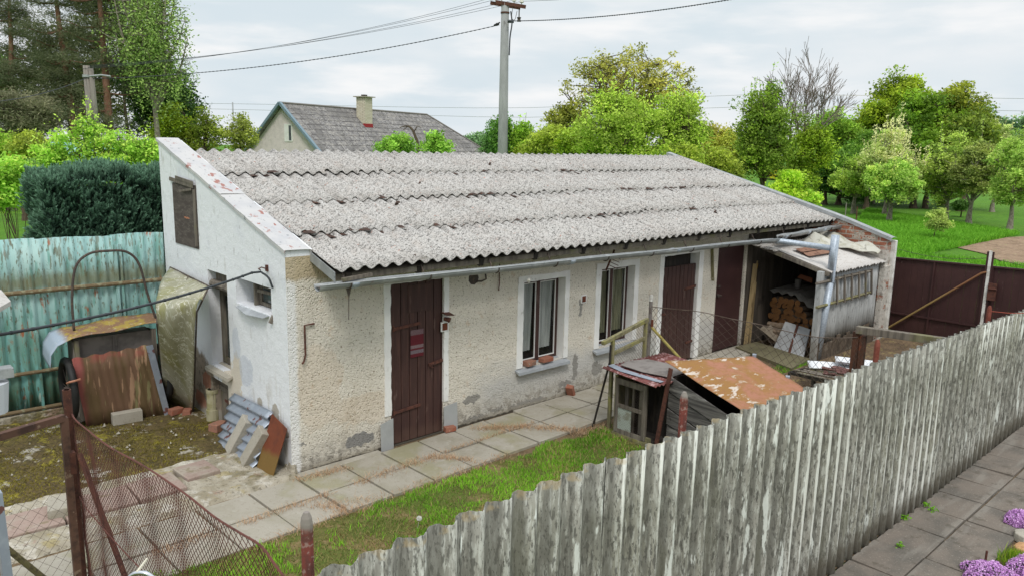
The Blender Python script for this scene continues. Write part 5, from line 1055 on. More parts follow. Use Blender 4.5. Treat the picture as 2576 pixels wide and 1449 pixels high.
# rake head hanging under the eaves and laths on the wall
q = GY(Q1(180, 300), -.12); mb = MB(); mb.tube([(q.x + .12, -.2, q.z + .28), (q.x, -.16, q.z - .02)], .014, 6)
for k in range(5): mb.tube([(q.x + .03 + k * .02, -.18, q.z + .06 + k * .045), (q.x + .16 + k * .02, -.24, q.z + .0 + k * .045)], .005, 4)
single(mb, 'garden_rake', m_rustpipe, 'rusty rake head hanging from the eaves above the second window', 'rake', (q.x, -.15, q.z))
q = GY(Q1(880, 180), -.03); mb = MB(); mb.bar((q.x, -.03, q.z + .1), (q.x + .1, -.03, q.z - .55), .02, .05, up=(0, 1, 0)); single(mb, 'wooden_lath', m_green_wood, 'grey green lath hanging on the wall between the two brown doors', 'lath', (q.x, -.03, q.z))
q = GZ(zh(620, 490), .12); 
mb = MB(); mb.tube([(6.42, -.12, 0), (6.42, -.12, .22)], [.10, .14], 16); mb.tube([(6.42, -.12, .22), (6.42, -.12, .225)], .15, 16); single(mb, 'basin', M('pale green enamel', s(168, 186, 180), rough=.4), 'pale green bucket standing by the left side of the second door', 'bucket', (6.42, -.12, 0))
# ---------------------------------------------------------------- brown sheet gate
XG = 12.7
ga = thing('sheet_gate', 'dark brown sheet metal double gate with olive diagonal brace and latch', 'gate', (XG, -2.4, 0))
tl, tr, far = GX(Q3(750, 200), XG), GX(Q3(1625, 282), XG), Vector((XG, -5.6, 1.5))
for a, b in (((tl.y), (tr.y)), ((tr.y - .06), (-5.6))):
    mb = MB(); n = max(2, int(abs(b - a) / .12)); zt_ = lambda y: tl.z + (tr.z - tl.z) * (y - tl.y) / (tr.y - tl.y)
    for i in range(n):
        u0, u1 = a + (b - a) * i / n, a + (b - a) * (i + 1) / n; mb.prism([(XG + .004 * (i % 2), u0, .05), (XG + .004 * (i % 2), u1 + .002, .05), (XG + .004 * (i % 2), u1 + .002, zt_(u1)), (XG + .004 * (i % 2), u0, zt_(u0))], (.01, 0, 0))
    g2 = mb.build('leaf', m_brownmet, ga)
    mb = MB(); mb.bar((XG - .02, a, zt_(a)), (XG - .02, b, zt_(b)), .04, .03); mb.bar((XG - .02, a, .42), (XG - .02, b, .42), .035, .03)
    for f in (0.01, .46, .99): mb.bar((XG - .02, a + (b - a) * f, .05), (XG - .02, a + (b - a) * f, zt_(a + (b - a) * f)), .03, .03, up=(0, 1, 0))
    mb.build('frame', m_brownmet, g2)
mb = MB(); mb.tube([GX(Q3(1605, 335), XG - .07), GX(Q3(1560, 345), XG - .07), GX(Q3(670, 862), XG - .1)], .02, 7); mb.build('brace', M('olive brown pipe', s(142, 118, 74), [(('ax', 2, .8, 1.2), s(128, 84, 62), .8)]), ga)
mb = MB(); mb.box((XG - .06, tr.y - .08, .05), (XG - .03, tr.y + .04, tr.z + .28)); mb.build('meeting_post', m_brownmet, ga)
mb = MB(); mb.box((XG - .075, tr.y - .05, .2), (XG - .0602, tr.y + .0, tr.z + .3)); mb.build('white_strip', m_whiteplast, ga)
mb = MB(); mb.box((XG - .1, tr.y - .2, tr.z - .62), (XG - .06, tr.y - .06, tr.z - .3)); mb.tube([(XG - .12, tr.y - .08, tr.z - .4), (XG - .12, tr.y - .22, tr.z - .4)], .012, 6); mb.build('latch', m_rustpipe, ga)
gb = GZ(Q3(630, 862)); gb2 = GX(Q3(700, 100), gb.x)
mb = MB(); mb.prism([(gb.x - .08, gb.y - .06, 0), (gb.x + .08, gb.y - .06, 0), (gb.x + .08, gb.y + .08, 0), (gb.x - .08, gb.y + .08, 0)], (0, 0, gb2.z)); single(mb, 'gate_post', m_whiteplast, 'white weathered concrete post carrying the brown gate beside the shed', 'post', tuple(gb), bevel=.012)
mb = MB(); mb.bar((gb.x - .3, gb.y + .02, 0), (gb.x - .28, gb.y + .02, 1.75), .04, .05, up=(0, 1, 0)); single(mb, 'timber_strut', m_grey_wood, 'thin grey timber upright between the brick pier and the white gate post', 'post', (gb.x - .3, gb.y, 0))
mb = MB(); mb.tube([(tl.x, tl.y + .03, .1), (tl.x, tl.y + .03, tl.z + .25)], .02, 6); 
wpts = [Vector((tl.x, tl.y + .03, tl.z + .2)).lerp(Vector((XG, tr.y, tr.z + .16)), f) - Vector((0, 0, .10 * 4 * f * (1 - f))) for f in [i / 14 for i in range(15)]]
wire = MB(); wire.tube(wpts, .004, 4)
for p in wpts[1:-1]: wire.tube([p + Vector((0, -.02, -.02)), p + Vector((0, .02, .02))], .003, 3)
wire.tube([Vector((XG, tr.y, tr.z + .16)), Vector((XG, -4.9, tr.z - .1))], .004, 4)
o = mb.build('wire_post', m_rustpipe, ga); wire.build('barbed_wire', m_darkpipe, ga)
a = Vector((6.97, -4.64, 1.74)); mb = MB(); mb.tube(catmull([a, a + Vector((.5, -.3, -.03)), a + Vector((1.6, -1.0, .1)), a + Vector((3, -1.9, .3))], 6), .006, 5); single(mb, 'wire', M('reddish wire', s(140, 70, 56)), 'reddish wire running from the orange red post to the right edge', 'wire', tuple(a))
# ---------------------------------------------------------------- power line
def at_depth(p, D): return GD(p, D)
def pole_thing(name, label, ptop, D, r0, r1, mat, cat='power pole', pbase=None):
    t = at_depth(ptop, D); th = thing(name, label, cat, (t.x, t.y, 0))
    mb = MB(); mb.tube([(t.x, t.y, -.1), (t.x, t.y, t.z)], [r0, r1], 14); mb.build('shaft', mat, th, smooth=True); return th, t
DP = 27
P1, t1 = pole_thing('power_pole', 'tall grey concrete power pole rising behind the roof with a rusty crossarm', (1271, 9), DP, .21, .135, m_pole)
R3 = Vector(B @ np.array([1, 0, 0])); R3.z = 0; R3.normalize()
am, a1_, a0_ = t1 + Vector((0, 0, -.10)), at_depth((1316, 20), DP), at_depth((1240, 7), DP)
mb = MB(); mb.bar(a0_ + Vector((0, -.14, .0)), a1_ + Vector((0, -.14, 0)), .05, .12); mb.bar(a0_ + Vector((0, .14, .0)), a1_ + Vector((0, .14, 0)), .05, .12); mb.tube([t1 + Vector((0, 0, -.35)), t1 + Vector((0, 0, -.3))], .16, 12)
ca = mb.build('crossarm', m_rustpipe, P1)
ins = []
for px in (1246, 1262, 1293, 1312):
    q = a0_.lerp(a1_, (px - 1240) / 76); mb = MB(); mb.tube([q + Vector((0, 0, .05)), q + Vector((0, 0, .14)), q + Vector((0, 0, .16)), q + Vector((0, 0, .24)), q + Vector((0, 0, .27))], [.02, .02, .08, .06, .03], 10); mb.build('insulator', m_porc, ca); ins.append(q + Vector((0, 0, .2)))
mb = MB(); q = at_depth((1306, 30), DP); mb.tube([q + Vector((0, 0, .1)), q - Vector((0, 0, .25))], .02, 6); mb.tube([q - Vector((0, 0, .2)), q - Vector((0, 0, .26)), q - Vector((0, 0, .34))], [.08, .05, .08], 8)
mb.tube(catmull([q + Vector((-.3, 0, .1)), q + Vector((-.35, 0, -.25)), q + Vector((-.2, 0, -.3)), q + Vector((-.1, 0, 0))], 5), .012, 4); mb.build('fuse', m_darkpipe, P1)
mb = MB(); mb.tube(catmull([at_depth((1285, 30), DP - .1), at_depth((1288, 60), DP - .2), at_depth((1283, 95), DP - .2), at_depth((1281, 140), DP - .2)], 4), .025, 5); k_ = at_depth((1284, 55), DP - .15); mb.tube([k_ - R3 * .1, k_ + R3 * .12], .06, 6); mb.build('down_cable', m_cable, P1)
DL = 30
P2, t2 = pole_thing('power_pole', 'older shorter power pole standing before the pine trees at the left', (217, 166), DL, .16, .12, m_poleold)
mb = MB(); mb.tube([t2 + Vector((.17, -.15, 0)) - Vector((0, 0, 2.9)), t2 + Vector((.12, -.12, -.1))], [.12, .09], 10); mb.build('prop', m_poleold, P2, smooth=True)
mb = MB(); c_ = at_depth((222, 193), DL); mb.tube([c_, at_depth((255, 190), DL), at_depth((278, 193), DL)], .04, 6); mb.tube([t2 + Vector((0, 0, -.45)), t2 + Vector((0, 0, -.35))], .17, 12); mb.build('lamp_arm', m_zinc, P2)
P3, t3 = pole_thing('power_pole', 'tiny distant lattice mast between the olive shrubs and the house', (585, 258), 150, .2, .12, m_zinc)
def wire_(name, p, q, sag, r, label, twist=0, ext=0):
    pts = []
    for i in range(31):
        f = i / 30; pts.append(p.lerp(q, f) - Vector((0, 0, sag * 4 * f * (1 - f))))
    mb = MB(); mb.tube(pts, r, 5)
    if twist:
        for k in range(2):
            mb.tube([pts[0].lerp(pts[-1], j / 300) - Vector((0, 0, sag * 4 * (j / 300) * (1 - j / 300))) + Vector((0, r * 1.1 * math.cos(j * 1.1 + k * PI), r * 1.1 * math.sin(j * 1.1 + k * PI))) for j in range(301)], r * .8, 3)
    return single(mb, name, m_cable, label, 'wire', tuple(p), 'overhead power wires')
lab = ['topmost overhead wire between the two power poles', 'second overhead wire from the top between the poles', 'third overhead wire from the top between the poles', 'lowest of the four thin overhead wires between the poles']
for i in range(4): wire_('overhead_wire', t2 + Vector((.15 - .1 * i, 0, .02 - .05 * i)), ins[i] + Vector((-.0, 0, -.01)) if 0 else ins[3 - i] + Vector((0, 0, 0)), [.34, .36, .38, .4][i], .0065, lab[i])
wire_('overhead_cable', t2 + Vector((0, 0, -.5)), at_depth((1256, 64), DP), .38, .0105, 'thick twisted overhead cable running from the old pole to the tall pole', 1)
wire_('overhead_cable', at_depth((1284, 54), DP), at_depth((1960, -22), 20.), .18, .011, 'twisted overhead cable leaving the tall pole to the upper right', 1)
wire_('overhead_wire', ins[2], at_depth((1560, -25), 24), .05, .007, 'short thin wire leaving the crossarm to the upper right, left one')
wire_('overhead_wire', ins[3], at_depth((1640, -20), 24), .05, .007, 'short thin wire leaving the crossarm to the upper right, right one')
wire_('overhead_cable', t2 + Vector((0, 0, -.45)), at_depth((-80, 262), 22), .2, .014, 'dark cable leaving the old pole to the left edge')
for i, (ya_, yb2, yc_, yd_) in enumerate(((262, 272, 240, 250), (276, 296, 270, 281))):
    ps = [GD((-40, ya_ - 6), 150), GD((585, ya_), 150), GD((1330, yb2), 150), GD((1865, yc_), 140), GD((2620, yd_), 130)]
    mb = MB(); mb.tube(catmull(ps, 5), .035, 4); single(mb, 'distant_wire', m_zinc, ['upper faint distant wire strung across the sky behind the trees', 'lower faint distant wire strung across the sky behind the trees'][i], 'wire', tuple(ps[0]), 'faint distant wires')
for i, (x_, y_, lb) in enumerate(((1247, 63, 'tiny dark bird sitting on the twisted cable, left one'), (1253, 61, 'tiny dark bird sitting on the twisted cable right beside the tall pole'))):
    q = at_depth((x_, y_ + 1), DP + .0); mb = MB(); d = Vector((.05, -.02, 0))
    mb.tube([q - d * 1.5 - Vector((0, 0, .03)), q - d * .8, q, q + d * .7 + Vector((0, 0, .05)), q + d * 1.1 + Vector((0, 0, .06)), q + d * 1.6 + Vector((0, 0, .055))], [.008, .03, .04, .026, .024, .004], 8)
    single(mb, 'bird', m_black, lb, 'bird', tuple(q), 'birds on the cable', smooth=True)
# ---------------------------------------------------------------- house behind
HT = rad(18.5); HP = GD((703, 260), 48); hr = Vector((math.cos(HT), math.sin(HT), 0)); hg = Vector((-math.sin(HT), math.cos(HT), 0)); pit = .93; LR = 15.9
ho = thing('neighbour_house', 'neighbouring house with pale gable, brown mossy slate roof and cream chimney behind the shed', 'house', (HP.x, HP.y, 0))
def hpnt(a, b, z): return HP + hr * a + hg * b + Vector((0, 0, z - HP.z))
ez = 2.2; eb = (HP.z - ez) / pit
mb = MB(); n = eb - .35
mb.prism([hpnt(.3, -n, 0), hpnt(.3, n, 0), hpnt(.3, n, HP.z - n * pit - .12), hpnt(.3, 0, HP.z - .12), hpnt(.3, -n, HP.z - n * pit - .12)], hr * (LR + .5)); mb.build('wall', m_housewall, ho)
def lz(a): return 0
rw = thing  # (keeps the roof in its own local frame for the slate pattern)
mb = MB(); he = LR + (eb + .3) * 1.48 - .6
mb.add([hpnt(0, 0, HP.z), hpnt(LR, 0, HP.z), hpnt(he + .6, -eb - .3, ez - .3 * pit), hpnt(0, -eb - .3, ez - .3 * pit), hpnt(he + .6, eb + .3, ez - .3 * pit), hpnt(0, eb + .3, ez - .3 * pit)], [(0, 3, 2, 1), (0, 1, 4, 5), (1, 2, 4)])
rf = mb.build('roof', m_houseroof, ho, solid=.08)
rf.data.transform(Matrix.Rotation(-HT, 4, 'Z')); rf.rotation_euler = (0, 0, HT)
mb = MB()
for sg in (-1, 1): mb.bar(hpnt(.02, 0, HP.z + .02), hpnt(.02, sg * (eb + .32), ez - .3 * pit + .02), .2, .16, up=(0, 0, 1))
mb.build('barge_board', m_bluetrim, ho)
mb = MB(); mb.tube([hpnt(0, 0, HP.z + .03), hpnt(LR, 0, HP.z + .03)], .07, 6); mb.tube([hpnt(LR, 0, HP.z + .03), hpnt(he + .6, -eb - .3, ez - .3 * pit + .03)], .06, 6); mb.build('ridge_cap', M('ridge cap', s(128, 122, 118)), ho)
cq = GD((916, 300), 51)      # chimney: in the ridge plane, slightly to the viewer's side
va = 7.03
cw = .40; mb = MB(); c0 = Vector((HP.x, HP.y, 0)) + hr * va - hg * .95
def cbox(mb, w, d, z0, z1): mb.prism([c0 + hr * sx * w + hg * sy * d + Vector((0, 0, z0)) for sx, sy in ((-1, -1), (1, -1), (1, 1), (-1, 1))], (0, 0, z1 - z0))
ztop = 6.95
cbox(mb, cw, cw * .95, 4.8, ztop - .13); ch = mb.build('chimney', m_chimney, rf)
ch.parent = ho
mb = MB(); cbox(mb, cw + .16, cw + .14, ztop - .13, ztop - .07); mb.build('chimney_cap', m_concrete, ch); mb = MB(); cbox(mb, .15, .15, ztop - .07, ztop + .05); mb.build('flue', m_black_wood_and_shade, ch)
mb = MB(); cbox(mb, cw + .02, cw + .01, 4.6, 5.02); mb.build('flashing', m_redflash, ch)
q = GD((711, 345), 48); wa = (q - HP).dot(hg)
mb = MB()
for u0, u1, z0, z1 in ((-.34, -.25, -.05, 1.05), (.25, .34, -.05, 1.05), (-.25, .25, .96, 1.05), (-.25, .25, -.05, .02)): mb.prism([hpnt(.27, wa + u0, 3.72 + z0), hpnt(.27, wa + u1, 3.72 + z0), hpnt(.27, wa + u1, 3.72 + z1), hpnt(.27, wa + u0, 3.72 + z1)], hr * .03)
wn = mb.build('window', m_trim, ho); mb = MB(); mb.prism([hpnt(.285, wa - .25, 3.74), hpnt(.285, wa + .25, 3.74), hpnt(.285, wa + .25, 4.68), hpnt(.285, wa - .25, 4.68)], hr * .008); mb.build('pane', m_glass, wn)
mb = MB(); mb.prism([hpnt(.275, wa - .03, 3.74), hpnt(.275, wa + .03, 3.74), hpnt(.275, wa + .03, 4.68), hpnt(.275, wa - .03, 4.68)], hr * .009); mb.prism([hpnt(.276, wa + .02, 3.74), hpnt(.276, wa + .26, 3.74), hpnt(.276, wa + .26, 4.68), hpnt(.276, wa + .02, 4.68)], hr * .008); mb.build('sash', m_trim, wn)

# ---------------------------------------------------------------- trees
def leafmesh(name, P, size, cols, parent, rg, mat=None, up=.35, aspect=.55, droop=0.):
    n = len(P); d = rg.normal(size=(n, 3)); d[:, 2] = d[:, 2] * (1 - up) + up * .6 - droop; d /= np.linalg.norm(d, axis=1)[:, None]
    e = rg.normal(size=(n, 3)); e -= d * (e * d).sum(1)[:, None]; e /= np.linalg.norm(e, axis=1)[:, None]
    sz = (size * rg.uniform(.6, 1.35, n))[:, None]; a = d * sz; b = e * sz * aspect
    V = np.stack([P - a * .5, P + b * .5, P + a * .5, P - b * .5], 1).reshape(-1, 3)
    Fc = np.arange(4 * n).reshape(-1, 4); return np_mesh(name, V, Fc, mat or m_leaf, parent, col=np.repeat(cols, 4, axis=0))
def tubes_np(segs):
    """segs: list of (points, radii); returns one mesh of tapered 5-sided tubes"""
    mb = MB()
    for p, r in segs: mb.tube(p, r, 5 if max(r) < .08 else 8, cap=False)
    return mb
def tree(name, label, base, top, crown_lo, rx, cols, seed, n_cl=70, n_leaf=170, leaf=.13, cl_r=.34, trunk_r=.13, bark=None, lean=(0, 0), lumps=9, group=None, ry=None, cat='tree', fill=.35, shoots=0, droop=0., shape='round', fork=None, twigs=True, asp=.55):
    rg = np.random.default_rng(seed); ry = ry or rx * .85
    th = thing(name, label, cat, (base[0], base[1], 0), group)
    bx, by = base[0], base[1]; cx, cy = bx + lean[0], by + lean[1]; hz = (top - crown_lo) / 2; cz = (top + crown_lo) / 2
    L_ = []
    n_cl = int(n_cl * 1.7); n_leaf = int(n_leaf * .62); cl_r *= .74
    for k in range(int(lumps * 1.8)):
        a = rg.uniform(0, 2 * PI); e = rg.uniform(-.9, 1); rr = math.sqrt(max(0, 1 - e * e)); f = rg.uniform(.4, .86)
        if shape == 'cone': f2 = 1 - .45 * max(0, e)
        else: f2 = 1
        s_ = rg.uniform(.34, .5) if f < .62 else rg.uniform(.14, .34)
        L_.append((cx + rx * f * rr * math.cos(a) * f2, cy + ry * f * rr * math.sin(a) * f2, cz + hz * f * e * 1.0, rx * s_, ry * s_, hz * s_))
    L_.append((cx, cy, cz, rx * .6, ry * .6, hz * .7)); L_.append((cx + rx * .1, cy, top - hz * .35, rx * .35, ry * .35, hz * .36))
    L_ = np.array(L_); w = (L_[:, 3] * L_[:, 5]); w /= w.sum()
    idx = rg.choice(len(L_), n_cl, p=w); dirs = rg.normal(size=(n_cl, 3)); dirs /= np.linalg.norm(dirs, axis=1)[:, None]
    rr = rg.uniform(fill, 1, n_cl)[:, None]; CL = L_[idx, :3] + dirs * rr * L_[idx, 3:]
    CL[:, 2] = np.maximum(CL[:, 2], .35)
    # skeleton
    segs = []; fz = fork if fork is not None else max(.5, crown_lo * .9 + .1)
    T0 = Vector((bx, by, -.1)); T1 = Vector((bx + lean[0] * .4, by + lean[1] * .4, fz)); T2 = Vector((cx, cy, cz + hz * .35))
    trunk = catmull([T0, T0.lerp(T1, .5) + Vector((rg.normal() * .04, rg.normal() * .04, 0)), T1, T1.lerp(T2, .5) + Vector((rg.normal() * .1, rg.normal() * .1, 0)), T2], 3)
    m = len(trunk); segs.append((trunk, [trunk_r * (1.15 - 1.0 * (i / (m - 1)) ** .8) if i else trunk_r * 1.35 for i in range(m)]))
    nl = max(4, n_cl // 13); far = CL[rg.permutation(n_cl)[:nl]]; limbs = []
    for q in far:
        zr_ = np.clip((q[2] - fz) / max(.1, T2.z - fz), 0, 1) * rg.uniform(.1, .6); st = T1.lerp(T2, float(zr_)); q = Vector(q)
        mid = st.lerp(q, .5) + Vector((rg.normal() * .12 * rx, rg.normal() * .12 * rx, -.04 * rx + rg.uniform(0, .1) * rx)); pts = catmull([st, mid, q], 4); r0 = trunk_r * rg.uniform(.35, .55)
        segs.append((pts, [r0 * (1 - .8 * i / (len(pts) - 1)) for i in range(len(pts))])); limbs += pts[2:]
    LP = np.array([tuple(p) for p in limbs])
    if twigs:
        for q in CL:
            d = np.linalg.norm(LP - q, axis=1); j = int(np.argmin(d + (LP[:, 2] > q[2]) * .4 * rx)); st = Vector(LP[j]); q = Vector(q)
            if (st - q).length > .1:
                mid = st.lerp(q, .5) + Vector((rg.normal() * .06 * rx, rg.normal() * .06 * rx, 0)); segs.append(([st, mid, q], [trunk_r * .14, trunk_r * .1, trunk_r * .04]))
    sh_pts = []
    if shoots:
        for q in CL[rg.permutation(n_cl)[:shoots]]:
            q = Vector(q); h = rg.uniform(.4, 1.0) * hz * .8; e_ = q + Vector((rg.normal() * .1, rg.normal() * .1, h)); segs.append(([q, e_], [trunk_r * .08, trunk_r * .04]))
            for k in range(int(h / .05)): sh_pts.append(tuple(q.lerp(e_, rg.random()) + Vector((rg.normal() * .05, rg.normal() * .05, 0))))
    tb_ = tubes_np(segs).build('trunk', bark or m_bark_br, th, smooth=True)
    cr_ = cl_r * rg.uniform(.6, 1.3, n_cl)
    P = np.repeat(CL, n_leaf, axis=0) + np.clip(rg.normal(size=(n_cl * n_leaf, 3)), -1.55, 1.55) * np.repeat(cr_, n_leaf)[:, None] * np.array([1, 1, .62 + droop])
    if droop: P[:, 2] -= droop * rg.exponential(1., len(P)) * .8
    P[:, 2] = np.maximum(P[:, 2], .05)
    cA, cB = np.array(cols[0]), np.array(cols[1]); tcl_ = np.repeat(rg.uniform(0, 1, n_cl), n_leaf); tl_ = rg.uniform(0, 1, len(P)); t_ = (.72 * tcl_ + .28 * tl_)[:, None]
    K = cA * (1 - t_) + cB * t_; K *= np.repeat(rg.choice([.62, .85, 1., 1.15], n_cl), n_leaf)[:, None]; K = K * np.array([1.18, 1.03, 1.2])
    if len(sh_pts):
        sp = np.array(sh_pts); P = np.concatenate([P, sp]); K = np.concatenate([K, np.tile(np.array(cols[1]) * 1.1, (len(sp), 1))])
    leafmesh('crown', P, leaf, np.minimum(K * 1.62, .9), th, rg, droop=droop * .8, aspect=asp)
    return th
def tpx(name, label, D, cx, hw, ytop, ylo, cols, seed, **k):
    g = GD((cx, 500), D); t = GD((cx, ytop), D); l = GD((cx, ylo), D)
    return tree(name, label, (g.x, g.y), t.z, max(.3, l.z), hw * D / F, cols, seed, **k)
BR = (s(96, 130, 40), s(164, 196, 74)); OLV = (s(96, 112, 46), s(176, 180, 76)); MID = (s(66, 104, 30), s(136, 172, 54)); DRK = (s(40, 72, 32), s(88, 128, 50)); LT = (s(120, 150, 70), s(200, 222, 136)); BRG = (s(104, 156, 34), s(188, 226, 80)); PINE = (s(70, 84, 56), s(124, 128, 92)); YG = (s(130, 148, 40), s(206, 208, 70)); BGR = (s(60, 98, 64), s(116, 152, 92)); BIRCH = (s(84, 116, 56), s(146, 178, 90))
G1 = 'trees of the wood edge at the left'
# left group: pines and birch
def pine(label, D, xb, xt, yt, seed, hw, ylo=60):
    b = GD((xb, 500), D); t = GD((xt, yt), D); l = GD((xt, ylo), D); lean = ((t.x - b.x), (t.y - b.y))
    th = thing('pine_tree', label, 'pine tree', (b.x, b.y, 0), G1); rg = np.random.default_rng(seed)
    tr = catmull([Vector((b.x, b.y, -.2)), Vector((b.x + lean[0] * .35, b.y + lean[1] * .35, t.z * .33)), Vector((b.x + lean[0] * .8, b.y + lean[1] * .8, t.z * .7)), Vector((t.x, t.y, t.z))], 6); segs = [(tr, [.24 * (1 - .75 * i / (len(tr) - 1)) for i in range(len(tr))])]
    CLs = []
    for k in range(46):
        f = rg.uniform(.28, 1.0); p = tr[min(len(tr) - 1, int(f * (len(tr) - 1)))]; a = rg.uniform(0, 2 * PI); R = hw * D / F * rg.uniform(.35, 1.) * (1.15 - .55 * f); e = p + Vector((R * math.cos(a), R * math.sin(a) * .8, R * rg.uniform(-.15, .25)))
        segs.append((catmull([p, p.lerp(e, .5) - Vector((0, 0, .1 * R)), e], 3), [.055, .05, .045, .035, .03, .02, .012][:7]))
        for q in range(5): g = p.lerp(e, rg.uniform(.35, 1.05)); CLs.append((g.x + rg.normal() * .25, g.y + rg.normal() * .25, g.z + rg.normal() * .16))
    tubes_np(segs).build('trunk', m_bark_pine, th, smooth=True)
    CLs = np.array(CLs); n = 165; P = np.repeat(CLs, n, axis=0) + rg.normal(size=(len(CLs) * n, 3)) * np.array([.36, .36, .17]) * np.repeat(rg.uniform(.6, 1.3, len(CLs)), n)[:, None]
    t_ = (.6 * np.repeat(rg.uniform(0, 1, len(CLs)), n) + .4 * rg.uniform(0, 1, len(P)))[:, None]
    leafmesh('crown', P, .17, np.array(PINE[0]) * (1 - t_) + np.array(PINE[1]) * t_, th, rg, aspect=.16)
pine('leaning brown trunked pine left of the old power pole', 38, 212, 128, -120, 3, 150)
pine('straight reddish trunked pine right of the old power pole', 36, 290, 240, -140, 4, 150)
pine('pine cut by the left picture edge', 42, 30, 20, -60, 5, 130)
tpx('birch_tree', 'drooping birch at the right end of the dark trees on the left', 37, 405, 118, -110, 290, BIRCH, 6, n_cl=290, n_leaf=46, cl_r=.25, leaf=.12, droop=.7, bark=m_bark_lt, lumps=12, group=G1, trunk_r=.2)
tpx('broadleaf_tree', 'dark broadleaf tree low behind the birch', 43, 400, 110, 150, 360, (s(26, 48, 22), s(64, 100, 36)), 7, n_cl=130, n_leaf=150, cl_r=.5, leaf=.17, group=G1)
tpx('broadleaf_tree', 'dark leafy tree between the two pines', 48, 190, 170, 60, 360, (s(36, 50, 24), s(84, 96, 44)), 8, n_cl=120, n_leaf=150, cl_r=.6, leaf=.2, group=G1, lumps=12)
tpx('broadleaf_tree', 'tall brown green tree filling the top between pine and birch', 46, 330, 130, -120, 240, (s(46, 66, 28), s(100, 120, 52)), 9, n_cl=110, n_leaf=120, cl_r=.5, leaf=.17, group=G1, lumps=12)
tpx('broadleaf_tree', 'bright green tree behind the pines at the left edge', 52, 0, 60, 130, 300, (s(56, 110, 30), s(120, 180, 60)), 10, n_cl=80, n_leaf=130, cl_r=.45, leaf=.19)
tpx('conifer_shrub', 'greyish pine sapling below the left pine', 34, 60, 130, 235, 360, PINE, 12, n_cl=110, n_leaf=170, cl_r=.4, leaf=.17, asp=.2)
G2 = 'young bright green fruit trees behind the hedge'
for i, (cx_, hw_, yt_, lb) in enumerate(((150, 60, 310, 'bright green young tree with upright shoots, left of the old pole foot'), (232, 70, 275, 'tallest bright green young tree in front of the old pole'), (310, 70, 318, 'bright green young tree with upright shoots between pole and white gable'), (372, 50, 330, 'bright green young tree touching the white gable top'))):
    tpx('fruit_tree', lb, 17, cx_, hw_, yt_ + 14, 470, (s(96, 146, 40), s(164, 210, 80)), 20 + i, n_cl=56, n_leaf=90, cl_r=.13, leaf=.065, trunk_r=.05, shoots=70, group=G2, lumps=8, fork=1.2)
for i, (cx_, hw_, yt_, yl_, D_, c_, lb) in enumerate(((30, 60, 392, 545, 16, (s(98, 150, 40), s(168, 214, 84)), 'bright yellow green shrub left of the clipped hedge'), (85, 70, 335, 400, 25, (s(96, 124, 40), s(160, 180, 64)), 'golden green shrub behind the bright fruit trees'), (10, 60, 330, 430, 26, (s(88, 130, 34), s(156, 194, 70)), 'yellow green bush at the left picture edge'))):
    tpx('shrub', lb, D_, cx_, hw_, yt_, yl_, c_, 30 + i, n_cl=70, n_leaf=120, cl_r=.2, leaf=.085, trunk_r=.025, cat='shrub', fork=.3)
G3 = 'olive green trees between the birch and the house'
for i, (cx_, hw_, yt_, yl_, c_, lb, fl) in enumerate(((440, 60, 262, 400, (s(84, 118, 24), s(160, 186, 50)), 'yellow green tree just right of the birch', 60), (520, 55, 275, 400, (s(82, 104, 38), s(146, 168, 62)), 'sparse olive tree in the middle of the gap before the house', 30), (610, 52, 285, 400, (s(82, 100, 40), s(144, 162, 66)), 'sparse olive tree touching the house gable', 28), (480, 90, 330, 420, (s(84, 104, 36), s(158, 176, 58)), 'low olive thicket behind the gable top', 60))):
    tpx('olive_green_tree', lb, 40, cx_, hw_, yt_, yl_, c_, 40 + i, n_cl=int(fl * 1.4), n_leaf=90, cl_r=.3, leaf=.13, group=G3, cat='tree')
tpx('fruit_tree', 'small gnarled green tree in front of the house roof', 22, 1000, 62, 338, 400, (s(70, 120, 30), s(140, 186, 70)), 50, n_cl=42, n_leaf=120, cl_r=.15, leaf=.08, trunk_r=.06)
tpx('fruit_tree', 'small green tree before the right part of the house roof', 22.5, 1095, 45, 330, 400, (s(70, 120, 30), s(140, 186, 70)), 51, n_cl=30, n_leaf=110, cl_r=.14, leaf=.08, trunk_r=.06)
t_ = thing('dead_branch', 'bare arching dead branch rising from the small tree before the house roof', 'branch', tuple(GD((1052, 500), 22)[:2]) + (0,))
mb = tubes_np([(catmull([GD((1062, 600), 22), GD((1052, 385), 22), GD((1045, 345), 22), GD((1033, 322), 22), GD((1020, 318), 22), GD((1005, 322), 22)], 4), [.06 - .0025 * i for i in range(21)]), ([GD((1040, 335), 22), GD((1050, 318), 22), GD((1060, 322), 22)], [.02, .015, .008]), ([GD((1025, 319), 22), GD((1012, 330), 22)], [.015, .006])]); mb.build('wood', m_bark_br, t_)
G4 = 'bushes round the foot of the tall pole'
for i, (cx_, hw_, yt_, c_, lb) in enumerate(((1232, 34, 300, (s(46, 84, 40), s(96, 140, 66)), 'blue green willow bush left of the tall pole'), (1262, 30, 296, (s(50, 92, 36), s(110, 160, 60)), 'narrow bush right behind the tall pole'), (1312, 42, 300, (s(80, 130, 30), s(150, 190, 60)), 'light green bush right of the tall pole'), (1345, 60, 350, (s(88, 108, 40), s(152, 168, 58)), 'low olive bush between pole and walnut'))):
    tpx('willow_bush', lb, 62 if i == 0 else 32, cx_, hw_, yt_, 430, c_, 60 + i, n_cl=50, n_leaf=130, cl_r=.26, leaf=.12, group=G4, cat='bush', shoots=14)
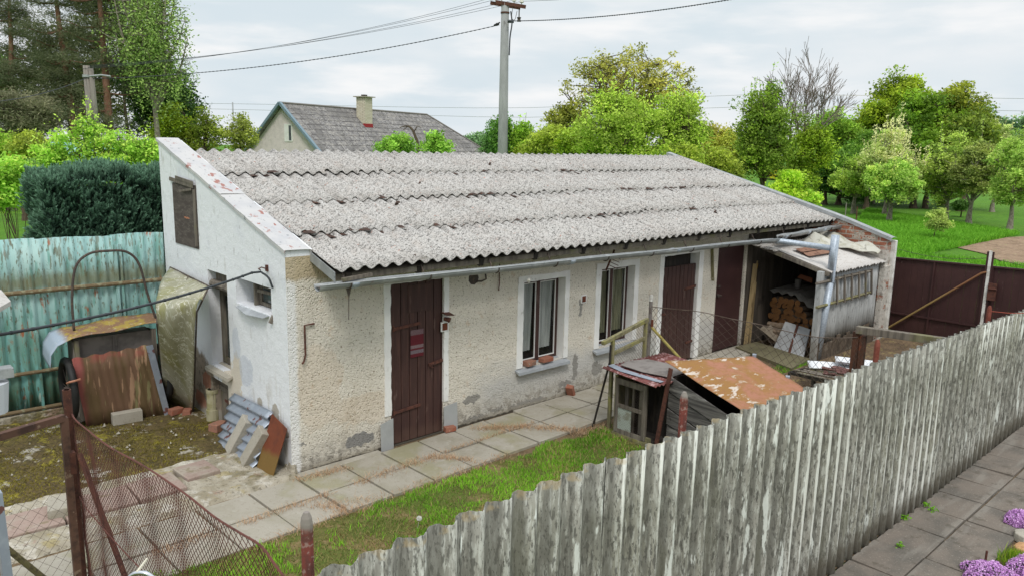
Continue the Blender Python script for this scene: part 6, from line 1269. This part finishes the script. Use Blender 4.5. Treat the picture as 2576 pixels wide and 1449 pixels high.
# walnut and neighbours
tpx('walnut_tree', 'tall sparse walnut with yellow olive young leaves right of the pole', 40, 1582, 205, 122, 345, OLV, 70, n_cl=230, n_leaf=60, cl_r=.27, leaf=.13, trunk_r=.2, lumps=18, fill=.5, fork=2.6)
tpx('walnut_tree', 'smaller olive walnut left below the tall sparse walnut', 38, 1430, 90, 255, 400, (s(88, 104, 40), s(156, 168, 62)), 71, n_cl=90, n_leaf=80, cl_r=.26, leaf=.13)
tpx('cherry_tree', 'bright green cherry tree in front of the sparse walnut', 26, 1560, 140, 228, 430, BR, 72, n_cl=150, n_leaf=120, cl_r=.24, leaf=.10, trunk_r=.12, shoots=80, lumps=20)
tpx('cherry_tree', 'bright green cherry tree right of the sparse walnut', 27, 1700, 92, 236, 430, BR, 73, n_cl=110, n_leaf=120, cl_r=.24, leaf=.10, trunk_r=.1, shoots=60, lumps=16)
tpx('cherry_tree', 'lower green tree between pole and bright cherry', 28, 1440, 70, 315, 420, (s(78, 116, 24), s(146, 176, 44)), 74, n_cl=70, n_leaf=140, cl_r=.24, leaf=.10, trunk_r=.1)
tpx('walnut_tree', 'thin yellow brown walnut between the cherries', 34, 1775, 60, 312, 420, OLV, 75, n_cl=65, n_leaf=85, cl_r=.28, leaf=.12)
tpx('cherry_tree', 'bright green cherry low between the pole and the walnut', 30, 1375, 75, 318, 420, (s(100, 130, 40), s(170, 196, 70)), 84, n_cl=80, n_leaf=140, cl_r=.26, leaf=.11)
tpx('cherry_tree', 'yellow green tree filling the gap left of the tall dark cherry', 33, 1825, 62, 335, 450, (s(100, 122, 40), s(168, 180, 66)), 85, n_cl=70, n_leaf=120, cl_r=.28, leaf=.12)
tpx('broadleaf_tree', 'fresh green tree behind the bare tree', 56, 2075, 95, 275, 480, (s(76, 120, 34), s(144, 184, 60)), 86, n_cl=170, n_leaf=150, cl_r=.45, leaf=.2, trunk_r=.22)
tpx('broadleaf_tree', 'fresh green tree filling the band below the tallest tree', 52, 2180, 90, 330, 500, (s(64, 108, 34), s(124, 166, 56)), 87, n_cl=150, n_leaf=150, cl_r=.45, leaf=.2, trunk_r=.22)
tpx('broadleaf_tree', 'yellow green tree between the pale apples and the tall trees', 54, 2330, 80, 300, 480, (s(92, 124, 40), s(160, 180, 66)), 88, n_cl=130, n_leaf=150, cl_r=.42, leaf=.19, trunk_r=.2)
tpx('broadleaf_tree', 'dark green leafy tree filling the right side of the birch', 44, 455, 60, 225, 380, (s(50, 84, 36), s(104, 144, 62)), 89, n_cl=90, n_leaf=140, cl_r=.45, leaf=.16, group=G1)
tpx('cherry_tree', 'yellow green low bush above the roof end', 24, 1700, 60, 365, 450, (s(88, 120, 36), s(156, 182, 58)), 76, n_cl=60, n_leaf=140, cl_r=.24, leaf=.10)
tpx('cherry_tree', 'low ochre green bush right above the grey coping', 25, 1800, 70, 375, 470, (s(86, 112, 36), s(150, 172, 56)), 77, n_cl=60, n_leaf=140, cl_r=.24, leaf=.10)
tpx('cherry_tree', 'tall dark green cherry tree above the far end of the roof', 30, 1915, 84, 212, 480, (s(66, 98, 32), s(132, 164, 54)), 78, n_cl=160, n_leaf=125, cl_r=.28, leaf=.11, trunk_r=.13, lumps=22, shoots=50)
tpx('cherry_tree', 'green tree below the bare tree, right of the tall cherry', 31, 2010, 62, 300, 500, (s(70, 104, 22), s(136, 168, 40)), 79, n_cl=100, n_leaf=150, cl_r=.28, leaf=.11)
tpx('cherry_tree', 'bright green low bush hugging the grey coping', 22, 1985, 60, 430, 530, (s(96, 140, 30), s(170, 206, 60)), 80, n_cl=60, n_leaf=140, cl_r=.2, leaf=.09)
# bare tree
bt = GD((1995, 500), 44); th = thing('bare_tree', 'bare twiggy dead tree standing above the green trees on the right', 'tree', (bt.x, bt.y, 0)); rg = random.Random(9); segs = []
def grow(p, d, l, r, dep):
    q = p + d * l; m_ = p.lerp(q, .5) + Vector((rg.uniform(-.05, .05), rg.uniform(-.05, .05), 0)) * l; segs.append(([p, m_, q], [r, r * .8, r * .62]))
    if dep == 0: return
    for k in range(rg.choice((2, 3, 3)) if dep > 1 else 2):
        nd = (d + Vector((rg.uniform(-.55, .55), rg.uniform(-.55, .55), rg.uniform(-.15, .35)))).normalized(); grow(p.lerp(q, rg.uniform(.5, 1)), nd, l * rg.uniform(.62, .84), r * .6, dep - 1)
grow(Vector((bt.x, bt.y, 0)), Vector((0, 0, 1)), 2.6, .16, 0)
for k in range(7):
    a = k * .9; grow(Vector((bt.x, bt.y, 2.3 + .08 * k)), Vector((.42 * math.cos(a), .42 * math.sin(a), 1)).normalized(), 2.3, .055, 5)
tubes_np([(p, [max(.0095, x) for x in r]) for p, r in segs]).build('branches', M('grey brown twigs', s(120, 108, 102)), th)
tpx('walnut_tree', 'sparse green leaves climbing into the bare tree', 42, 1975, 75, 250, 340, (s(90, 120, 50), s(140, 166, 80)), 82, n_cl=26, n_leaf=26, cl_r=.25, leaf=.12)
# big trees and orchard at the right
G5 = 'large trees at the back of the orchard'
for i, (cx_, hw_, yt_, yl_, c_, lb) in enumerate(((2150, 110, 265, 480, MID, 'large mid green tree right of the bare tree'), (2235, 105, 190, 440, (s(70, 104, 22), s(150, 176, 44)), 'tallest rounded tree at the back of the orchard'), (2370, 100, 215, 470, (s(66, 92, 26), s(136, 150, 44)), 'broad olive green tree right of the tallest one'), (2110, 100, 370, 520, DRK, 'dark low tree in the shadow behind the orchard'), (2300, 110, 232, 490, (s(56, 96, 26), s(120, 160, 40)), 'mid green tree low between the two tallest'), (2420, 70, 270, 470, (s(60, 90, 28), s(126, 150, 50)), 'olive tree behind the pale apple crowns'))):
    tpx('broadleaf_tree', lb, 62 - 2 * i, cx_, hw_ * 1.12, yt_, yl_, c_, 90 + i, n_cl=200, n_leaf=150, cl_r=.5, leaf=.22, trunk_r=.25, lumps=14, group=G5)
G6 = 'distant blue green trees on the right skyline'
for i, (cx_, hw_, yt_) in enumerate(((2440, 30, 268), (2480, 40, 296), (2520, 42, 300), (2565, 45, 292), (2610, 50, 285), (1200, 60, 340), (1650, 90, 380))):
    tpx('distant_tree', ['blue green tree at the left of the distant skyline', 'second blue green tree of the distant skyline', 'third dark blue green tree of the distant skyline', 'pale distant tree near the right edge', 'distant tree at the right edge', 'distant low tree behind the house roof end', 'distant low tree seen behind the cherries'][i], 100, cx_, hw_, yt_, 400, BGR, 100 + i, n_cl=70, n_leaf=110, cl_r=.8, leaf=.4, trunk_r=.3, group=G6)
G7 = 'apple trees of the orchard'
for i, (D_, cx_, hw_, yt_, yl_, c_, lb, sh_) in enumerate((
    (48, 2150, 85, 395, 500, (s(76, 112, 34), s(150, 180, 70)), 'apple tree furthest left in the orchard', 20), (45.5, 2230, 98, 318, 510, LT, 'tall pale green apple tree with upright shoots at the orchard front', 90),
    (41, 2243, 78, 400, 520, (s(90, 134, 44), s(176, 214, 96)), 'light green lower apple tree standing before the tall pale one', 20), (44.5, 2385, 92, 335, 520, (s(84, 118, 40), s(164, 190, 84)), 'apple tree with a dark forked trunk behind the small round shrub', 40),
    (42, 2445, 85, 355, 520, (s(84, 108, 50), s(146, 164, 80)), 'dull olive apple tree with a pale trunk', 10), (38, 2550, 80, 325, 530, (s(96, 136, 50), s(172, 206, 96)), 'fresh green apple tree cut by the right picture edge', 20),
    (52, 2500, 60, 310, 470, LT, 'pale apple tree behind the one at the right edge', 30), (56, 2330, 60, 380, 490, (s(70, 104, 36), s(130, 160, 60)), 'apple tree in the second row of the orchard', 10), (58, 2195, 70, 400, 495, MID, 'shaded apple tree in the back row of the orchard', 0))):
    tpx('apple_tree', lb, D_, cx_, hw_, yt_, yl_, c_, 120 + i, n_cl=150, n_leaf=130, cl_r=.27, leaf=.14, trunk_r=.17, bark=m_bark_lt, lumps=12, group=G7, shoots=sh_, fork=.9, fill=.45)
tpx('shrub', 'small round light green shrub on the meadow behind the gate', 33, 2362, 40, 520, 592, (s(90, 120, 50), s(160, 186, 90)), 140, n_cl=45, n_leaf=110, cl_r=.15, leaf=.085, trunk_r=.03, cat='shrub')
tpx('shrub', 'small dark shrub under the forked apple tree', 47, 2422, 26, 505, 550, DRK, 141, n_cl=26, n_leaf=110, cl_r=.2, leaf=.12, trunk_r=.05, cat='shrub')
tpx('shrub', 'young yellow green shoots behind the grey coping', 20, 2040, 26, 480, 530, BRG, 142, n_cl=20, n_leaf=60, cl_r=.10, leaf=.08, trunk_r=.03, cat='shrub')
# clipped blue green hedge behind the turquoise fence
rg = np.random.default_rng(77); hx0, hx1, hy0, hy1 = GY((70, 500), 6.3).x, 2.2, 5.2, 6.4; hzt = GY((230, 425), 5.2).z - .19
he_ = thing('clipped_hedge', 'thick clipped blue green conifer hedge standing behind the turquoise fence', 'hedge', ((hx0 + hx1) / 2, 5.9, 0))
n = 11000; fa = rg.choice(4, n, p=[.55, .28, .1, .07]); u, v, w = rg.random(n), rg.random(n), rg.random(n)
Pc = np.where((fa == 0)[:, None], np.stack([hx0 + u * (hx1 - hx0), hy0 + 0 * u, v * hzt], 1), np.where((fa == 1)[:, None], np.stack([hx0 + u * (hx1 - hx0), hy0 + v * (hy1 - hy0), hzt + 0 * u], 1), np.where((fa == 2)[:, None], np.stack([hx0 + 0 * u, hy0 + u * (hy1 - hy0), v * hzt], 1), np.stack([hx0 + u * (hx1 - hx0), hy1 + 0 * u, v * hzt], 1))))
bump = .05 * np.sin(Pc[:, 0] * 5 + Pc[:, 2] * 3) + .05 * np.sin(Pc[:, 0] * 11 + Pc[:, 2] * 9 + Pc[:, 1] * 6)
Pc[:, 1] += np.where(fa == 0, bump - .0, 0); Pc[:, 2] += np.where(fa == 1, bump + .05, 0) ; Pc[:, 0] += np.where(fa == 2, bump, 0)
rnd_ = np.minimum(np.abs(Pc[:, 0] - hx0), 1) ; Pc[:, 2] -= (fa == 1) * .06 * np.exp(-rnd_ * 4); Pc[:, 2] += (fa == 1) * .02
nl_ = 26; base = np.repeat(Pc, nl_, axis=0); outd = np.stack([np.where(fa == 2, -1., 0), np.where(fa == 0, -1., np.where(fa == 3, 1., 0)), np.where(fa == 1, 1., .45)], 1); outd = outd / np.linalg.norm(outd, axis=1)[:, None]
outd = outd + rg.normal(size=outd.shape) * .35
outd[:, 2] += .75; outd /= np.linalg.norm(outd, axis=1)[:, None]; tt = rg.random((len(base), 1)); ax_ = np.repeat(outd, nl_, axis=0); sz_ = np.repeat(rg.uniform(.6, 1.25, len(Pc)), nl_)[:, None]
lat = rg.normal(size=base.shape); lat -= ax_ * (lat * ax_).sum(1)[:, None]; lat /= np.linalg.norm(lat, axis=1)[:, None]
P = base + ax_ * (-.07 + tt * .21 * sz_) + lat * (.045 * (1 - tt) + .006) * sz_ * rg.random((len(base), 1))
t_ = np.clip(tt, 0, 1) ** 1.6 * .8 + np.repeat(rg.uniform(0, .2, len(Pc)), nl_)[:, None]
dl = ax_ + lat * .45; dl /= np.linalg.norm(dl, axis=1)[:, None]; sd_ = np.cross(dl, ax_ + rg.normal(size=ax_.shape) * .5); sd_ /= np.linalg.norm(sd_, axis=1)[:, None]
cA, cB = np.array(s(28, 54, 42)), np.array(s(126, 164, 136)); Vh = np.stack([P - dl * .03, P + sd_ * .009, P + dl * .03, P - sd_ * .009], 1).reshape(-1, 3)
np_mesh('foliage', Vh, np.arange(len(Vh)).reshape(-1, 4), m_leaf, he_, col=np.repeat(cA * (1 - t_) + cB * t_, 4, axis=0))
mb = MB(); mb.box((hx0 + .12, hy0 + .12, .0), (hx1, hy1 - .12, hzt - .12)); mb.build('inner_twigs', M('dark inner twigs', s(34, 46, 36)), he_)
# things beyond at the left: board fence, pale tank roof, post
a, b = GZ((-30, 531)), GZ((70, 529)); mb = MB(); corr(mb, lambda u, v, h: (a.x + (b.x - a.x) * u + 0, a.y + (b.y - a.y) * u + h, v * .95), 1, 1, 1 / 12, .04); single(mb, 'corrugated_fence', M('brown corrugated sheet', s(112, 100, 92), [(('n', (3, 3, .6), .5, .62), s(84, 72, 66), .8)]), 'low brown corrugated fence beyond the lawn at the left edge', 'fence', tuple(a), smooth=True)
q = GD((64, 600), 14); mb = MB(); mb.tube([(q.x, q.y, 0), (q.x, q.y, 1.9)], .015, 5); single(mb, 'stake', m_rustpipe, 'thin stake at the left corner of the clipped hedge', 'stake', (q.x, q.y, 0))
a = GD((200, 388), 21); mb = MB(); mb.prism([a + R3 * -.3, a + R3 * 1.3, a + R3 * 1.3 + Vector((0, 2, .3)), a + R3 * -.3 + Vector((0, 2, .3))], (0, 0, -.12)); mb.bar(a + R3 * .1, (a.x, a.y, 0), .08, .08, up=(0, 1, 0)); mb.bar(a + R3 * 1.1, Vector((a.x, a.y, 0)) + R3 * 1.1, .08, .08, up=(0, 1, 0)); single(mb, 'greenhouse_roof', M('pale turquoise sheet', s(150, 196, 200)), 'pale turquoise roof glimpsed through the bright fruit trees', 'roof', (a.x, a.y, 0))
for px, lb in (((2125, 502), 'pale stake in the meadow near the grey coping'), ((2152, 515), 'rusty stake in the meadow near the grey coping')):
    q = GZ((px[0], px[1] + 55)); mb = MB(); mb.tube([(q.x, q.y, 0), (q.x, q.y, 1.0)], .03, 5); single(mb, 'stake', m_poleold if px[0] < 2130 else m_rustpipe, lb, 'stake', (q.x, q.y, 0))
# ---------------------------------------------------------------- grass, weeds, flowers
def blades(name, P, h, w, cols, lean, parent=None, seed=1, mat=None):
    rg = np.random.default_rng(seed); n = len(P); a = rg.uniform(0, 2 * PI, n); d = np.stack([np.cos(a), np.sin(a), np.zeros(n)], 1); hh = (h * rg.uniform(.45, 1.25, n))[:, None]; a2 = rg.uniform(0, 2 * PI, n); l = np.stack([np.cos(a2), np.sin(a2), np.zeros(n)], 1) * rg.uniform(.1, 1, n)[:, None] * lean * hh
    up = np.array([0, 0, 1.]); m_ = P + l * .35 + up * hh * .6; t = P + l + up * hh
    V = np.stack([P - d * w / 2, P + d * w / 2, m_ + d * w * .38, m_ - d * w * .38, t, t], 1)[:, :5].reshape(-1, 3)
    i = np.arange(n) * 5; Fc = np.concatenate([np.stack([i, i + 1, i + 2, i + 3], 1), np.stack([i + 3, i + 2, i + 4, i + 4], 1)])
    Fc = np.concatenate([np.stack([i, i + 1, i + 2], 1), np.stack([i, i + 2, i + 3], 1), np.stack([i + 3, i + 2, i + 4], 1)])
    return np_mesh(name, V, Fc, mat or m_grass, parent, col=np.repeat(cols, 5, axis=0))
rg = np.random.default_rng(12)
n = 300000; X = rg.uniform(-3.4, 9.0, n); Y = rg.uniform(-4.8, -1.1, n)
edge = -1.24 + .26 * fbm2(X, Y * .5, 2.6, 5); dens = .62 + 1.9 * fbm2(X, Y, 1.7, 9) + .9 * fbm2(X, Y, 6.3, 4)
keep = (Y < edge) & (rg.random(n) < np.clip(dens, .03, 1)) & (X < 9)
X, Y = X[keep], Y[keep]; f = np.clip(.5 + .8 * fbm2(X, Y, 1.4, 4) + rg.normal(size=len(X)) * .15, 0, 1)[:, None]
g1, g2, g3 = np.array(s(88, 136, 36)), np.array(s(152, 210, 60)), np.array(s(176, 158, 106)); colr = g1 * (1 - f) + g2 * f; dry = (rg.random(len(X)) < .10 + .3 * (fbm2(X, Y, 3.1, 2) > .25))[:, None]; colr = np.where(dry, g3, colr)
tag(blades('lawn_grass', np.stack([X, Y, np.full(len(X), .0)], 1), .05, .007, colr, .8, seed=3), 'short patchy green grass between the paved path and the grey fence', 'grass', kind='stuff')
n = 170000; X = rg.uniform(-3.4, 9.0, n); Y = rg.uniform(-4.8, -1.15, n); k_ = (Y < -1.26 + .12 * fbm2(X, Y, 2.2, 5)); X, Y = X[k_], Y[k_]; f = np.clip(.5 + .7 * fbm2(X, Y, 2.7, 3) + rg.normal(size=len(X)) * .25, 0, 1)[:, None]
tag(blades('lawn_undergrowth', np.stack([X, Y, np.full(len(X), .0)], 1), .026, .008, np.array(s(150, 132, 88)) * (1 - f) + np.array(s(92, 128, 44)) * f, 1.6, seed=13), 'thin low brownish grass covering the bare patches of the lawn', 'grass', kind='stuff')
# straw in the joints of the path
JP = []
for (x0, y0, x1, y1, n_, w_) in ((.35, -.66, 1.6, -.62, 500, .09), (1.45, -.62, 1.75, -1.0, 300, .06), (2.45, -.25, 3.0, -.62, 500, .08), (3.0, -.62, 3.4, -1.1, 400, .09), (.1, -.72, -.9, -.76, 300, .05), (-.05, -.2, .55, -.28, 300, .07), (-1.2, -.75, -1.7, -.8, 200, .08), (-.3, -.8, .5, -1.2, 200, .08), (.6, -1.18, 2.2, -1.15, 400, .1), (-1.0, -1.25, .3, -1.2, 300, .08), (3.3, -1.2, 4.4, -1.5, 500, .14), (1.65, -.6, 3.2, -.55, 300, .03), (-.1, -.95, .0, -1.2, 200, .09)):
    f = rg.random(n_); JP.append(np.stack([x0 + (x1 - x0) * f + rg.normal(size=n_) * w_ * .6, y0 + (y1 - y0) * f + rg.normal(size=n_) * w_ * .6, np.full(n_, .022)], 1))
JP = np.concatenate(JP); f = rg.random((len(JP), 1)); tag(blades('dead_grass', JP, .045, .005, np.array(s(170, 128, 96)) * f + np.array(s(208, 184, 152)) * (1 - f), 2.2, seed=8), 'dry straw coloured dead grass in the joints of the paved path', 'dead grass', kind='stuff')
# tall meadow grass behind the gate and shed
n = 90000; q0, q1, q2, q3 = GZ((2100, 640)), GZ((2680, 790)), GZ((2620, 600)), GZ((2180, 530)); u = rg.random((n, 1)); v = rg.random((n, 1)) ** .7; A_, B_, C_, D__ = [np.array(q) for q in (q0, q1, q2, q3)]
P = (A_ * (1 - u) + B_ * u) * (1 - v) + (D__ * (1 - u) + C_ * u) * v; P = P[~((P[:, 0] > 26) & (P[:, 1] < 3.0) & (P[:, 0] < 40) & (P[:, 1] < 3.9 - (P[:, 0] - 27) * .03))]; f = rg.random((len(P), 1)) * .7 + .3 * (fbm2(P[:, 0], P[:, 1], .7, 3)[:, None] * .5 + .5)
tag(blades('meadow_grass', P, .22, .035, np.array(s(78, 140, 24)) * (1 - f) + np.array(s(136, 196, 60)) * f, .9, seed=5), 'long fresh green meadow grass behind the brown gate', 'grass', kind='stuff')
# moss cushions and stones on the mossy ground
n = 26000; X = rg.uniform(-4.6, -.05, n); Y = rg.uniform(.7, 3.6, n); k_ = fbm2(X, Y, 2.6, 6) > .05 - .2; X, Y = X[k_], Y[k_]; f = np.clip(.5 + .7 * fbm2(X, Y, 2.1, 8) + rg.normal(size=len(X)) * .2, 0, 1)[:, None]
Z = .02 + .02 * fbm2(X, Y, 4) + .012 * fbm2(X, Y, 13, 2)
tag(blades('moss', np.stack([X, Y, Z - .004], 1), .022, .012, np.array(s(92, 80, 42)) * (1 - f) + np.array(s(138, 128, 50)) * f, 1.2, seed=6), 'brown and yellow green moss tufts covering the corner yard', 'moss', kind='stuff')
mb = MB(); rs_ = random.Random(3)
for i in range(130):
    x, y = rs_.uniform(-4.2, -.1), rs_.uniform(.05, 3.5); r = rs_.uniform(.005, .02) * (1.5 if rs_.random() < .1 else 1)
    mb.add([(x + r * math.cos(a) * rs_.uniform(.6, 1.3), y + r * math.sin(a) * rs_.uniform(.6, 1.3), .035) for a in (0, 1.3, 2.5, 3.8, 5.1)] + [(x, y, .05 + r * .4)], [(0, 1, 5), (1, 2, 5), (2, 3, 5), (3, 4, 5), (4, 0, 5)])
tag(mb.build('rubble', m_concrete), 'small pale mortar crumbs scattered over the mossy ground', 'rubble', kind='stuff')
# phlox and rockery by the pavement
def phlox(px, r, h, label, seed):
    q = GZ(px) if not hasattr(px, 'x') else px; rg = np.random.default_rng(seed); th = thing('phlox_cushion', label, 'flowers', (q.x, q.y, 0), 'pink flower cushions beside the pavement'); n = 3800; a = rg.uniform(0, 2 * PI, n); e = np.arccos(rg.uniform(0, 1, n)); lump = 1 + .12 * np.sin(a * 5 + seed) + .1 * np.sin(a * 9)
    P = np.stack([q.x + r * lump * np.sin(e) * np.cos(a), q.y + r * lump * np.sin(e) * np.sin(a), h * np.cos(e) + .01 + rg.normal(size=n) * .006], 1); f = rg.random((n, 1))
    leafmesh('petals', P, .017, np.array(s(190, 130, 200)) * (1 - f) + np.array(s(236, 196, 240)) * f, th, rg, mat=m_petal, aspect=.9)
    leafmesh('leaves', np.stack([q.x + (P[:, 0] - q.x) * .93, q.y + (P[:, 1] - q.y) * .93, P[:, 2] * .85], 1), .016, np.tile(np.array(s(70, 100, 50)), (n, 1)), th, rg)
phlox((2492, 1456), .21, .11, 'large clump of pink phlox at the bottom right corner', 1); phlox((2572, 1318), .15, .12, 'small clump of pink phlox at the right edge above the stones', 2); phlox((2600, 1445), .2, .12, 'pink phlox clump half outside the bottom right corner', 4)
q = GZ((2560, 1415)); n = 900; P = np.stack([q.x + rg.normal(size=n) * .07, q.y + rg.normal(size=n) * .06, np.zeros(n)], 1); f = rg.random((n, 1)); tag(blades('grass_tuft', P, .10, .006, np.array(s(84, 140, 30)) * (1 - f) + np.array(s(170, 190, 60)) * f, .5, seed=9), 'bright green grass tuft between the pink flowers', 'grass')
for px, r, lb, mt in (((2575, 1352), .12, 'grey flat stone below the small pink clump', m_concrete), ((2570, 1385), .11, 'orange brown stone beside the grass tuft', M('ochre stone', s(186, 144, 104), [(('n', 20, .5, .64), s(150, 108, 76), .7)]))):
    q = GZ(px); mb = MB(); rs_ = random.Random(px[0]); ring = [(q.x + r * math.cos(a) * rs_.uniform(.8, 1.2), q.y + r * .7 * math.sin(a) * rs_.uniform(.8, 1.2)) for a in [k * 2 * PI / 9 for k in range(9)]]
    mb.add([(x, y, -.02) for x, y in ring] + [((x - q.x) * .9 + q.x, (y - q.y) * .9 + q.y, .05) for x, y in ring] + [(q.x, q.y, .075)], [(k, (k + 1) % 9, 9 + (k + 1) % 9, 9 + k) for k in range(9)] + [(9 + k, 9 + (k + 1) % 9, 18) for k in range(9)]); single(mb, 'stone', mt, lb, 'stone', tuple(q), bevel=.01)
q = GZ((2478, 1416)); mb = MB(); mb.tube([(q.x, q.y, 0), (q.x + .005, q.y, .12)], .01, 8); single(mb, 'rusty_stake', m_rustpipe, 'short rusty iron stake between the pavement and the pink flowers', 'stake', tuple(q))
for px, lb in (((2330, 1272), 'tiny weed growing at the fence foot, upper one'), ((2275, 1305), 'tiny weed on the pavement beside the fence foot, middle one'), ((2262, 1375), 'tiny weed growing at the fence foot, lowest one'), ((2345, 1285), 'single small weed leaf cluster on the pavement slab')):
    q = GZ(px); th = thing('weed', lb, 'weed', (q.x, q.y, 0)); rg2 = np.random.default_rng(px[0]); n = 40; P = np.stack([q.x + rg2.normal(size=n) * .025, q.y + rg2.normal(size=n) * .02, rg2.uniform(.005, .04, n)], 1); leafmesh('leaves', P, .022, np.tile(np.array(s(120, 176, 40)), (n, 1)), th, rg2, aspect=.8)
q = GZ(Q6b(1640, 1090)); th = thing('dandelion', 'dandelion clock with a white seed head on the lawn', 'flower', (q.x, q.y, 0)); mb = MB(); tp3 = GX(Q6b(1702, 1025), q.x); tp3 = Vector((q.x + .03, q.y - .0, .12)); mb.tube([(q.x, q.y, 0), (q.x + .02, q.y, .06), tp3], .003, 5); mb.build('stem', m_moss, th)
rg2 = np.random.default_rng(2); n = 260; d = rg2.normal(size=(n, 3)); d /= np.linalg.norm(d, axis=1)[:, None]; leafmesh('seed_head', np.array(tp3) + d * .022, .012, np.tile(np.array(s(232, 232, 228)), (n, 1)), th, rg2)
bpy.context.view_layer.update()
